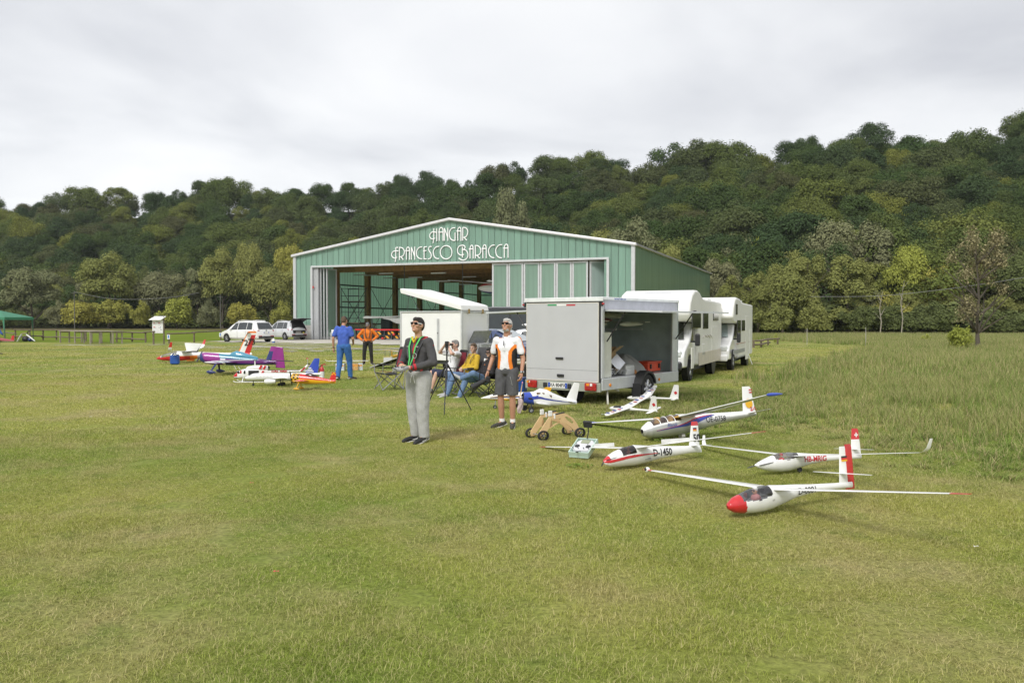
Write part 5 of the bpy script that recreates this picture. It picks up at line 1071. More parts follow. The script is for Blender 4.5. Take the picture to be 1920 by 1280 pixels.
    def fin(s, x, z, h, c0, c1, sweep, mats, col=None, th=1., name='fin', k=14):
        mb = MB(); rings = []
        for t in np.linspace(0, 1, k): c = lerp(c0, c1, t) * (1 if t < .97 else .9); xl = x - sweep * t * h; rings.append([(xl - a * c, (b + .0) * c * th * .8 * (1 if i < 8 else 1), z + t * h) for i, (a, b) in enumerate(AF2)])
        mb.loft(rings, (lambda t, a, i, j: col(t, AF2[j][0])) if col else 0); return mb.build(name, mats, s.t, smooth=45)
    def label(s, body, size, x, z, mat, shear=0., xs=1., bold=0., name='registration', side=1, vert=False):
        o = text(name, body, size, mat, s.t, (0, 0, 0), (0, 0, 0), 0, shear, 1., 'CENTER', bold); me = o.data
        b = bmesh.new(); b.from_mesh(me); bmesh.ops.subdivide_edges(b, edges=[e for e in b.edges if e.calc_length() > size * .2], cuts=2); bmesh.ops.triangulate(b, faces=b.faces)
        for v in b.verts:
            X = x - side * v.co.x * xs; Z = z + v.co.y; q = (s.nose - X) / s.L; w, h, zc = s.at(min(max(q, 0), 1)); u = min(.97, abs((Z - zc) / h)); v.co = (X, side * (w * math.sqrt(1 - u * u) + .004), Z)
        b.to_mesh(me); b.free(); return o
    def flat(s, body, size, x, y, z, mat, bold=0., xs=1., name='marking'):
        return text(name, body, size, mat, s.t, (x, y, z), (PI / 2, 0, PI), .0006, 0, xs, 'CENTER', bold)
    def patch(s, x0, x1, y, z0, z1, mat, name='marking'):
        mb = MB(); mb.bb((x0, y - .001, z0), (x1, y + .001, z1)); return mb.build(name, mat, s.t)
    def stripe(s, pts, mat, name='stripe', side=1):          # pts: (q, z_low, z_high) fractions of local half height on the side of the body
        mb = MB(); P = []
        N = 28
        for q0 in np.linspace(pts[0][0], pts[-1][0], N):
            w, h, zc = s.at(q0); a0, b0 = (interp(q0, [(v[0], v[k]) for v in pts]) for k in (1, 2))
            for u in np.linspace(a0, b0, 5): P.append((s.nose - q0 * s.L, side * (w * math.sqrt(max(0, 1 - u * u)) + .004), zc + u * h))
        mb.add(P, [(i * 5 + j, i * 5 + j + 1, i * 5 + j + 6, i * 5 + j + 5) for i in range(N - 1) for j in range(4)]); return mb.build(name, mat, s.t, norm=False, smooth=60)
AF2 = [(1, 0), (.8, .03), (.55, .055), (.3, .065), (.1, .045), (.02, .02), (0, 0), (.02, -.02), (.1, -.045), (.3, -.065), (.55, -.055), (.8, -.03)]
GG = 'model gliders lying on the right'
def german(p, x, y, z, s):
    for k, m in enumerate((BLK, RED, YEL)): p.patch(x, x + s * 1.5, y, z + (2 - k) * s * .33, z + (3 - k) * s * .33, m, 'flag')
def blade(t, a, b, w, name='propeller_blade', mat=PROPB):
    mb = MB(); a, b = Vector(a), Vector(b); mb.path([a, a.lerp(b, .25), a.lerp(b, .6), a.lerp(b, .9), b], [w * .5, w * .95, w, w * .7, w * .25], 8, flat=.22); return mb.build(name, mat, t, smooth=50)
# --- red nosed glider nearest the camera
ST_R = [(0, .004, .004, -.024), (.012, .020, .020, -.024), (.05, .038, .042, -.021), (.10, .047, .054, -.018), (.17, .052, .066, -.011), (.25, .052, .071, -.006), (.33, .047, .066, -.002), (.42, .037, .052, .005), (.52, .028, .038, .014), (.65, .020, .026, .016), (.85, .014, .019, .014), (1, .011, .018, .012)]
L = 1.587
p = Plane('model_glider', 'white glider with red nose and red rudder, nearest to the camera', (2.373, 7.376, .145), (.112, -.011, 3.636), ST_R, L, .362 * L, GG)
p.fuselage([GWH, RED], lambda q, sn, sd: 1 if q < .085 + .03 * (1 - sn) * .5 else 0, canopy=lambda q, sn: .085 < q < .30 and sn > (.02 + .3 * abs(q - .2) / .12), frames=())
p.cockpit(.085, .31, .05, M('seat_grey', (.16, .16, .17), .8)); p.pilot(.215, .0, .62, M('pilot_red_check', (.45, .18, .18), .7), M('pilot_cap_white', (.7, .7, .68), .7))
mb = MB(); mb.box((p.nose - .275 * L, 0, .058), (.025, .05, .05)); mb.build('headrest', BLK, p.t, bevel=.01)
for s_ in (1, -1): p.wing(s_, .075, .03, .062, 1.835, .19, .075, .050, .012, .8, [GWH, RED], lambda t, a: 1 if t > .90 else 0)
tx = -(1 - .362) * L
p.fin(tx + .17, .018, .37, .165, .095, .10, [GWH], th=.9, name='fin'); p.fin(tx + .085, -.02, .425, .125, .095, .06, [RED], th=.8, name='rudder')
for s_ in (1, -1): p.wing(s_, tx + .16, .005, .135, .33, .09, .05, 0, .06, .7, GWH, name='tailplane', k=6)
german(p, tx + .045, .008, .245, .052); p.label('D-0001', .085, p.nose - .60 * L, .018, INK, bold=.001); p.label('LET', .02, p.nose - .30 * L, -.022, INK, shear=.3)
mb = MB(); mb.ell((.06 - .012 * 1.8, -1.80, .155), (.035, .022, .03), 10); mb.build('tip_camera', GWH, p.t, smooth=60); mb = MB(); mb.ell((.085 - .012 * 1.8, -1.80, .16), (.014, .016, .018), 10); mb.build('tip_camera_lens', BLK, p.t, smooth=60)
# --- D-1450
L = 1.604
ST_D = [(0, .006, .006, -.035), (.015, .020, .022, -.034), (.05, .036, .040, -.030), (.11, .047, .055, -.020), (.2, .052, .068, -.008), (.3, .052, .074, -.002), (.42, .044, .062, .0), (.55, .034, .048, .004), (.7, .026, .038, .006), (.85, .019, .030, .008), (1, .010, .026, .010)]
p = Plane('model_glider', 'white glider with red stripe and D-1450 on its side', (1.469, 9.641, .150), (.165, -.036, 3.749), ST_D, L, .327 * L, GG)
p.fuselage([GWH, RED], lambda q, sn, sd: 1 if (q < .045 and sn > -.4) or (q < .09 and .1 < sn < .6 and abs(sd) < .7) else 0, canopy=lambda q, sn: .15 < q < .285 and sn > .25, cmat=SMOKE)
p.cockpit(.15, .29, .25, M('tan_inside', (.25, .15, .1), .8)); p.pilot(.25, .03, .42, M('pilot_red_check', (.45, .18, .18)), RED)
for s_ in (1, -1):
    p.stripe([(.03, -.35, .25), (.08, -.28, .12), (.2, -.2, .08), (.35, -.12, .06), (.5, -.06, .02)], RED, side=s_)
    p.wing(s_, .07, .02, .075, 1.85, .205, .085, .050, .02, .85, [GWH, RED], lambda t, a: 1 if t > .87 else 0)
    mb = MB(); mb.box((-.02, s_ * .62, .135), (.015, .42, .045)); mb.build('airbrake', M('airbrake', (.66, .66, .64), .4), p.t)
for sgn, zz in ((1, .012), (-1, .0)): blade(p.t, (p.nose - .02, sgn * .030, -.048 + zz), (p.nose - .20, sgn * .058, -.015 + zz), .022)
blade(p.t, (p.nose + .0, 0, -.055), (p.nose + .03, .0, -.10), .012, 'propeller_tip')
tx = -(1 - .327) * L
p.fin(tx + .20, .02, .335, .20, .115, .28, [GWH, RED], lambda t, c: 1 if t > .80 else 0, th=.9); p.fin(tx + .05, -.03, .05, .08, .08, 0, [GWH], name='tail_bumper', k=3)
for s_ in (1, -1): p.wing(s_, tx + .17, .005, .055, .30, .11, .06, 0, .1, .7, GWH, name='tailplane', k=6)
german(p, tx + .035, .0085, .235, .042); p.flat('50', .13, tx + .05, .0105, .145, INK, .003, .95); p.label('D-1450', .115, p.nose - .56 * L, .004, INK, bold=.003, xs=.95); p.label('Ka6E', .022, p.nose - .25 * L, -.0, INK); mb = MB(); mb.box((p.nose - .40 * L, .062, -.055), (.10, .004, .022)); mb.build('small_plate', M('plate_grey', (.3, .3, .3), .5), p.t)
# --- Swiss glider HB-MRIG
L = 1.482
ST_H = [(0, .010, .010, -.020), (.02, .020, .022, -.020), (.07, .036, .040, -.018), (.14, .049, .058, -.012), (.22, .055, .070, -.006), (.3, .053, .070, -.002), (.4, .042, .056, .004), (.5, .031, .041, .010), (.62, .023, .030, .014), (.8, .017, .022, .014), (1, .011, .018, .014)]
p = Plane('model_glider', 'white glider with Swiss cross fin and upturned wing tips', (3.213, 9.269, .140), (.121, -.023, 3.502), ST_H, L, .366 * L, GG)
p.fuselage([GWH], lambda q, sn, sd: 0, canopy=lambda q, sn: .15 < q < .37 and sn > .22 + .3 * abs(q - .26) / .12)
p.cockpit(.15, .37, .25, M('pale_inside', (.5, .46, .42), .8)); p.pilot(.235, .012, .50, RED, RED)
for s_ in (1, -1): p.wing(s_, .07, .03, .055, 1.74, .165, .07, .050, .015, .8, GWH, tip=[(.03, .012, .01, .9), (.06, .045, .03, .75), (.08, .13, .06, .5)])
blade(p.t, (p.nose + .005, 0, -.03), (p.nose + .135, .02, -.055), .020); blade(p.t, (p.nose - .02, .034, -.03), (p.nose - .19, .064, .002), .020)
mb = MB(); mb.lathe([(.001, .02), (.014, .008), (.018, 0)], (p.nose, 0, -.03), 'x', 12); mb.build('spinner', GWH, p.t, smooth=60)
tx = -(1 - .366) * L
p.fin(tx + .15, .015, .33, .16, .095, .12, [GWH, RED], lambda t, c: 1 if .58 < t < .96 else 0, th=.9)
for a, b in ((.052, .014), (.014, .052)): mb = MB(); mb.box((tx + .055, .0075, .27), (a, .003, b)); mb.build('white_cross', WHITE, p.t)
for s_ in (1, -1): p.wing(s_, tx + .13, .004, .105, .30, .075, .045, 0, .05, .7, GWH, name='tailplane', k=6)
p.label('HB-MRIG', .085, p.nose - .53 * L, .014, INKR, bold=.002); mb = MB(); mb.lathe([(.03, -.01), (.035, 0), (.03, .01), (.001, .01), (.001, -.01)], (-.05, 0, -.10), 'y', 16); mb.build('wheel', TYRE, p.t)
# --- silver two seat glider OE-0758
L = 2.224
ST_B = [(0, .014, .014, -.022), (.012, .030, .032, -.022), (.05, .046, .050, -.018), (.12, .053, .062, -.010), (.22, .055, .068, -.002), (.34, .053, .066, .002), (.48, .043, .054, .008), (.62, .032, .041, .016), (.78, .023, .030, .024), (.92, .015, .023, .030), (1, .006, .016, .032)]
p = Plane('model_glider', 'large silver and white two seat glider with blue wing tips', (2.47, 12.023, .205), (.195, .010, 3.639), ST_B, L, .318 * L, GG)
p.fuselage([GWH, SILV], lambda q, sn, sd: 1 if sn < .25 - .7 * max(0, q - .45) else 0, canopy=lambda q, sn: .055 < q < .30 and sn > .42, frames=((.06, .006), (.12, .006), (.18, .006), (.24, .006), (.297, .007)))
p.cockpit(.055, .30, .42, M('tan_inside', (.25, .15, .1))); 
for q_ in (.13, .24): mb = MB(); mb.box((p.nose - q_ * L, 0, .085), (.05, .12, .10)); mb.build('seat', M('seat_tan', (.55, .33, .12), .7), p.t, bevel=.02)
for s_ in (1, -1):
    p.stripe([(.08, -.30, -.26), (.25, -.26, -.14), (.33, -.26, .02), (.42, -.12, .38), (.52, .30, .62), (.6, .68, .76)], INKB, side=s_); p.stripe([(.08, -.255, -.225), (.25, -.135, -.10), (.33, .025, .14), (.42, .39, .52), (.52, .63, .72), (.58, .76, .8)], INKR, side=s_)
    p.wing(s_, .16, .03, .100, 2.02, .40, .16, .055, -.06, .9, [GWH, BLUE, YEL, SILV], lambda t, a: 2 if t < .07 else (0 if a < .55 else 3), tip=None)
    mb = MB(); mb.loft([ellring(x, 0, r, r * .9, 12) for x, r in ((.06, .004), (.03, .02), (-.03, .026), (-.12, .022), (-.22, .004))]); o = mb.build('tip_pod', BLUE, p.t, smooth=60); o.location = (.24, s_ * 2.06, .212)
tx = -(1 - .318) * L
p.fin(tx + .27, .055, .44, .27, .17, .14, [GWH, YEL], lambda t, c: 0, th=.8)
mb = MB(); mb.lathe([(.001, .0), (.075, .0)], (tx + .13, .019, .23), 'y', 24); mb.build('yellow_disc', M('yellow_flat', (.75, .42, .02), .5), p.t)
for k in range(2): p.patch(tx + .03, tx + .09, .013, .43 - k * .04, .447 - k * .04, INKR, 'flag')
p.flat('2', .09, tx + .10, .021, .14, INKR, .002); mb = MB(); mb.path([(tx + .075, .021, .12), (tx + .03, .020, .17), (tx + .0, .018, .12)], .006, 4); mb.build('emblem', INKR, p.t)
for s_ in (1, -1): p.wing(s_, tx + .20, .01, .075, .42, .16, .09, .06, .1, .7, SILV, name='tailplane', k=6)
p.label('OE-0758', .115, p.nose - .60 * L, .030, INK, bold=.0005); p.label('Blanik', .075, p.nose - .205 * L, -.0, INKB, shear=.35)
mb = MB(); mb.box((p.nose - .32 * L, 0, -.165), (.06, .08, .04)); mb.build('skid', M('galvanised', (.50, .49, .44)), p.t)
# --- red white motor glider with the number 273 on its fin
L = 3.9
ST_M = [(0, .003, .003, -.020), (.02, .014, .014, -.018), (.08, .028, .032, -.010), (.16, .038, .046, -.002), (.26, .041, .052, .004), (.36, .034, .044, .008), (.5, .022, .029, .012), (.7, .013, .018, .014), (1, .009, .013, .014)]
p = Plane('model_glider', 'red and white motor glider with orange tail numbered 273', (-13.62, 34.2, .26), (0, .01, R(184)), ST_M, L, .30 * L)
p.fuselage([GWH, RED, ORG], lambda q, sn, sd: 1 if (q < .26 and (sn < .1 or q < .05)) or (sn < -.1 and q < .36) or .93 < q < .985 else (2 if sn < -.05 and q < .58 else 0), canopy=lambda q, sn: .06 < q < .22 and sn > .15)
p.cockpit(.06, .23, .15, M('pale_inside', (.5, .46, .42)))
for s_ in (1, -1):
    p.wing(s_, .12, .08, .20, 1.95, .40, .15, .05, .05, .8, [GWH, RED], lambda t, a: 1 if t > .92 else 0, tip=[(.05, .03, .03, .95), (.10, .14, .08, .8), (.14, .34, .16, .5)])
    mb = MB(); mb.prism([(-.10, .22), (-.52, .22), (-.66, .52), (-.02, .56)], s_ * .10, s_ * .11, 'y'); mb.build('engine_door', GWH, p.t)
mb = MB(); mb.box((-.3, 0, .26), (.42, .16, .16)); mb.build('engine_bay', BLK, p.t)
mb = MB(); mb.prism([(-.05, -.10), (-.40, -.10), (-.36, -.20), (-.08, -.20)], -.05, .05, 'y'); mb.build('belly_hatch', ORG, p.t)
tx = -.70 * L
p.fin(tx + .62, .03, .98, .52, .38, .48, [GWH, RED, ORG], lambda t, c: 2 if (c < .17 or t > .92) else (1 if c > .55 and t < .84 else 0), th=.6)
for s_ in (1, -1): p.wing(s_, tx + .28, .0, .98, .42, .22, .14, 0, .1, .6, GWH, name='tailplane', k=6)
for k, (c, x_, z_) in enumerate((('2', tx + .22, .52), ('7', tx + .07, .56), ('3', tx - .08, .55))): p.flat(c, .34, x_, .032, z_, INK, .006)
# --- purple aerobatic plane
L = 2.58
ST_P = [(0, 0.04, 0.0418, 0.012), (0.01, 0.0528, 0.0547, 0.01), (0.06, 0.064, 0.0684, 0.005), (0.16, 0.064, 0.0745, 0.0), (0.3, 0.0592, 0.0699, 0.002), (0.42, 0.056, 0.0669, 0.004), (0.55, 0.0464, 0.0562, 0.006), (0.75, 0.0304, 0.0395, 0.01), (1, 0.008, 0.0228, 0.014)]
p = Plane('model_aeroplane', 'purple and blue low wing aerobatic plane with magenta rudder', (-9.28, 26.85, .45), (0, -.075, R(176)), ST_P, L, .36 * L)
def pcol(q, sn, sd):
    v = q + .04 * sn
    return 2 if v < .06 else (0 if sn < -.2 and q < .3 else (1 if v < .28 else (3 if sn > .2 and q < .75 else (4 if q < .34 else (0 if sn > -.5 else 2)))))
p.fuselage([PURP, MAG, NAVY, TEAL, GWH], pcol, e=.85)
mb = MB(); mb.loft([[(p.nose - q * L, y, z) for _, y, z in ellring(0, .14, w, h, 20)] for q, w, h in ((.36, .01, .01), (.40, .09, .12), (.46, .115, .185), (.54, .105, .155), (.64, .07, .085), (.74, .02, .03))]); mb.build('canopy', M('canopy_blue', (.07, .26, .38), .12, coat=.6), p.t, smooth=60)
mb = MB(); mb.lathe([(.001, .14), (.035, .10), (.055, .03), (.058, 0)], (p.nose, 0, .035), 'x', 16); mb.build('spinner', M('spinner_grey', (.3, .3, .3), .3, .6), p.t, smooth=60)
for s_ in (1, -1): p.wing(s_, .28, .12, -.03, 1.25, .62, .36, .01, .08, 1., [PURP, GWH, TEAL, NAVY], lambda t, a: 1 if (t > .9 or (a < .5 and .5 < t < .62)) else (2 if .62 < t < .72 else 0))
tx = -.64 * L
p.fin(tx + .42, .04, .52, .36, .20, .32, [NAVY, MAG], lambda t, c: 1 if t > .62 or c > .7 else 0, th=.6); mb = MB(); mb.prism([(tx + .05, -.12), (tx + .07, .56), (tx - .14, .55), (tx - .26, -.12)], -.02, .02, 'y'); mb.build('rudder', MAG, p.t, bevel=.008)
for s_ in (1, -1): p.wing(s_, tx + .38, .02, .06, .50, .30, .18, 0, .15, .7, PURP, name='tailplane', k=6)
for s_ in (1, -1):
    mb = MB(); mb.path([(.36, s_ * .07, -.12), (.42, s_ * .34, -.39)], [.045, .026], 8, flat=.5); mb.build('gear_leg', NAVY, p.t); mb = MB(); mb.loft([ellring(.42 + x, -.405, r * .6, r, 12) for x, r in ((.14, .01), (.08, .05), (0, .065), (-.12, .035), (-.2, .005))]); o = mb.build('wheel_spat', NAVY, p.t, smooth=60); o.location = (0, s_ * .35, 0)
for s_ in (0, .6): blade(p.t, (p.nose + .05, 0, .035), (p.nose + .05, .26 * math.cos(2.4 + s_ * 5.2), .035 + .26 * math.sin(2.4 + s_ * 5.2)), .03)
# --- red and white helicopter
L = 2.15
hp = thing('model_helicopter', 'white rescue helicopter with red stripes and long rotor on the grass', 'model helicopter', (-7.22, 23.3, 0), R(187))
ST_C = [(0, .010, .010, -.05), (.02, .03, .04, -.045), (.06, .05, .065, -.03), (.12, .062, .085, -.005), (.18, .064, .094, .0), (.34, .064, .092, .002), (.42, .055, .06, .018), (.48, .030, .036, .03), (.7, .022, .027, .036), (1, .012, .018, .044)]
class _H(Plane):
    def __init__(s): s.t = hp; s.st = ST_C; s.L = L; s.nose = .70
p = _H()
o = p.fuselage([GWH, RED, BLK], lambda q, sn, sd: 1 if (q < .055 and sn > -.2) else (2 if q < .06 and sn < -.5 else (2 if q > .46 and sn > .55 else 0)), e=.7, n=32); o.location = (0, 0, .34)
for ob in (o,): pass
def hb_(n, c, d, m, bv=0., rx=0., ry=0.): mb = MB(); mb.box(c, d, ry=ry, rx=rx); return mb.build(n, m, hp, bevel=bv)
for s_ in (1, -1):
    hb_('side_door_opening', (.10, s_ * .134, .36), (.30, .02, .22), BLK); hb_('door_window', (.36, s_ * .132, .40), (.06, .02, .14), GLS, .01); hb_('door_window', (.47, s_ * .125, .41), (.05, .02, .12), INKR, .01); hb_('side_window', (.545, s_ * .112, .40), (.07, .02, .12), GLS, .01, ry=.4)
    for k in (0, 1): hb_('red_slash', (-.10 - .11 * k, s_ * (.125 - .03 * k), .60 - .02 * k), (.06, .05, .16), RED, .01, ry=-.35)
    hb_('red_slash', (-.16, s_ * .135, .39), (.06, .02, .14), RED, .01, ry=-.35)
    mb = MB(); mb.path([(.66, s_ * .30, .06), (.58, s_ * .30, .015), (-.5, s_ * .30, .015)], .016, 8); mb.build('skid', GWH, hp)
    for x_ in (.4, -.25): mb = MB(); mb.path([(x_, s_ * .08, .19), (x_, s_ * .22, .13), (x_, s_ * .30, .02)], .014, 6); mb.build('skid_strut', GWH, hp)
mb = MB(); mb.loft([ellring(x, .56, w, h, 20, .8) for x, w, h in ((.34, .02, .01), (.28, .09, .07), (.1, .11, .11), (-.16, .11, .11), (-.28, .09, .09), (-.32, .06, .06))]); mb.build('engine_cowling', [GWH], hp, smooth=50)
mb = MB(); mb.lathe([(.06, -.34), (.075, -.30)], (0, 0, .57), 'x', 14); mb.build('exhaust', BLK, hp)
mb = MB(); mb.tube((.08, 0, .6), (.08, 0, .90), .018, n=8); mb.build('mast', GWH, hp); mb = MB(); mb.box((.08, 0, .88), (.14, .06, .04)); mb.build('rotor_head', STEEL, hp, bevel=.01)
for s_, m in ((1, M('rotor_pale', (.55, .56, .56), .4)), (-1, BLK)): mb = MB(); mb.path([(.08 + s_ * .05, 0, .88), (.08 + s_ * .6, -s_ * .12, .87), (.08 + s_ * 1.14, -s_ * .22, .83)], [.025, .05, .05], 8, flat=.35); mb.build('rotor_blade', m, hp)
mb = MB(); mb.path([(-1.22, 0, .40), (-1.36, 0, .50), (-1.48, 0, .70)], [.05, .055, .03], 10, flat=1.); mb.build('tail_fin', [GWH], hp, smooth=50); hb_('tail_stripe', (-1.33, .055, .50), (.2, .008, .05), INKR, ry=.9); hb_('tail_tip', (-1.49, 0, .71), (.08, .07, .04), BLK, .01)
mb = MB(); mb.path([(-1.49, .09, .55), (-1.47, .09, .74), (-1.46, .09, .96)], [.012, .022, .022], 6, flat=.3); mb.build('tail_rotor', M('rotor_stripe', (.6, .6, .6), .4), hp)
hb_('tail_rotor_tip', (-1.458, .092, .94), (.05, .02, .05), RED)
for s_ in (1, -1): hb_('stabiliser', (-.95, s_ * .16, .42), (.14, .26, .02), GWH, .005)
for k in (0, .06): mb = MB(); mb.path([(.50 + k * 2, .03, .52), (.56 + k * 2, .05, .62 + k)], .008, 5); mb.build('wire_cutter', GWH, hp)
text('lettering', 'CAL FIRE', .105, INKR, hp, (-.62, .072, .425), (PI / 2, 0, PI), .002, .25, 1.1, bold=.004)
hp.scale = (.95, .85, .70)
# --- white airliner with blue tail
L = 2.0
ST_A = [(0, .004, .004, -.014), (.02, .018, .018, -.012), (.06, .034, .034, -.006), (.12, .047, .048, 0), (.18, .050, .050, .002), (.70, .050, .050, .002), (.82, .040, .040, .012), (.93, .022, .024, .026), (1, .006, .008, .034)]
p = Plane('model_airliner', 'white twin engine model airliner with blue tail fin', (-6.17, 21.9, .235), (0, 0, R(186)), ST_A, L, .47 * L)
p.fuselage([GWH], lambda q, sn, sd: 0)
for s_ in (1, -1):
    p.wing(s_, .22, .05, -.05, .86, .40, .12, .09, .42, .8, GWH)
    mb = MB(); mb.lathe([(.055, .14), (.066, .10), (.068, 0), (.045, -.14)], (.22, s_ * .33, -.10), 'x', 18); o = mb.build('engine', GWH, p.t, smooth=50); mb = MB(); mb.lathe([(.001, .12), (.054, .12)], (.22, s_ * .33, -.10), 'x', 18); mb.build('fan', M('fan_grey', (.12, .12, .13), .4), o)
    for k in range(34): 
        if k in (17, 18, 25): continue
        mb = MB(); mb.box((.62 - k * .036, s_ * .098, .022), (.014, .006, .018)); mb.build('cabin_window', STEEL, p.t)
    mb = MB(); mb.tube((-.02, s_ * .16, -.06), (-.02, s_ * .16, -.20), .012, n=6); o = mb.build('gear_leg', STEEL, p.t); mb = MB()
    mb.lathe([(.04, -.02), (.045, 0), (.04, .02), (.001, .02), (.001, -.02)], (-.05, s_ * .16, -.192), 'y', 14); mb.lathe([(.04, -.02), (.045, 0), (.04, .02), (.001, .02), (.001, -.02)], (.02, s_ * .16, -.192), 'y', 14); mb.build('wheels', TYRE, o, smooth=40)
    p.wing(s_, -.80, .01, .05, .34, .20, .09, .1, .4, .8, GWH, name='tailplane', k=6)
mb = MB(); mb.tube((.72, 0, -.08), (.72, 0, -.20), .01, n=6); mb.lathe([(.03, -.015), (.034, 0), (.03, .015), (.001, .015), (.001, -.015)], (.72, 0, -.20), 'y', 12); mb.build('nose_gear', TYRE, p.t)
p.fin(-.62, .07, .42, .34, .14, .62, [BLUE, WHITE], lambda t, c: 0, th=.6)
for k in range(3): p.patch(-.86 + .03 * k, -.68 - .02 * k, .026, .13 + k * .045, .155 + k * .045, WHITE, 'tail_bar')
for x_ in (.80,): hb2 = MB(); hb2.box((x_, .0, .055), (.05, .10, .03)); hb2.build('cockpit_window', STEEL, p.t, bevel=.01)
# --- yellow red checker nosed aerobatic plane
L = 1.14
ST_Y = [(0, .080, .085, 0), (.02, .100, .105, 0), (.12, .105, .110, 0), (.2, .098, .108, 0), (.4, .080, .100, -.004), (.6, .058, .078, -.004), (.8, .035, .052, -.002), (1, .008, .034, .0)]
p = Plane('model_aeroplane', 'yellow and red radial engined plane with black checkered cowling', (-5.12, 20.55, .265), (0, -.075, R(172)), ST_Y, L, .36 * L)
CHK = bpy.data.materials.new('checker'); CHK.use_nodes = True
def chk():
    nt = CHK.node_tree; L_ = nt.links; b = nt.nodes['Principled BSDF']; b.inputs['Roughness'].default_value = .3; tc = nd(nt, 'ShaderNodeTexCoord'); c = nd(nt, 'ShaderNodeTexChecker'); c.inputs['Scale'].default_value = 20; c.inputs[1].default_value = (.75, .42, .01, 1); c.inputs[2].default_value = (.012, .012, .012, 1); L_.new(tc.outputs['Object'], c.inputs[0]); L_.new(c.outputs[0], b.inputs['Base Color'])
chk()
CHK2 = CHK.copy(); CHK2.node_tree.nodes['Checker Texture'].inputs[2].default_value = (.5, .02, .02, 1); CHK2.node_tree.nodes['Checker Texture'].inputs['Scale'].default_value = 26
p.fuselage([CHK, RED, YEL, BLK], lambda q, sn, sd: (3 if q < .012 else 0) if q < .19 else (1 if sn > .15 else 2))
mb = MB(); mb.loft([[(p.nose - q * L, y, z) for _, y, z in ellring(0, .085, w, h, 16)] for q, w, h in ((.27, .01, .01), (.33, .055, .06), (.42, .06, .075), (.52, .05, .05), (.6, .01, .01))]); mb.build('canopy', SMOKE, p.t, smooth=60); mb = MB(); mb.ell((p.nose - .43 * L, 0, .10), (.03, .03, .035), 10); mb.build('pilot', INKR, p.t, smooth=60)
for s_ in (1, -1): p.wing(s_, .18, .08, -.02, .56, .24, .14, .02, .05, 1., [RED, YEL], lambda t, a: 1 if a > .5 or t > .85 else 0)
tx = -.64 * L
p.fin(tx + .17, .03, .20, .17, .10, .35, [RED, CHK2], lambda t, c: 1 if t > .62 else 0, th=.7); 
for s_ in (1, -1): p.wing(s_, tx + .15, .01, .01, .20, .13, .08, 0, .1, .7, YEL, name='tailplane', k=5)
for s_ in (1, -1):
    mb = MB(); mb.path([(.20, s_ * .06, -.09), (.22, s_ * .16, -.24)], [.016, .012], 6); mb.build('gear_leg', YEL, p.t); mb = MB(); mb.loft([ellring(.22 + x, -.245, r * .7, r, 10) for x, r in ((.07, .006), (.03, .026), (-.02, .03), (-.08, .006))]); o = mb.build('wheel_spat', YEL, p.t, smooth=60); o.location = (0, s_ * .165, 0)
for a in (1.1, 1.1 + PI): blade(p.t, (p.nose + .03, 0, 0), (p.nose + .03, .2 * math.cos(a), .2 * math.sin(a)), .02, mat=PROPB)
mb = MB(); mb.lathe([(.001, .06), (.02, .04), (.03, .0)], (p.nose, 0, 0), 'x', 12); mb.build('spinner', RIM, p.t, smooth=60)
# --- white and blue tow plane with wooden propeller
L = 1.30
ST_T = [(0, .060, .060, .0), (.02, .082, .088, .0), (.12, .094, .105, .0), (.2, .092, .115, .008), (.3, .090, .150, .036), (.42, .082, .145, .034), (.55, .066, .110, .020), (.75, .042, .066, .010), (1, .010, .030, .012)]
p = Plane('model_aeroplane', 'white high backed tow plane with blue nose and wooden propeller', (.56, 15.35, .255), (0, -.13, R(197)), ST_T, L, .36 * L); p.t.scale = (.84,) * 3
p.fuselage([GWH, BLUE, BLK], lambda q, sn, sd: 2 if q < .012 else (1 if q < .17 - .05 * sn or (q < .26 and -.15 < sn < .3) else 0), e=.88)
for s_ in (1, -1):
    p.stripe([(.2, -.10, .22), (.4, -.2, -.02), (.7, -.15, .05), (.95, -.1, .0)], INKB, side=s_)
    for x_, z_, w_, h_ in ((.26, .115, .09, .075), (.345, .115, .06, .085), (.47, .09, .10, .07)):
        X = p.nose - x_ * L; q = x_; w, h, zc = p.at(q); mb = MB(); mb.box((X, s_ * (w * .80), z_), (w_, .03, h_)); mb.build('cabin_window', M('window_tan', (.20, .13, .08), .2, coat=.5), p.t, bevel=.008)
    mb = MB(); mb.box((p.nose - .12 * L, s_ * .122, .0), (.10, .02, .035)); mb.build('exhaust', BLK, p.t, bevel=.01)
    mb = MB(); mb.path([(.26, s_ * .08, -.10), (.30, s_ * .22, -.25)], .014, 6); mb.build('gear_leg', BLK, p.t); wheel(p.t, (.30, s_ * .24, -.245), .062, .04, 'y', 5, name='wheel', out=s_)
    p.wing(s_, .16, .09, -.085, .14, .34, .30, .0, 0, .9, GWH, name='wing_stub', k=4); p.wing(s_, -.62, .01, .03, .34, .17, .11, .02, .05, .7, [GWH, BLUE], lambda t, a: 1 if t > .84 else 0, name='tailplane', k=8)
mb = MB(); mb.loft([[(p.nose - q * L, y, z) for _, y, z in ellring(0, .10, w, h, 16)] for q, w, h in ((.20, .04, .02), (.25, .08, .07), (.30, .088, .09))], caps=False); mb.build('windscreen', CLEAR, p.t, smooth=60)
p.fin(-.56, .04, .42, .26, .14, .36, [GWH], th=.7)
WOODP = M('wood_propeller', (.62, .38, .12), .35, coat=.4)
for a, m in ((R(82), WOODP), (R(262), WOODP)): blade(p.t, (p.nose + .05, 0, 0), (p.nose + .05, .32 * math.cos(a), .32 * math.sin(a)), .028, mat=m)
mb = MB(); mb.ell((p.nose + .05, .045, .325), (.015, .02, .022), 8); mb.build('propeller_tip_cover', M('pink', (.7, .3, .5), .6), p.t, smooth=60)
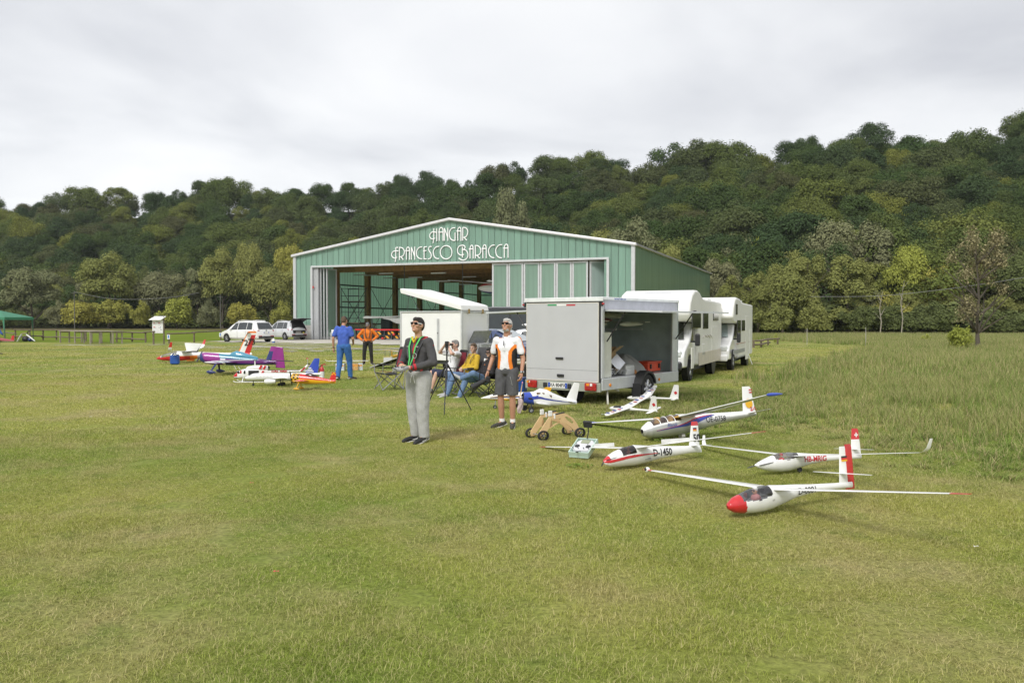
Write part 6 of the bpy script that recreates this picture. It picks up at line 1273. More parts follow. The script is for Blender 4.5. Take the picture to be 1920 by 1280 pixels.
mb = MB(); mb.lathe([(.001, .07), (.02, .06), (.03, .0)], (p.nose, 0, 0), 'x', 12); mb.build('spinner', RIM, p.t, smooth=60)
pw = p.t.location + Matrix.Rotation(R(197), 3, 'Z') @ Vector((p.nose + .06, .05, 0)) * .84
tw = thing('towel', 'pinkish grey rag hanging over the tow plane propeller', 'towel', (pw.x, pw.y, .16), R(10)); mb = MB()
mb.loft([[(.055 * math.sin(.7 * k) * .3 + .05 * math.cos(a) * w, .03 * math.sin(a * 1.0) * w + .012 * math.sin(a * 3 + k), .14 - k * .04) for a in np.linspace(0, 6.28, 16, endpoint=False)] for k, w in enumerate((.5, 1.0, 1.1, .9, 1.0, 1.05, .8, .55))]); mb.build('cloth', M('rag', (.48, .38, .38), .9, var=.2, ns=30), tw, smooth=60)
# --- yellow white jet
L = 1.45
ST_J = [(0, .003, .003, -.012), (.06, .020, .018, -.008), (.15, .038, .038, -.002), (.25, .048, .052, .004), (.35, .052, .060, .008), (.5, .060, .056, .004), (.75, .058, .050, .004), (1, .040, .038, .006)]
p = Plane('model_jet', 'white and yellow jet with tinted canopy behind the man in shorts', (.17, 16.2, .235), (0, 0, R(193)), ST_J, L, .55 * L)
p.fuselage([GWH, YEL, NAVY], lambda q, sn, sd: 1 if sn < -.55 else (2 if -.25 < sn < .1 and .12 < q < .6 else (1 if .1 < sn < .22 and q > .12 else 0)), canopy=lambda q, sn: .16 < q < .36 and sn > .55, cmat=SMOKE, frames=((.22, .006), (.29, .006)))
p.cockpit(.16, .37, .55, M('tan_inside', (.25, .15, .1)))
for s_ in (1, -1):
    p.wing(s_, .12, .06, -.03, .52, .46, .20, .01, .3, .7, [YEL, GWH], lambda t, a: 1 if a < .5 else 0); mb = MB(); mb.prism([(.52, s_ * .02), (.30, s_ * .03), (.28, s_ * .09), (.40, s_ * .09)], -.05, -.035, 'z'); mb.build('strake', YEL, p.t)
    p.wing(s_, -.40, .05, .02, .28, .24, .12, .0, .4, .7, YEL, name='tailplane', k=5); mb = MB(); mb.prism([(-.34, .04), (-.56, .04), (-.62, .17), (-.54, .17)], s_ * .06, s_ * .075, 'y'); mb.build('fin', YEL, p.t)
    mb = MB(); mb.tube((.02, s_ * .16, -.04), (.02, s_ * .18, -.19), .010, n=6); mb.build('gear_leg', RIM, p.t); wheel(p.t, (.02, s_ * .19, -.195), .038, .025, 'y', 5, out=s_)
mb = MB(); mb.tube((.50, 0, -.05), (.52, 0, -.19), .010, n=6); mb.build('gear_leg', RIM, p.t); wheel(p.t, (.52, .012, -.195), .036, .022, 'y', 5, out=1)
# --- two white foam gliders
FOAM = M('foam_white', (.74, .74, .72), .6, bump=.1, bs=120)
def foam(label, loc, rz, bank, sc):
    L = .98; ST = [(0, .01, .01, 0), (.04, .03, .03, 0), (.15, .045, .05, .005), (.28, .042, .05, .01), (.4, .028, .032, .012), (.6, .018, .02, .014), (1, .012, .016, .016)]
    p = Plane('foam_glider', label, loc, (bank, 0, rz), ST, L, .36 * L, 'foam gliders in the rough grass'); p.t.scale = (sc,) * 3
    p.fuselage([FOAM, BLK], lambda q, sn, sd: 1 if .1 < q < .27 and sn > .5 else 0)
    for s_ in (1, -1):
        p.wing(s_, .09, .02, .04, .66, .19, .12, .06, .06, .9, [FOAM], tip=[(.03, .01, .02, .85), (.06, .05, .05, .55)])
        for k in range(5): mb = MB(); mb.box((.0 - .03 * (k % 2), s_ * (.15 + .1 * k), .062 + .06 * (.15 + .1 * k)), (.07, .02 + .01 * (k % 3), .004)); mb.build('red_marking', INKR if k % 2 else INKB, p.t)
    tx = -.64 * L; p.fin(tx + .17, .02, .26, .17, .09, .35, [FOAM], th=.8); mb = MB(); mb.box((tx + .05, .008, .13), (.05, .004, .05), ry=.5); mb.build('red_marking', INKR, p.t)
    for s_ in (1, -1): p.wing(s_, tx + .12, .01, .03, .20, .10, .07, 0, .1, .7, FOAM, name='tailplane', k=5)
foam('white foam glider with red markings lying tilted, nearer of two', (2.10, 15.05, .10), R(138), -.19, 1.05)
foam('white foam glider lying farther back beside the trailer wheel', (2.80, 17.2, .10), R(158), -.10, 1.1)
# --- white foam wing model on printed boxes behind the man in blue
w0 = G(652, 694); WT = thing('model_aeroplane', 'white foam plane with orange wing tip resting on printed boxes', 'model aircraft', (w0.x, w0.y, .30), R(95))
class _W(Plane):
    def __init__(s): s.t = WT; s.st = [(0, .02, .02, 0), (.1, .045, .05, 0), (.3, .05, .06, .0), (.6, .03, .035, 0), (1, .012, .02, 0)]; s.L = .9; s.nose = .35
p = _W(); p.fuselage([FOAM], lambda q, sn, sd: 0)
for s_ in (1, -1): p.wing(s_, .10, .02, .03, .70, .18, .12, -.01 if s_ > 0 else .0, .02, 1., [FOAM, ORG], (lambda t, a: 1 if t > .93 else 0) if s_ < 0 else None, tip=[(.06, .05, .02, .9)] if s_ > 0 else [(.03, .04, .02, .9)])
p.fin(-.42, .02, .2, .15, .08, .3, [BLK], th=.7)
for k, (dx, c) in enumerate(((-.28, (.55, .6, .66)), (.22, (.60, .36, .14)), (.36, (.56, .6, .64)))):
    o_ = thing('model_box', ['printed blue and orange box left under the white foam plane', 'orange printed box in the middle under the foam plane', 'pale printed box right under the white foam plane'][k], 'box', (w0.x + dx * .9 + .02, w0.y + .1 * k - .05, 0), .1 * k, 'printed model boxes'); mb = MB(); mb.box((0, 0, .12), (.30, .34, .235)); mb.build('carton', M('carton_%d' % k, c, .6, var=.35, ns=14), o_, bevel=.005); mb = MB(); mb.box((0, -.172, .17), (.26, .004, .05)); mb.build('print_band', M('print_orange', (.7, .3, .05), .6), o_)
# --- yellow biplane by the white trailer
b0 = G(728, 679); BT = thing('model_aeroplane', 'small yellow biplane standing left of the white trailer', 'model aircraft', (b0.x + .3, b0.y + .5, .25), R(75))
class _B(Plane):
    def __init__(s): s.t = BT; s.st = [(0, .05, .05, 0), (.05, .07, .075, 0), (.3, .07, .08, 0), (.7, .04, .05, 0), (1, .01, .03, 0)]; s.L = 1.0; s.nose = .35
p = _B(); p.fuselage([YEL], lambda q, sn, sd: 0); p.fin(-.45, .03, .2, .18, .1, .3, [YEL])
for s_ in (1, -1):
    for z in (-.06, .22): p.wing(s_, .16, .0, z, .70, .17, .16, .02, 0, .8, YEL)
    for y in (.35, .58):
        for x in (.12, .03): mb = MB(); mb.tube((x, s_ * y, -.05), (x, s_ * y, .22), .006, n=5); mb.build('strut', STEEL, BT)
    mb = MB(); mb.tube((.18, s_ * .05, -.06), (.2, s_ * .12, -.2), .008, n=5); mb.build('gear_leg', STEEL, BT); wheel(BT, (.2, s_ * .13, -.205), .05, .025, 'y', 5, out=s_)
# ------------------------------------------------------------------ people
def cap_geo(mb, a, b, ra, rb, n=12):
    a, b = Vector(a), Vector(b); d = (b - a); ln = d.length
    if ln < 1e-5: mb.ell(a, (ra,) * 3, n); return
    t = d / ln; pts, rs = [], []
    for k in range(5): an = PI / 2 * (1 - k / 4); pts.append(a - t * ra * math.sin(an)); rs.append(max(ra * math.cos(an), 1e-4))
    for k in range(1, 4): pts.append(a.lerp(b, k / 4)); rs.append(lerp(ra, rb, k / 4))
    for k in range(5): an = PI / 2 * k / 4; pts.append(b + t * rb * math.sin(an)); rs.append(max(rb * math.cos(an), 1e-4))
    mb.path(pts, rs, n)
def blob_mesh(name, prims, voxel, mats, parent, it=3, col=None, wr=0., wf=18., hem=None):
    """tapered capsules and ellipsoids fused into one continuous surface"""
    mb = MB()
    for p in prims:
        if p[0] == 'c': cap_geo(mb, *p[1:])
        else: mb.ell(p[1], p[2], 14, E=p[3] if len(p) > 3 else None)
    me = bpy.data.meshes.new('tmp'); me.from_pydata(mb.v, [], mb.f); b = bmesh.new(); b.from_mesh(me); bmesh.ops.remove_doubles(b, verts=b.verts, dist=1e-5); bmesh.ops.recalc_face_normals(b, faces=b.faces); b.to_mesh(me); b.free()
    o = bpy.data.objects.new('tmp', me); C.objects.link(o)
    m = o.modifiers.new('r', 'REMESH'); m.mode = 'VOXEL'; m.voxel_size = voxel
    if it: m = o.modifiers.new('s', 'SMOOTH'); m.factor = .5; m.iterations = it
    dg = bpy.context.evaluated_depsgraph_get(); out = bpy.data.meshes.new_from_object(o.evaluated_get(dg)); bpy.data.objects.remove(o); bpy.data.meshes.remove(me)
    out.name = name; n = len(out.vertices); co = np.empty(n * 3); out.vertices.foreach_get('co', co); co = co.reshape(-1, 3)
    if wr:                                   # cloth folds
        no = np.empty(n * 3); out.vertices.foreach_get('normal', no); no = no.reshape(-1, 3)
        f = vnoise(co[:, 0] * wf + co[:, 2] * wf * .9, co[:, 1] * wf - co[:, 2] * wf * .6, 11) + .6 * vnoise(co[:, 0] * wf * 2 - co[:, 2] * wf, co[:, 1] * wf * 1.7 + co[:, 2] * wf * 1.5, 12) - .8
        co = co + no * (f * wr)[:, None]; out.vertices.foreach_set('co', co.ravel())
    if hem is not None:
        co[:, 2] = np.where(co[:, 2] < hem, hem + (co[:, 2] - hem) * .06, co[:, 2]); out.vertices.foreach_set('co', co.ravel())
    mats = mats if isinstance(mats, (list, tuple)) else [mats]
    out.materials.clear()
    for q in mats: out.materials.append(q)
    if col:
        k = len(out.polygons); ce = np.empty(k * 3); out.polygons.foreach_get('center', ce); ce = ce.reshape(-1, 3); out.polygons.foreach_set('material_index', np.array([col(*c) for c in ce], np.int32))
    out.polygons.foreach_set('use_smooth', [True] * len(out.polygons)); out.update()
    ob = bpy.data.objects.new(name, out); C.objects.link(ob); ob.parent = parent
    return ob
def V3(*a): return Vector(a)
STAND = dict(pelvis=V3(0, 0, .96), waist=V3(.01, 0, 1.10), chest=V3(.0, 0, 1.30), neck=V3(-.01, 0, 1.49), head=V3(.02, 0, 1.655), shL=V3(-.01, .185, 1.42), shR=V3(-.01, -.185, 1.42), elL=V3(-.03, .25, 1.14), elR=V3(-.03, -.25, 1.14), wrL=V3(.04, .26, .89), wrR=V3(.04, -.26, .89), hiL=V3(0, .095, .92), hiR=V3(0, -.095, .92), knL=V3(.02, .105, .50), knR=V3(.02, -.105, .50), anL=V3(-.02, .11, .085), anR=V3(-.02, -.11, .085), toL=V3(.15, .14, .03), toR=V3(.15, -.14, .03))
SIT = dict(pelvis=V3(0, 0, .49), waist=V3(-.06, 0, .62), chest=V3(-.13, 0, .82), neck=V3(-.17, 0, 1.02), head=V3(-.13, 0, 1.18), shL=V3(-.15, .185, .95), shR=V3(-.15, -.185, .95), elL=V3(-.02, .27, .70), elR=V3(-.02, -.27, .70), wrL=V3(.20, .10, .64), wrR=V3(.20, -.10, .64), hiL=V3(.02, .095, .47), hiR=V3(.02, -.095, .47), knL=V3(.44, .13, .52), knR=V3(.44, -.13, .52), anL=V3(.55, .12, .09), anR=V3(.55, -.12, .09), toL=V3(.72, .15, .035), toR=V3(.72, -.15, .035))
def face_mat(yaw, pitch): return Matrix.Rotation(yaw, 3, 'Z') @ Matrix.Rotation(pitch, 3, 'Y')
def person(label, loc, rz, base, over, vx, skin, top, bottom, shoes, scale=1., yaw=0., pitch=0., sleeve='long', leg='long', hair=None, baggy=0., topcol=None, topmats=None, group=None, curl=.6, palms=None, bald=False, belly=0., hem=None, legb=None, leghem=None):
    J = {**base, **over}; t = thing('person', label, 'person', loc, rz, group, scale)
    Hm = face_mat(yaw, pitch); hd = J['head']; hv = lambda *a: hd + Hm @ (Vector(a) * .93)
    # --- skin body, one surface
    pr = [('e', hd, (.091, .071, .104), Hm), ('e', hv(.035, 0, -.06), (.062, .055, .062), Hm), ('e', hv(.078, 0, -.088), (.026, .03, .024), Hm), ('c', hv(.098, 0, .018), hv(.114, 0, -.022), .010, .015), ('e', hv(.085, 0, .035), (.022, .056, .014), Hm), ('c', hv(.092, -.022, -.058), hv(.092, .022, -.058), .010, .010),
          ('e', hv(.07, .042, -.02), (.03, .026, .024), Hm), ('e', hv(.07, -.042, -.02), (.03, .026, .024), Hm)]
    for s in (1, -1): pr.append(('e', hv(-.005, s * .080, -.005), (.024, .012, .032), Hm))
    pr += [('c', J['neck'] - Vector((0, 0, .05)), hv(-.02, 0, -.07), .058, .052), ('c', J['chest'], J['neck'], .085, .055), ('c', J['pelvis'], J['chest'], .080, .082), ('c', J['shL'], J['shR'], .05, .05)]
    hands = {}
    for s, S_ in ((1, 'L'), (-1, 'R')):
        sh, el, wr = J['sh' + S_], J['el' + S_], J['wr' + S_]
        pr += [('c', sh, el, .046, .038), ('c', el, wr, .040, .026), ('c', J['chest'], sh, .06, .045)]
        d = (wr - el).normalized() if not (palms and S_ in palms) else Vector(palms[S_][0]).normalized()
        nrm = Vector(palms[S_][1]).normalized() if palms and S_ in palms else Vector((0, -s, 0)); nrm = (nrm - d * nrm.dot(d)).normalized(); ac = d.cross(nrm) * (1 if S_ == 'R' else -1)      # across, thumb side
        if not (palms and S_ in palms): ac = Vector((1, 0, 0)) - d * d.x; ac.normalize(); nrm = Vector((0, -s, 0))
        pc = wr + d * .055; pr += [('c', wr, pc, .024, .030), ('c', pc - ac * .022, pc + ac * .022, .019, .019), ('c', wr + d * .03, pc + d * .03 - ac * .02, .02, .016), ('c', wr + d * .03, pc + d * .03 + ac * .02, .02, .016)]
        for k, ln in enumerate((.066, .078, .072, .056)):
            b0 = pc + d * .035 + ac * (.030 - .020 * k); m1 = b0 + (d * math.cos(curl * .6) + nrm * math.sin(curl * .6)) * ln * .5; m2 = m1 + (d * math.cos(curl * 1.7) + nrm * math.sin(curl * 1.7)) * ln * .5
            pr += [('c', b0, m1, .0098, .009), ('c', m1, m2, .009, .0078)]
        th = wr + d * .025 + ac * .024; t1 = th + (d * .6 + ac * .7 + nrm * .3).normalized() * .04; t2 = t1 + (d * .9 + ac * .1 + nrm * .35).normalized() * .032; pr += [('c', th, t1, .014, .011), ('c', t1, t2, .011, .0085)]
        hands[S_] = (pc + d * .04 + nrm * .02, d, nrm, ac)
        hi, kn, an, to = (J[q + S_] for q in ('hi', 'kn', 'an', 'to'))
        pr += [('c', J['pelvis'], hi, .085, .075), ('c', hi, kn, .078, .052), ('c', kn, kn.lerp(an, .35), .052, .055), ('c', kn.lerp(an, .35), an, .055, .036), ('c', an, to, .026, .02)]
    body = blob_mesh('body', pr, vx, [skin], t, 2)
    # --- eyes and mouth
    for s in (1, -1):
        mb = MB(); mb.ell(hv(.084, s * .031, .010), (.011, .013, .009), 10); e = mb.build('eye', M('eye_white', (.7, .68, .64), .3), body, smooth=60); mb = MB(); mb.ell(hv(.093, s * .031, .010), (.004, .006, .006), 8); mb.build('iris', BLK, e, smooth=60)
    mb = MB(); mb.path([hv(.099, -.024, -.060), hv(.105, 0, -.057), hv(.099, .024, -.060)], .0045, 6); mb.build('lips', M('lips', (.36, .15, .12), .5), body, smooth=60)
    # --- top
    b = baggy; tp = [('c', J['pelvis'] + Vector((0, .052, .02)), J['chest'] + Vector((0, .062, .0)), .098 + b + belly, .104 + b), ('c', J['pelvis'] + Vector((0, -.052, .02)), J['chest'] + Vector((0, -.062, .0)), .098 + b + belly, .104 + b), ('c', J['chest'], J['neck'] - Vector((0, 0, .035)), .12, .072), ('c', J['shL'] - Vector((0, .02, .02)), J['shR'] + Vector((0, .02, -.02)), .068, .068)]
    for S_ in 'LR':
        sh, el, wr = J['sh' + S_], J['el' + S_], J['wr' + S_]
        if sleeve == 'long': tp += [('c', sh, el, .064 + b * .6, .054 + b * .5), ('c', el, wr, .055 + b * .5, .040 + b * .3)]
        elif sleeve == 'short': tp += [('c', sh, sh.lerp(el, .62), .066 + b * .5, .064 + b * .6)]
    tz = blob_mesh('top', tp, vx * 1.15, topmats or [top], t, 4, topcol, .013 if sleeve == 'long' else .010, 11., hem=hem)
    if legb is not None: b = legb
    # --- trousers or shorts
    bp = [('c', J['pelvis'] + Vector((0, .05, -.02)), J['pelvis'] + Vector((0, -.05, -.02)), .112 + b * .5, .112 + b * .5)]
    for S_ in 'LR':
        hi, kn, an = (J[q + S_] for q in ('hi', 'kn', 'an'))
        if leg == 'long': bp += [('c', hi, kn, .098 + b, .068 + b), ('c', kn, an.lerp(kn, .02), .068 + b, .050 + b)]
        else: bp += [('c', hi, hi.lerp(kn, .86), .098 + b, .092 + b * 1.2)]
    blob_mesh('trousers' if leg == 'long' else 'shorts', bp, vx * 1.15, [bottom], t, 4, None, .013, 9., hem=leghem)
    for S_ in 'LR':
        an, to, kn = J['an' + S_], J['to' + S_], J['kn' + S_]; up = (kn - an).normalized(); f = (to - an); f = f - up * f.dot(up) * .0; fw = f.normalized(); hl = an - fw * .05 - up * .035
        mb_ = blob_mesh('shoe', [('c', hl, an + fw * .02 - up * .03, .040, .046), ('c', an + fw * .02 - up * .03, to, .046, .034), ('c', an, an - up * .03, .046, .045), ('c', to, to + fw * .05, .036, .030)], vx * 1.1, [shoes], t, 2)
        mb = MB(); mb.path([an - up * .02, an + up * .06], [.045, .043], 12); mb.build('sock', M('sock_grey', (.16, .16, .165), .9), t, smooth=50)
        sp = [(hl - up * .026), (to + fw * .05 - up * .016)]
        mb = MB(); mb.path([hl - fw * .035 - up * .030, hl.lerp(to, .5) - up * .034, to + fw * .07 - up * .022], [.040, .044, .036], 10, flat=.28); mb.build('sole', M('shoe_sole', (.62, .61, .58), .7), mb_, smooth=50)
    if hair and not bald:
        hp_ = [('e', hv(-.018, 0, .028), (.095, .083, .098), Hm), ('e', hv(-.05, 0, -.01), (.064, .076, .075), Hm), ('e', hv(.045, 0, .082), (.05, .06, .035), Hm)]
        blob_mesh('hair', hp_, vx, [hair], t, 1, None, .006, 40)
    return t, J, hv, hands, body
LENS = M('lens_dark', (.006, .006, .008), .35, spec=.2)
def sunglasses(t, hv, temple=BLK):
    mb = MB()
    for s in (1, -1): mb.ell(hv(.096, s * .034, .012), (.018, .031, .023), 12)
    o = mb.build('sunglasses', LENS, t, smooth=60)
    mb = MB(); mb.path([hv(.110, -.06, .026), hv(.116, 0, .024), hv(.110, .06, .026)], .005, 5); mb.build('brow_bar', BLK, o); mb = MB()
    for s in (1, -1): mb.path([hv(.094, s * .060, .018), hv(.02, s * .086, .018)], .006, 5)
    mb.build('frame', temple, o)
def baseball_cap(t, hv, m, fwd=1):
    mb = MB(); mb.loft([[hv(-.005 + .102 * math.cos(a) * r, .086 * math.sin(a) * r, z) for a in np.linspace(0, 6.28, 20, endpoint=False)] for z, r in ((.035, 1.0), (.07, .97), (.10, .82), (.122, .5), (.13, .1))]); o = mb.build('cap', m, t, smooth=60)
    mb = MB(); mb.loft([[hv(fwd * x + .0, y * q, z) for y in (-.07, -.04, 0, .04, .07)] + [hv(fwd * x, y * q, z - .006) for y in (.07, .04, 0, -.04, -.07)] for x, q, z in ((.08, 1, .042), (.12, .95, .036), (.155, .7, .026))]); mb.build('cap_brim', m, o, smooth=60)
def glasses(t, hv):
    mb = MB()
    for s in (1, -1): mb.path([hv(.104, s * .032 + .022 * math.cos(a), .010 + .016 * math.sin(a)) for a in np.linspace(0, 6.28, 11)], .0025, 4); mb.path([hv(.10, s * .055, .014), hv(.02, s * .084, .012)], .0028, 4)
    mb.build('glasses', BLK, t)
SK1 = M('skin', (.52, .29, .19)); SK2 = M('skin_tan', (.46, .24, .15), .55, sss=.08); SK3 = M('skin_pale', (.58, .36, .27), .55, sss=.08)
# --- young pilot with transmitter
JK = M('jacket_grey', (.060, .058, .060), .85, var=.12, ns=30); JR = M('jacket_red', (.42, .018, .025), .7); SWEAT = M('sweat_grey', (.40, .40, .39), .9, var=.10, ns=60, bump=.15, bs=200)
def jcol(x, y, z):
    if z < .945: return 1
    if abs(y) < .012 and x > .06 and z < 1.5: return 1
    if .95 < z < 1.10 and abs(abs(y) - .125) < .012 and x > .05: return 1
    return 0
t, J, hv, hands, bd = person('young man in dark jacket and grey sweatpants steering with a transmitter', (-1.33, 11.69, 0), R(-126), STAND,
    dict(elL=V3(.02, .30, 1.14), elR=V3(.0, -.30, 1.14), wrL=V3(.25, .12, 1.075), wrR=V3(.25, -.12, 1.10), anL=V3(.00, .10, .085), anR=V3(-.05, -.10, .085), toL=V3(.17, .12, .03), toR=V3(.12, -.13, .03), knL=V3(.03, .10, .5), knR=V3(.0, -.10, .5), head=V3(.015, 0, 1.66)), .007, SK1, JK, SWEAT, M('shoe_black', (.015, .015, .016), .6),
    1.0, yaw=.10, pitch=-.20, hair=M('hair_dark', (.018, .014, .012), .7), baggy=.009, hem=.915, legb=.028, leghem=.075, topcol=jcol, topmats=[JK, JR], curl=.9, palms=dict(L=((.45, -.8, .0), (-.2, -.2, -1)), R=((.45, .8, .0), (-.2, .2, -1))))
sunglasses(t, hv, WHITE)
for S_ in 'LR':
    wr, el = J['wr' + S_], J['el' + S_]; d = (wr - el).normalized(); mb = MB(); mb.path([wr - d * .045, wr - d * .012], .049, 14); mb.build('cuff', JR, t, smooth=40)
mb = MB(); mb.path([(-.10 + .02 * math.sin(a * 2), .115 * math.sin(a), 1.475 + .028 * math.cos(a)) if False else (-.035 - .085 * math.cos(a), .105 * math.sin(a), 1.475 - .03 * (1 - math.cos(a)) * .6) for a in np.linspace(-2.3, 2.3, 15)], [.020 + .014 * math.cos(a / 1.5) for a in np.linspace(-2.3, 2.3, 15)], 8); mb.build('hood', JR, t, smooth=60)
mb = MB(); mb.path([(.085, -.045, 1.50), (.10, 0, 1.42), (.085, .045, 1.50)], .014, 8); mb.build('t_shirt_collar', M('tee_yellow', (.65, .50, .03), .8), t, smooth=60)
GREEN = M('lanyard_green', (.06, .50, .10), .6)
for s in (1, -1): mb = MB(); mb.path([(-.05, s * .06, 1.51), (.055, s * .085, 1.49), (.135, s * .06, 1.36), (.155, s * .03, 1.2), (.20, s * .015, 1.10)], [.008, .012, .012, .011, .008], 8, flat=.3); mb.build('lanyard', GREEN, t, smooth=50)
for s in (1, -1): mb = MB(); mb.path([(-.09, s * .11, 1.44), (.05, s * .125, 1.45), (.135, s * .10, 1.30), (.15, s * .06, 1.20)], [.018, .02, .02, .014], 8, flat=.35); mb.build('harness', BLK, t, smooth=50)
mb = MB(); mb.path([(.158, .07 + .035 * math.cos(a), 1.235 + .035 * math.sin(a)) for a in np.linspace(0, 6.28, 13)], .006, 5); mb.build('harness_ring', RIM, t)
for s in (1, -1): mb = MB(); mb.path([(.128, s * .11, 1.36), (.136, s * .07, 1.362)], .005, 4); mb.build('chest_logo', M('logo_pale', (.5, .45, .42), .6), t)
mb = MB(); mb.ell((-.01, .262, 1.375), (.016, .012, .018), 8); mb.build('sleeve_logo', JR, t, smooth=60)
for S_, y in (('L', 1), ('R', -1)):
    a = J['an' + S_]; f = (J['to' + S_] - a).normalized(); sd = Vector((-f.y, f.x, 0)) * y
    for sg in (1, -1): mb = MB(); q = a + sd * sg * y * .043 - Vector((0, 0, .035)); mb.path([q - f * .03 + Vector((0, 0, .018)), q + f * .02 - Vector((0, 0, .006)), q + f * .035 - Vector((0, 0, .004)), q + f * .10 + Vector((0, 0, .012))], [.003, .009, .008, .002], 5); mb.build('shoe_swoosh', WHITE, t)
for y in (.02, -.02): mb = MB(); mb.path([(.125, y, .955), (.135, y * 1.6, .90), (.128, y * 1.9, .85)], .005, 5); mb.build('drawstring', WHITE, t)
tm = Matrix.Rotation(R(-126), 4, 'Z'); tp_ = Vector((-1.33, 11.69, 0)) + tm.to_3x3() @ Vector((.355, 0, 1.065))
TXG = M('transmitter_grey', (.38, .38, .40), .4, .2)
def transmitter(label, loc, rz, pitch=0., sc=1., body=TXG):
    t = thing('transmitter', label, 'transmitter', loc, rz, None, sc); t.rotation_euler = (0, pitch, rz)
    mb = MB(); mb.prism([(-.10, -.06), (-.06, -.095), (.08, -.10), (.10, -.05), (.10, .05), (.08, .10), (-.06, .095), (-.10, .06)], -.025, .02, 'z'); mb.build('case', body, t, bevel=.012)
    mb = MB(); mb.box((-.055, 0, .023), (.06, .09, .006)); mb.build('screen', M('lcd', (.30, .33, .22), .2), t)
    for y in (-.06, .06): mb = MB(); mb.lathe([(.001, .024), (.026, .024), (.028, .018)], (.03, y, 0), 'z', 16); o = mb.build('stick_gimbal', BLK, t); mb = MB(); mb.tube((.03, y, .02), (.032, y, .055), .005, n=6); mb.build('stick', RIM, o)
    for y in (-.085, -.03, .03, .085): mb = MB(); mb.tube((.075, y, .02), (.085, y, .045), .004, n=5); mb.build('switch', BLK, t)
    mb = MB(); mb.path([(.10, 0, .0), (.13, 0, .02), (.2, .0, .06)], .006, 6); mb.build('antenna', BLK, t)
    return t
transmitter('grey transmitter held by the young man', tp_, R(-126), .15)
# --- older man in orange white polo
SHIRT = M('polo_white', (.76, .76, .78), .8, var=.04); OR_ = M('polo_orange', (.80, .22, .015), .7); BK_ = M('polo_black', (.018, .018, .02), .8); SHORT = M('shorts_grey', (.085, .085, .09), .8, var=.12)
def pcol_(x, y, z):
    ay = abs(y); lim = .10 + .035 * math.sin(max(0, min(1, (z - .90) / .5)) * PI) * -1 + max(0, z - 1.25) * .55
    if ay > .19 and z > 1.2: return 1 if (abs(x + .02) < .022 and ay > .19) or (abs(x - .0) < .018 and z > 1.45) else 0
    if z < 1.36 and ay > lim: return 2 if (ay > lim + .055 and z < 1.30) else 1
    return 0
t, J, hv, hands, bd = person('grey haired man in white and orange polo and shorts looking up', (-.08, 13.28, 0), R(-112), STAND,
    dict(elL=V3(-.02, .275, 1.13), wrL=V3(.08, .285, .90), elR=V3(-.05, -.275, 1.13), wrR=V3(.06, -.315, .90), anL=V3(-.01, .095, .085), anR=V3(-.03, -.10, .085), toL=V3(.16, .15, .03), toR=V3(.13, -.17, .03), head=V3(.0, 0, 1.665)), .007, SK2, SHIRT, SHORT, M('shoe_dark', (.045, .042, .035), .7),
    .99, yaw=.0, pitch=-.30, sleeve='short', leg='short', hair=M('hair_white', (.50, .49, .47), .85, var=.3, ns=60), baggy=.008, hem=.90, leghem=.535, topcol=pcol_, topmats=[SHIRT, OR_, BK_], curl=.7, belly=.012)
sunglasses(t, hv)
blob_mesh('beard', [('e', hv(.040, 0, -.090), (.050, .056, .032), face_mat(0, -.30)), ('c', hv(.092, -.022, -.044), hv(.092, .022, -.044), .008, .008)], .007, [M('hair_white', (.60, .59, .57))], t, 1, None, .004, 50)
mb = MB(); mb.loft([[(-.02 + r * math.cos(a), r * .95 * math.sin(a), z + .03 * math.cos(a) * -1) for a in np.linspace(.5, 5.78, 18)] for z, r in ((1.46, .085), (1.53, .082))], caps=False, closed=False); mb.build('collar', SHIRT, t, smooth=60)
mb = MB(); mb.path([(.135, 0, 1.42), (.145, 0, 1.34)], .008, 5); mb.build('button_placket', BK_, t)
w = J['wrL']; d = (w - J['elL']).normalized(); mb = MB(); mb.path([w - d * .03, w - d * .005], .034, 12); o = mb.build('watch_strap', BLK, t); mb = MB(); mb.ell(w - d * .018 + Vector((.0, .034, 0)), (.022, .010, .022), 12); mb.ell(w - d * .018 + Vector((.034, .004, 0)), (.010, .022, .022), 12); mb.build('watch_face', RIM, o, smooth=60)
w = J['wrR']; d = (w - J['elR']).normalized(); mb = MB(); mb.path([w - d * .03, w - d * .015], .031, 10); mb.build('bracelet', BLK, t)
mb = MB(); mb.path([(.13, .11, .84), (.12, .14, .70)], .006, 5); mb.build('pocket_zip', RIM, t)
for o in t.children:
    if o.name.startswith('sock'): o.data.materials[0] = WHITE
cm_w = Matrix.Rotation(R(-112), 3, 'Z') @ (hands['R'][0] * .99) + Vector((-.08, 13.28, 0))
cm_ = thing('camera', 'black camera with long lens in the hand of the grey haired man', 'camera', cm_w - Vector((.0, 0, .03)), R(200)); mb = MB(); mb.box((0, 0, 0), (.07, .14, .10)); mb.build('camera_body', BLK, cm_, bevel=.015)
mb = MB(); mb.lathe([(.034, .03), (.038, .08), (.040, .18), (.048, .22), (.05, .30), (.042, .30)], (0, 0, -.0), 'x', 18); o = mb.build('lens', BLK, cm_, smooth=40); o.rotation_euler = (0, .45, 0); mb = MB(); mb.lathe([(.001, .295), (.042, .295)], (0, 0, 0), 'x', 16); q = mb.build('front_glass', GLS, o)
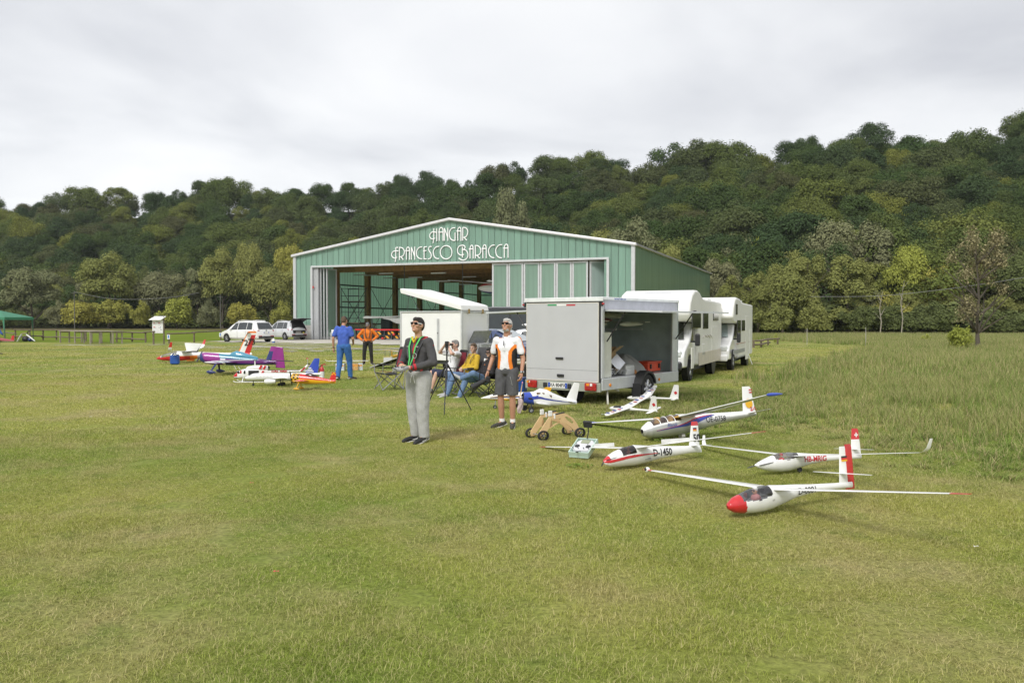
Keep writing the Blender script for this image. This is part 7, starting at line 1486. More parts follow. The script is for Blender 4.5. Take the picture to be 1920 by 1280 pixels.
# --- man in blue seen from behind
BT_ = M('tee_blue', (.055, .115, .46), .85, var=.08); JEAN = M('jeans_bright', (.035, .125, .36), .85, var=.15, ns=20)
t, J, hv, hands, bd = person('man in blue t-shirt and jeans walking away towards the hangar', (-4.93, 24.05, 0), R(80), STAND,
    dict(elR=V3(.0, -.27, 1.14), wrR=V3(.20, -.20, 1.02), elL=V3(-.06, .28, 1.14), wrL=V3(-.02, .29, .88), anL=V3(-.17, .11, .10), toL=V3(-.02, .13, .03), knL=V3(-.02, .11, .51), anR=V3(.16, -.13, .085), toR=V3(.33, -.20, .03), knR=V3(.12, -.12, .51), head=V3(.05, 0, 1.64)), .009, SK2, BT_, JEAN, M('shoe_brown', (.07, .045, .03), .7),
    1.06, yaw=-.2, pitch=.22, sleeve='short', hair=M('hair_brown', (.10, .065, .04), .8), baggy=.014, curl=.6, hem=.88)
baseball_cap(t, hv, M('cap_dark', (.022, .022, .025), .8)); w = J['wrL']; mb = MB(); mb.path([w + Vector((0, 0, .03)), w + Vector((0, 0, .01))], .034, 10); mb.build('watch', BLK, t)
# --- man in orange, hands on hips
OS = M('sweater_orange', (.72, .18, .015), .85, var=.08)
t, J, hv, hands, bd = person('man in orange sweater with hands on hips facing the camera', (-5.74, 32.68, 0), R(-84), STAND,
    dict(elL=V3(-.05, .40, 1.17), elR=V3(-.05, -.40, 1.17), wrL=V3(.07, .235, 1.02), wrR=V3(.07, -.235, 1.02), anL=V3(-.02, .16, .085), anR=V3(-.02, -.16, .085), toL=V3(.14, .22, .03), toR=V3(.14, -.22, .03), knL=V3(.02, .14, .5), knR=V3(.02, -.14, .5), head=V3(.06, 0, 1.63)), .011, SK2, OS, M('trousers_black', (.016, .015, .016), .85), M('shoe_black', (.015, .015, .016)),
    .955, yaw=-.2, pitch=.38, baggy=.014, hair=M('hair_grey', (.22, .21, .20), .8), palms=dict(L=((.2, -.5, -.6), (0, -1, 0)), R=((.2, .5, -.6), (0, 1, 0))))
baseball_cap(t, hv, M('cap_grey', (.10, .10, .11), .8))
for s in (1, -1): mb = MB(); mb.path([(-.10, s * .07, 1.43), (.03, s * .10, 1.46), (.145, s * .10, 1.30), (.15, s * .06, 1.12)], [.016] * 4, 8, flat=.35); mb.build('harness_strap', M('strap_dark', (.03, .03, .035), .7), t, smooth=50)
mb = MB(); mb.path([(.155, -.09, 1.12), (.165, 0, 1.12), (.155, .09, 1.12)], .014, 6); mb.build('harness_hook', M('strap_dark', (.03, .03, .035)), t)
# --- man in blue at the left edge
p0 = G(-5, 664); t, J, hv, hands, bd = person('man in blue shirt cut off at the left edge of the photograph', (p0.x, p0.y, 0), R(60), STAND, dict(elR=V3(.1, -.27, 1.16), wrR=V3(.25, -.12, 1.1)), .014, SK1, M('shirt_blue', (.04, .10, .42), .8), M('trousers_black', (.016, .015, .016)), M('shoe_black', (.015, .015, .016)), .93, hair=M('hair_brown', (.10, .065, .04)), pitch=.3)
# ------------------------------------------------------------------ camp chairs and the three seated men
def camp_chair(label, loc, rz, fabric, panel, frame, sc=1., back=1.02, group='camping chairs'):
    t = thing('camping_chair', label, 'chair', loc, rz, group, sc)
    mb = MB(); rings = [[(x, y, .43 - .05 * math.cos(y * 4) + z) for y in np.linspace(-.27, .27, 9)] + [(x, y, .42 - .05 * math.cos(y * 4) + z) for y in np.linspace(.27, -.27, 9)] for x, z in ((-.22, .0), (0, -.025), (.2, .0), (.27, .025))]; mb.loft(rings); mb.build('seat', fabric, t, smooth=50)
    mb = MB(); rings = [[(x - .03 * math.cos(y * 5), y * w, z) for y in np.linspace(-.27, .27, 9)] + [(x - .015 - .03 * math.cos(y * 5), y * w, z) for y in np.linspace(.27, -.27, 9)] for x, z, w in ((-.22, .42, 1), (-.27, .62, 1), (-.32, .84, 1.), (-.35, back - .06, .95), (-.36, back, .72))]; mb.loft(rings); o = mb.build('backrest', fabric, t, smooth=50)
    if panel:
        mb = MB(); rings = [[(x + .012 - .03 * math.cos(y * 5), y * w, z) for y in np.linspace(-.19, .19, 7)] + [(x + .004 - .03 * math.cos(y * 5), y * w, z) for y in np.linspace(.19, -.19, 7)] for x, z, w in ((-.23, .46, 1), (-.27, .62, 1), (-.29, .70, 1), (-.30, .72, .97), (-.325, .86, 1.), (-.345, back - .06, .85))]; mb.loft(rings); mb.build('back_panel', panel, o, smooth=40)
        for y in (-.2, .2): mb = MB(); mb.box((.1, y, .435), (.16, .02, .01)); mb.build('seat_trim', panel, t)
    for s in (1, -1):
        mb = MB(); mb.path([(-.30, s * .29, .62), (-.05, s * .31, .59), (.27, s * .30, .62)], [.026, .03, .026], 8, flat=.35); mb.build('armrest', fabric, t, smooth=50)
        for a, b in (((.27, s * .30, .62), (.27, s * .27, .43)), ((-.36, s * .26, back - .05), (-.24, s * .28, .03)), ((.27, s * .28, .43), (-.26, s * .27, .02)), ((-.22, s * .27, .43), (.28, s * .28, .02))): mb = MB(); mb.tube(a, b, .012, n=6); mb.build('frame_tube', frame, t)
    for x in (.27, -.24):
        for s in (1, -1): mb = MB(); mb.tube((x, s * .27, .02), (x, -s * .26, .42), .011, n=6); mb.build('cross_leg', frame, t)
    return t
BORD = M('chair_burgundy', (.20, .012, .028), .8); FBLK = M('chair_black', (.022, .022, .024), .85); FTUB = M('chair_tube', (.30, .30, .31), .4, .6); FGREY = M('chair_mesh', (.07, .07, .075), .85)
camp_chair('empty burgundy and black camping chair left of the young man', (-3.08, 20.6, 0), R(-150), FBLK, BORD, FTUB, 1.05)
def seatpos(px, py, D): q = PD(px, py, D); return (q.x, q.y, 0)
f_ = R(-152)
s1 = (-1.50, 19.9, 0); camp_chair('burgundy camping chair under the man with binoculars', s1, f_, FBLK, BORD, FTUB, 1.0)
t, J, hv, hands, bd = person('seated man in white t-shirt looking through binoculars', (s1[0], s1[1], -.03), f_, SIT,
    dict(elL=V3(.12, .36, .98), elR=V3(.12, -.36, .98), wrL=V3(.10, .11, 1.16), wrR=V3(.10, -.11, 1.16), knL=V3(.44, .18, .50), knR=V3(.44, -.10, .52)), .009, SK3, M('tee_white', (.70, .70, .71), .85), M('shorts_navy', (.03, .035, .07), .85), M('shoe_brown', (.07, .045, .03)), 1., sleeve='short', leg='short', hair=M('hair_grey', (.22, .21, .20)), yaw=.25, pitch=.0, curl=1.1, belly=.02, palms=dict(L=((-.1, -.45, .5), (-.6, -.5, 0)), R=((-.1, .45, .5), (-.6, .5, 0))))
bw = Matrix.Rotation(f_, 3, 'Z') @ hv(.165, 0, .01) + Vector((s1[0], s1[1], -.03)); bn = thing('binoculars', 'black binoculars held to the eyes of the seated man', 'binoculars', bw, f_ + .25)
for y in (-.034, .034): mb = MB(); mb.lathe([(.018, -.06), (.020, -.02), (.028, .02), (.032, .07), (.027, .07)], (0, y, 0), 'x', 14); mb.build('barrel', BLK, bn, smooth=40)
mb = MB(); mb.box((0, 0, .0), (.05, .03, .03)); mb.build('bridge', BLK, bn)
for s in (1, -1): mb = MB(); mb.path([hv(.12, s * .07, -.03), (.05, s * .10, .88), (-.0, s * .05, .70)], .006, 5); mb.build('strap', BLK, t)
s2 = (-1.02, 19.2, 0)
fc = thing('folding_chair', 'grey tubular folding chair under the man in the yellow sweater', 'chair', s2, R(-150), 'camping chairs')
mb = MB(); mb.box((.02, 0, .415), (.46, .5, .015)); mb.build('seat', FGREY, fc); mb = MB(); mb.box((-.32, 0, .78), (.015, .5, .66), ry=-.28); mb.build('backrest', FGREY, fc)
for s in (1, -1):
    for a, b in (((-.22, s * .27, .40), (-.43, s * .27, 1.14)), ((.27, s * .27, .42), (-.30, s * .27, .02)), ((-.22, s * .27, .42), (.30, s * .27, .02)), ((.26, s * .27, .62), (-.30, s * .27, .62)), ((.24, s * .27, .42), (.24, s * .27, .62)), ((.26, s * .27, .42), (-.25, s * .27, .42))): mb = MB(); mb.tube(a, b, .014, n=8); mb.build('frame_tube', FTUB, fc)
    mb = MB(); mb.box((.0, s * .27, .635), (.34, .05, .025)); mb.build('armrest', BLK, fc, bevel=.008)
for x in (-.30, .30): mb = MB(); mb.tube((x, -.27, .03), (x, .27, .03), .012, n=6); mb.build('foot_bar', FTUB, fc)
YS = M('sweater_yellow', (.50, .33, .025), .9, var=.1, ns=20); DEN = M('jeans_pale', (.12, .19, .32), .85, var=.2, ns=16); TRN = M('trainer_grey', (.45, .45, .46), .7)
t, J, hv, hands, bd = person('seated man in mustard yellow sweater and jeans with clasped hands', (s2[0], s2[1], -.03), R(-150), SIT,
    dict(wrL=V3(.17, .07, .68), wrR=V3(.17, -.07, .66), elL=V3(-.06, .30, .70), elR=V3(-.06, -.30, .70), knL=V3(.46, .16, .53), anL=V3(.66, .17, .09), toL=V3(.83, .22, .035), knR=V3(.45, -.14, .53), anR=V3(.52, -.14, .09), toR=V3(.69, -.17, .035), head=V3(-.14, 0, 1.17)), .009, SK3, YS, DEN, TRN, .96, hair=M('hair_brown', (.10, .065, .04)), yaw=.62, pitch=.05, baggy=.01, belly=.02, curl=1.0, palms=dict(L=((.5, -.8, 0), (0, -.6, -1)), R=((.5, .8, 0), (0, .6, -1))))
glasses(t, hv)
for s in (1, -1): mb = MB(); mb.path([(-.22, s * .12, .99), (-.08, s * .13, 1.0), (.0, s * .12, .88), (.02, s * .11, .80)], [.016] * 4, 8, flat=.35); mb.build('strap', BLK, t, smooth=50)
s3 = (-.63, 18.75, 0); camp_chair('black camping chair under the man in the black jacket', s3, R(-152), FBLK, None, M('chair_tube_black', (.025, .025, .028), .5), .92, .98)
BJ = M('jacket_black', (.020, .017, .019), .85, var=.15)
t, J, hv, hands, bd = person('seated man in black jacket and cap with crossed legs', (s3[0], s3[1], -.06), R(-150), SIT,
    dict(wrL=V3(.20, .06, .58), wrR=V3(.22, -.10, .60), elL=V3(-.06, .28, .66), elR=V3(-.06, -.28, .66), knL=V3(.42, .20, .66), anL=V3(.56, -.13, .53), toL=V3(.70, -.20, .60), knR=V3(.46, -.10, .52), anR=V3(.66, -.06, .09), toR=V3(.83, -.08, .035), head=V3(-.14, 0, 1.16)), .009, SK3, BJ, DEN, TRN, .92, hair=M('hair_dark', (.018, .014, .012)), yaw=.60, pitch=.12, baggy=.014, curl=.8)
baseball_cap(t, hv, M('cap_black', (.018, .018, .02), .8)); glasses(t, hv)
blob_mesh('beard', [('e', hv(.04, 0, -.088), (.05, .055, .035), face_mat(.6, .12))], .009, [M('hair_dark', (.018, .014, .012))], t, 1)
mb = MB(); mb.path([(-.03, -.03, 1.0), (-.005, 0, .95), (-.03, .03, 1.0)], .02, 8); mb.build('shirt_collar', WHITE, t, smooth=60)
mb = MB(); mb.ell((.035, .08, .86), (.006, .02, .012), 8); mb.build('chest_logo', OR_, t)
# ------------------------------------------------------------------ props on the lawn
# tripod
tp0 = G(838, 772); t = thing('tripod', 'black camera tripod standing in front of the seated men', 'tripod', tp0, .4)
hub = Vector((0, 0, 1.02)) * .9
mb = MB(); mb.tube((0, 0, .62), (0, 0, 1.20), .016, n=8); mb.build('centre_column', BLK, t); mb = MB(); mb.box((0, 0, 1.235), (.06, .05, .05)); mb.ell((0, 0, 1.19), (.03, .03, .03), 8); o = mb.build('ball_head', BLK, t); mb = MB(); mb.box((0, 0, 1.30), (.07, .05, .08)); mb.build('quick_release', BLK, o, bevel=.01)
mb = MB(); mb.ell((0, 0, .88), (.04, .04, .05), 10); mb.build('hub', BLK, t, smooth=60)
for k in range(3):
    a = 2.2 + k * 2.094; d = Vector((math.cos(a), math.sin(a), 0)); top = Vector((0, 0, .88)) + d * .03; ft = d * .52
    mb = MB(); mb.tube(top, top.lerp(ft, .5), .017, n=8); o = mb.build('leg', BLK, t); mb = MB(); mb.tube(top.lerp(ft, .45), ft, .012, .009, n=8); mb.build('lower_leg', BLK, o); mb = MB(); mb.tube(top.lerp(ft, .47), top.lerp(ft, .51), .022, n=8); mb.tube(top.lerp(ft, .76), top.lerp(ft, .79), .016, n=8); mb.build('leg_clamp', STEEL, o)
    mb = MB(); mb.tube((0, 0, .60), top.lerp(ft, .35), .006, n=5); mb.build('spreader', BLK, t)
# wooden launch dolly: two curved plywood sides on four spoked wheels
PLY = M('plywood', (.66, .46, .24), .55, var=.10, ns=5)
fA, fB, rA, rB = G(999, 820), G(1018, 825), G(1053, 810), G(1087, 818)
wl = lambda px, py: G(px, py)
mid = (G(996, 821) + G(1018, 826) + G(1053, 812) + G(1087, 820)) / 4
ax1 = (G(1087, 820) - G(1018, 826)); ang = math.atan2(ax1.y, ax1.x); LEN = ax1.length
o1 = G(1018, 826); wv = G(995, 821) - G(1018, 826)
t = thing('launch_dolly', 'plywood glider dolly with four black spoked wheels', 'dolly', o1, ang)
loc = lambda p: Matrix.Rotation(-ang, 3, 'Z') @ (p - o1)
TWd = abs(loc(G(995, 821)).y) or .3; TWd = max(.26, min(.42, TWd)); LEN = max(.5, LEN); rW = .092
def side_poly(k):
    out = [(-.03, rW - .045), (.03, rW - .045), (.06, rW + .02)] + [(.06 + (LEN - .12) * q, rW + .02 + .19 * math.sin(PI * q) ** .8) for q in (.12, .25, .4, .55, .7, .85)] + [(LEN - .06, rW + .02), (LEN - .03, rW - .045), (LEN + .04, rW - .04), (LEN + .045, rW + .02)] + [(LEN * .97, .25), (LEN * .86, .36), (LEN * .70, .44), (LEN * .60, .462), (.17, .432), (.145, .43), (-.035, rW + .05), (-.045, rW - .01)]
    return out
def solid_with_holes(poly, holes, th, y):
    b = bmesh.new(); es = []
    for lp in [poly] + holes:
        vs = [b.verts.new((p[0], y, p[1])) for p in lp]; es += [b.edges.new((vs[i], vs[(i + 1) % len(vs)])) for i in range(len(vs))]
    bmesh.ops.triangle_fill(b, edges=es, use_beauty=True); r = bmesh.ops.extrude_face_region(b, geom=b.faces[:]); bmesh.ops.translate(b, verts=[v for v in r['geom'] if isinstance(v, bmesh.types.BMVert)], vec=(0, th, 0)); bmesh.ops.recalc_face_normals(b, faces=b.faces)
    me = bpy.data.meshes.new('side'); b.to_mesh(me); b.free(); me.materials.append(PLY); o = bpy.data.objects.new('side_panel', me); C.objects.link(o); o.parent = t; return o
h1 = [(.14, .20), (.20, .235), (.30, .29), (.40, .32), (.385, .38), (.17, .375)]; h2 = [(LEN * .66, .345), (LEN * .78, .29), (LEN * .86, .255), (LEN * .875, .28), (LEN * .80, .35), (LEN * .68, .40), (LEN * .62, .40)]
h1 = [(min(x, LEN * .52), z) for x, z in h1]
for y in (.04, TWd - .055): solid_with_holes(side_poly(0), [h1, h2], .015, y)
for y in (.0475, TWd - .0475):
    mb = MB(); mb.box((.155, y, .475), (.06, .03, .10)); mb.build('foam_post', FOAM, t, bevel=.008); mb = MB(); mb.box((.225, y, .42), (.022, .035, .09)); mb.build('bracket', FOAM, t, bevel=.005)
    mb = MB(); mb.tube((.23, y, .452), (LEN * .62, y, .478), .012, n=6); mb.build('foam_rail', BLK, t)
for x in (0, LEN):
    mb = MB(); mb.tube((x, -.02, rW), (x, TWd + .02, rW), .009, n=8); mb.build('axle', RIM, t)
    for y, s in ((-.01, -1), (TWd + .01, 1)):
        wheel(t, (x, y, rW), rW, .034, 'y', 6, rim=BLK, out=s, back=False, sp=.08, ri=.78); mb = MB(); mb.ell((x, y + s * .018, rW), (.014, .008, .014), 10); mb.build('hub_cap', RIM, t, smooth=60)
t.scale = (1, 1, .80)
# transmitter lying in a glass tray before the D-1450 wing
q = G(1094, 857); tr = thing('tray', 'pale green clear tray tilted on the grass holding a transmitter', 'tray', (q.x, q.y, .02), R(62)); mt = M('tray_green', (.50, .64, .56), .2, coat=.4)
mb = MB(); mb.box((0, 0, .015), (.34, .26, .014), ry=-.42); mb.build('base', mt, tr)
for c, d in (((0, .13, .05), (.34, .012, .07)), ((0, -.13, .05), (.34, .012, .07)), ((-.16, 0, -.02), (.012, .26, .08)), ((.16, 0, .11), (.012, .26, .08))): mb = MB(); mb.box(c, d, ry=-.42); mb.build('rim', mt, tr)
tr.location.z = .075
tx_ = transmitter('white and black transmitter with sun shade lying in the tray', (q.x + .01, q.y + .02, .135), R(62), -.42, 1.25, M('transmitter_white', (.62, .62, .64), .4)); tx_.rotation_euler = (0, -.42 , R(62) )
for ch in list(tx_.children): ch.rotation_euler = (0, 0, PI); 
mb = MB(); mb.path([(.10, 0, .03), (.16, .0, .08), (.17, .0, .13)], .006, 5); o = mb.build('monitor_arm', BLK, tx_); mb = MB(); mb.box((.17, .0, .16), (.03, .09, .07)); mb.build('monitor', BLK, tx_, bevel=.006)
# blue boxes
PB = M('plastic_blue', (.018, .085, .36), .45)
t = thing('cool_box', 'blue plastic cool box standing behind the grey trailer corner', 'cool box', G(976, 734), -.5); mb = MB(); mb.box((0, 0, .16), (.26, .22, .32)); mb.build('body', PB, t, bevel=.02); mb = MB(); mb.box((0, 0, .335), (.27, .23, .035)); mb.build('lid', PB, t, bevel=.012); mb = MB(); mb.path([(-.13, 0, .30), (-.15, 0, .2), (-.13, 0, .12)], .01, 5); mb.build('handle', BLK, t)
t = thing('jerrycan', 'blue plastic jerrycan in front of the red motor glider', 'jerrycan', G(328, 683), .1); mb = MB(); mb.box((0, 0, .19), (.34, .22, .36)); mb.build('body', PB, t, bevel=.05, seg=3); mb = MB(); mb.path([(-.10, 0, .36), (-.06, 0, .42), (.06, 0, .42), (.10, 0, .37)], .02, 8); mb.build('handle', PB, t); mb = MB(); mb.lathe([(.03, .36), (.03, .40), (.001, .40)], (.13, 0, 0), 'z', 12); mb.build('screw_cap', BLK, t)
# fire extinguisher
t = thing('fire_extinguisher', 'red fire extinguisher with white label behind the airliner tail', 'fire extinguisher', G(603.5, 713.5), .6); EXR = M('extinguisher_red', (.45, .015, .02), .3, coat=.4)
mb = MB(); mb.lathe([(.001, 0), (.065, .0), (.068, .02), (.068, .34), (.055, .375), (.028, .395), (.022, .42), (.001, .42)], (0, 0, 0), 'z', 20); mb.build('cylinder', EXR, t, smooth=40); mb = MB(); mb.lathe([(.0695, .09), (.0695, .27)], (0, 0, 0), 'z', 20); mb.build('paper_label', M('label_white', (.72, .72, .72), .6, var=.2, ns=40), t, smooth=40)
mb = MB(); mb.box((0, 0, .44), (.04, .03, .05)); mb.path([(0, 0, .45), (.08, 0, .465), (.13, 0, .45)], .009, 6); mb.path([(0, 0, .455), (.07, 0, .485), (.12, 0, .495)], .009, 6); mb.build('valve_handle', EXR, t); mb = MB(); mb.path([(-.02, 0, .44), (-.09, 0, .40), (-.085, 0, .28), (-.075, 0, .25)], [.012, .012, .014, .022], 8); mb.build('hose', BLK, t, smooth=50)
# black starting ramp and white box on it
a, b = G(694, 690), PD(756, 667, 29.2); t = thing('ramp_board', 'black leaning board with aluminium edge left of the burgundy chair', 'board', a, math.atan2(b.y - a.y, b.x - a.x)); ln = math.hypot(b.x - a.x, b.y - a.y); hz_ = b.z
mb = MB(); mb.add([(0, 0, .01), (ln, 0, hz_), (ln, .7, hz_ + .02), (0, .7, .03), (0, 0, .03), (ln, 0, hz_ + .02), (ln, .7, hz_ + .04), (0, .7, .05)], [(0, 1, 2, 3), (7, 6, 5, 4), (0, 4, 5, 1), (1, 5, 6, 2), (2, 6, 7, 3), (3, 7, 4, 0)]); mb.build('panel', FBLK, t); mb = MB(); mb.path([(0, -.01, .02), (ln, -.01, hz_ + .01)], .018, 6); mb.build('edge_strip', EDGE, t); mb = MB(); mb.bb((ln * .8, .1, 0), (ln * .9, .5, hz_ * .72)); mb.build('stand', BLK, t)
bxp = PD(727, 678, 30.0); t = thing('foam_box', 'small white open box resting on the black leaning board', 'box', (bxp.x, bxp.y, bxp.z - .02), .3); 
for c, d in (((0, 0, .01), (.26, .2, .02)), ((0, -.1, .09), (.26, .015, .16)), ((0, .1, .09), (.26, .015, .16)), ((-.13, 0, .09), (.015, .2, .16)), ((.13, 0, .09), (.015, .2, .16))): mb = MB(); mb.box(c, d); mb.build('side', FOAM, t)
mb = MB(); mb.box((.15, 0, .18), (.1, .2, .012), ry=.7); mb.build('flap', FOAM, t)
# litter
for px, py, c, n_ in ((518, 1071, (.6, .12, .10), 'small red scrap of paper on the lawn, nearer one'), (472, 905, (.6, .14, .12), 'tiny red scrap on the lawn, farther one'), (170, 781, (.7, .7, .68), 'white scrap of paper on the lawn at left'), (1830, 1024, (.7, .68, .64), 'pale scrap of paper on the lawn at right')):
    o = thing('paper_scrap', n_, 'litter', G(px, py, .03), 0, None, .6); mb = MB(); mb.add([(-.03, -.015, 0), (.0, -.02, .012), (.03, -.01, .004), (.03, .015, .01), (.0, .02, 0), (-.03, .012, .014)], [(0, 1, 4, 5), (1, 2, 3, 4)]); mb.build('sheet', M('scrap_%.2f' % c[1], c, .8), o, norm=False)
q = G(513, 643); t = thing('canister', 'white and blue canister on the gravel behind the white car', 'canister', q); mb = MB(); mb.lathe([(.001, 0), (.12, 0), (.12, .26), (.07, .33), (.05, .36), (.001, .36)], (0, 0, 0), 'z', 16); mb.build('body', PLW, t, smooth=40); mb = MB(); mb.lathe([(.122, .02), (.122, .13)], (0, 0, 0), 'z', 16); mb.build('band', PB, t)
# ------------------------------------------------------------------ fence, noticeboard, tables, gazebo on the left
WOOD = M('fence_wood', (.16, .125, .09), .9, var=.25, ns=5); WOODP2 = M('fence_pale', (.30, .26, .21), .9, var=.2, ns=4)
def fence(label, posts, rails, group='wooden rail fence sections'):
    b0 = G(*posts[0][:2]); t = thing('rail_fence', label, 'fence', b0, 0, group); P = []
    for px, py, h in posts:
        g = G(px, py) - b0; P.append(g); mb = MB(); mb.tube(g - Vector((0, 0, .05)), g + Vector((0, 0, h)), .07, .065, n=8); mb.build('post', WOOD, t, smooth=50)
    for i, j, za, zb in rails: mb = MB(); mb.tube(P[i] + Vector((-.12, -.08, za)), P[j] + Vector((.12, -.08, zb)), .055, n=8); mb.build('rail', WOOD, t, smooth=50)
fence('rail fence with two rails running from the gazebo to the tables', [(9, 633.5, .75), (29, 638, 1.05), (56, 638, .95), (81, 637.5, .95), (106, 637.5, .95), (161, 640, .95)], [(0, 1, .6, .6), (1, 2, .95, .92), (2, 3, .92, .9), (3, 4, .92, .92), (2, 3, .4, .38), (3, 4, .28, .28), (1, 2, .35, .35), (4, 5, .92, .90), (4, 5, .3, .3)])
fence('rail fence between the long tables and the noticeboard', [(219, 641.5, .9), (248, 641, .85), (273, 642, .85), (288, 645.5, 1.0)], [(0, 1, .85, .80), (1, 2, .80, .80), (0, 1, .32, .28), (1, 2, .25, .25), (2, 3, .85, .95)])
fence('low single rail fence right of the noticeboard', [(317, 643.5, .75), (364, 642, .80), (414, 638, .85)], [(0, 1, .74, .78), (1, 2, .82, .86)])
fence('short weathered rail fence right of the rear camper', [(1413, 652, .5), (1427, 651, .5), (1440, 647, .5), (1458, 645, .45)], [(0, 1, .45, .45), (1, 2, .45, .45), (2, 3, .42, .42), (0, 1, .2, .2), (1, 2, .2, .2)])
for k, (px, py) in enumerate(((317, 643.5), (414, 638))):
    q = G(px, py); t = thing('small_sign', ['small blue and white sign on the fence post right of the noticeboard', 'small blue and white sign on the fence post beside the white car'][k], 'sign', (q.x, q.y - .10, .36), -.05, 'small fence signs'); mb = MB(); mb.box((0, 0, .14), (.22, .012, .36)); mb.build('plate', PLW, t); mb = MB(); mb.box((0, -.008, .16), (.10, .004, .24)); mb.build('pictogram', M('sign_blue', (.05, .22, .62), .5), t); mb = MB(); mb.ell((.0, -.008, .25), (.03, .003, .03), 10); mb.build('pictogram_head', M('sign_blue', (.05, .22, .62)), t)
q = G(306.5, 645); nb = thing('noticeboard', 'white noticeboard with little white roof on a wooden post', 'noticeboard', (q.x, q.y, 0), R(-6))
mb = MB(); mb.tube((.0, .08, -.05), (.0, .08, 2.05), .055, n=8); mb.build('post', WOOD, nb, smooth=50); mb = MB(); mb.tube((-.86, .08, .6), (-.86, .08, 2.05), .05, n=8); mb.build('post', WOOD, nb, smooth=50)
mb = MB(); mb.box((-.44, .0, 1.31), (.84, .05, .98)); o = mb.build('board', M('board_white', (.70, .70, .69), .6), nb)
for x, z, w_, h_, m in ((-.70, 1.58, .12, .05, INKR), (-.30, 1.58, .18, .05, INKR), (-.70, 1.28, .15, .05, INKR), (-.44, 1.69, .24, .03, STEEL), (-.2, 1.27, .05, .06, INKB), (-.2, 1.10, .05, .06, STEEL), (-.11, 1.08, .04, .05, STEEL)): mb = MB(); mb.box((x, -.027, z), (w_, .004, h_)); mb.build('heading', m, o)
for x in (-.66, -.28):
    for k in range(6):
        z = 1.50 - .035 * k - (.14 if k > 2 else 0) * 1; mb = MB(); mb.box((x, -.027, z), (.24 - .03 * (k % 3), .003, .010)); mb.build('text_line', M('print_grey', (.35, .35, .35), .7), o)
mb = MB(); mb.add([(-.98, -.30, 1.80), (-.02, -.30, 1.80), (.12, .22, 2.06), (-.82, .22, 2.06), (-.98, -.30, 1.83), (-.02, -.30, 1.83), (.12, .22, 2.09), (-.82, .22, 2.09)], [(0, 1, 2, 3), (7, 6, 5, 4), (0, 4, 5, 1), (1, 5, 6, 2), (2, 6, 7, 3), (3, 7, 4, 0)]); mb.build('roof', PLW, nb)
# two long trestle tables
def table(label, pa, pb, leglist):
    A, B = G(*pa), G(*pb); d = (B - A); t = thing('trestle_table', label, 'table', A, math.atan2(d.y, d.x), 'long outdoor tables'); ln = d.length
    for k in range(4): mb = MB(); mb.box((ln / 2, .08 + .2 * k, .95), (ln, .185, .04)); mb.build('top_board', WOODP2, t)
    for q_ in leglist:
        for y in (.06, .74): mb = MB(); mb.box((ln * q_, y, .465), (.09, .09, .93)); mb.build('leg', WOODP2, t)
        mb = MB(); mb.box((ln * q_, .4, .86), (.07, .7, .09)); mb.build('cross_bar', WOODP2, t)
table('long pale wooden table in front of the fence, left one', (110, 642.5), (170, 645), (.03, .5, .97)); table('long pale wooden table in front of the fence, right one', (150, 641.5), (212, 644.5), (.03, .35, .65, .97))
# gazebo
GZ = M('gazebo_green', (.045, .20, .115), .7, var=.06); p4 = [G(47.5, 641), G(18.5, 634)]
c0 = p4[0]; sx = c0.x - 4.75; t = thing('gazebo', 'green pop up gazebo at the left edge', 'gazebo', (sx + 1.7, c0.y + 1.6, 0), R(-6))
mb = MB(); e, pk = 2.05, 2.62
for i in range(4):
    a_ = [(-1.75, -1.75), (1.75, -1.75), (1.75, 1.75), (-1.75, 1.75)]; p_, q_ = a_[i], a_[(i + 1) % 4]; m_ = ((p_[0] + q_[0]) / 2 * .5, (p_[1] + q_[1]) / 2 * .5)
    mb.add([(*p_, e), (*q_, e), (0, 0, pk)], [(0, 1, 2)])
mb.build('roof', GZ, t, norm=False)
for i in range(4):
    a_ = [(-1.75, -1.75), (1.75, -1.75), (1.75, 1.75), (-1.75, 1.75)]; p_, q_ = a_[i], a_[(i + 1) % 4]; mb = MB(); mb.add([(*p_, e), (*q_, e), (*q_, e - .22), (*p_, e - .22)], [(0, 1, 2, 3)]); mb.build('valance', GZ, t, norm=False)
    x, y = p_; mb = MB(); mb.path([(x * .98, y * .98, 0), (x * .98, y * .98, e)], .03, 6); mb.build('leg', M('gazebo_leg', (.05, .11, .08), .6), t)
    mb = MB(); mb.add([(x * .99, y * .99, 1.9), (x * .88, y * .99, 1.9), (x * .97, y * .99, .5), (x * .99, y * .99, .1)], [(0, 1, 2, 3)]); mb.build('corner_drape', GZ, t, norm=False)
# red model plane under the gazebo and a heap of model parts
q = G(6, 642); t = thing('model_aeroplane', 'red model plane lying under the green gazebo', 'model aircraft', (q.x, q.y, .18), R(172)); 
class _R(Plane):
    def __init__(s): s.t = t; s.st = [(0, .05, .06, .04), (.1, .08, .09, .03), (.4, .07, .08, .02), (.8, .03, .045, -.01), (1, .01, .02, -.015)]; s.L = 2.1; s.nose = 1.1
p = _R(); p.fuselage([M('red_dull', (.30, .05, .07), .5), WHITE], lambda q, sn, sd: 1 if sn < -.6 else 0); p.fin(-.62, .0, .42, .34, .2, .45, [EXR, BLK], lambda t_, c: 1 if t_ > .85 else 0)
for s_ in (1, -1): p.wing(s_, .4, .1, .0, .9, .4, .3, .02, .0, .8, EXR)
q = G(46, 640.5); t = thing('model_parts', 'heap of white and dark model wings propped up beside the gazebo leg', 'model parts', q, R(-4))
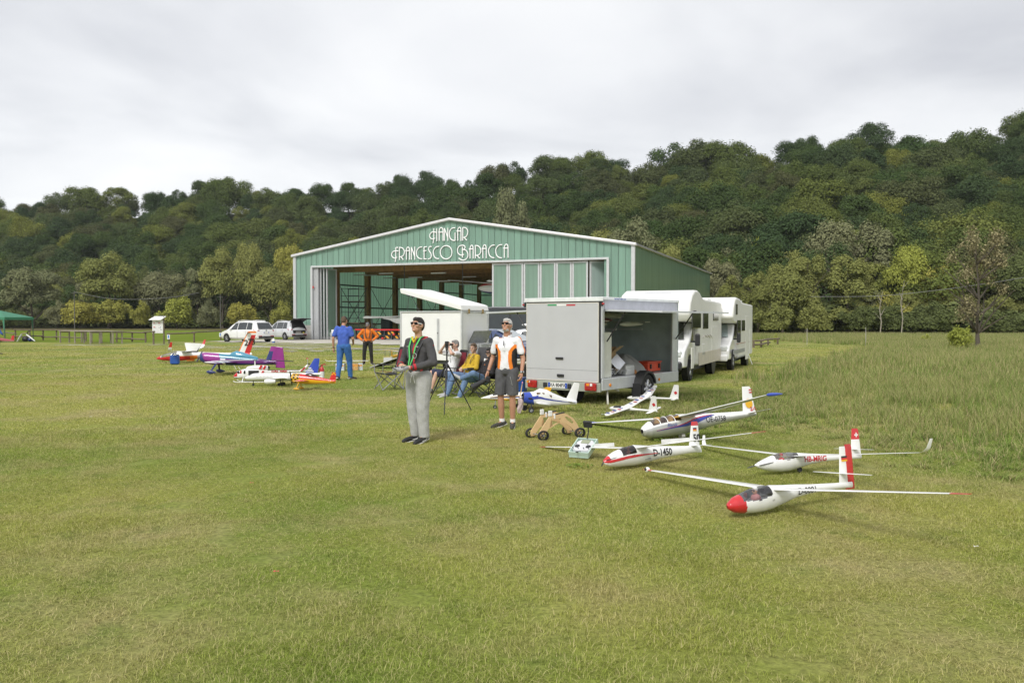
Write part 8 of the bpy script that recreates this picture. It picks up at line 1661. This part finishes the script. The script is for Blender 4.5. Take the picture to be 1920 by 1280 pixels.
for a, b, m, w_ in (((-.62, 0, .0), (-.25, 0, .62), GWH, .12), ((.2, -.05, .62), (.95, -.05, .06), GWH, .09), ((.3, .1, .5), (.7, .1, .05), NAVY, .12), ((-.35, .1, .66), (.35, .1, .72), M('tan_dull', (.35, .25, .18), .6), .07), ((.2, 0, .66), (.36, 0, .9), BLK, .06)): mb = MB(); mb.path([a, Vector(a).lerp(Vector(b), .5), b], [w_ * .8, w_, w_ * .7], 10, flat=.5); mb.build('wing', m, t, smooth=50)
for c, r, m in (((.0, .1, .22), (.28, .2, .24), BLK), ((.42, .1, .18), (.2, .16, .18), NAVY)): mb = MB(); mb.ell(c, r, 12); mb.build('bag', m, t, smooth=60)
# stakes and power lines
for k, (px, py, h) in enumerate(((1513, 641, .7), (1623, 644, .8))):
    q = G(px, py + 5); t = tag(MB().path([(0, 0, 0), (.01, 0, h * .5), (.0, .0, h + .5)], [.022, .022, .018], 6).build('stake', M('stake_pale', (.38, .36, .32), .8), None, smooth=50), ['thin pale stake in the meadow right of the rear camper', 'thin pale stake in the middle of the meadow'][k], 'stake', 'stakes in the meadow'); t.location = q
def wire(label, pts, r):
    mb = MB(); P = [PD(*p) for p in pts]; mb.path(crom([tuple(p) for p in P], 6), r, 6); return tag(mb.build('power_cable', M('cable_grey', (.22, .22, .22), .6), None, smooth=50), label, 'cable', 'overhead cables')
wire('overhead cable crossing in front of the right wood', [(1990, 508, 96), (1860, 530, 96.5), (1740, 546, 97), (1640, 555, 98), (1520, 556, 99)], .026)
wire('overhead cable sagging in front of the left wood', [(140, 547, 176), (200, 559, 176), (265, 561, 176), (330, 556, 176), (372, 549, 176)], .035)
for k, (px, top, D) in enumerate(((140, 545, 176.3), (413.5, 552, 176.3))):
    h = (HZ - top) / F * D + EYE; o = tag(MB().tube((0, 0, 0), (0, 0, h), .09, .07, n=8).box((0, 0, h - .5), (1.2, .08, .08)).build('utility_pole', M('pole_grey', (.13, .125, .11), .8), None, smooth=50), ['grey utility pole at the wood edge above the gazebo', 'grey utility pole at the wood edge left of the white car'][k], 'pole', 'utility poles'); o.location = ((px - 960) / F * D, D, 0)

# ------------------------------------------------------------------ faint moist air
hzb = MB(); hzb.bb((-420, -30, -1.5), (420, 470, 110)); hz_o = hzb.build('haze', []); tag(hz_o, 'thin even haze over the whole field and hill', 'haze', kind='stuff')
hm = bpy.data.materials.new('haze'); hm.use_nodes = True; nt = hm.node_tree; nt.nodes.clear(); o_ = nd(nt, 'ShaderNodeOutputMaterial'); pv = nd(nt, 'ShaderNodeVolumePrincipled'); pv.inputs['Color'].default_value = (.86, .90, .95, 1); pv.inputs['Density'].default_value = .00011; nt.links.new(pv.outputs[0], o_.inputs['Volume']); hz_o.data.materials.append(hm)
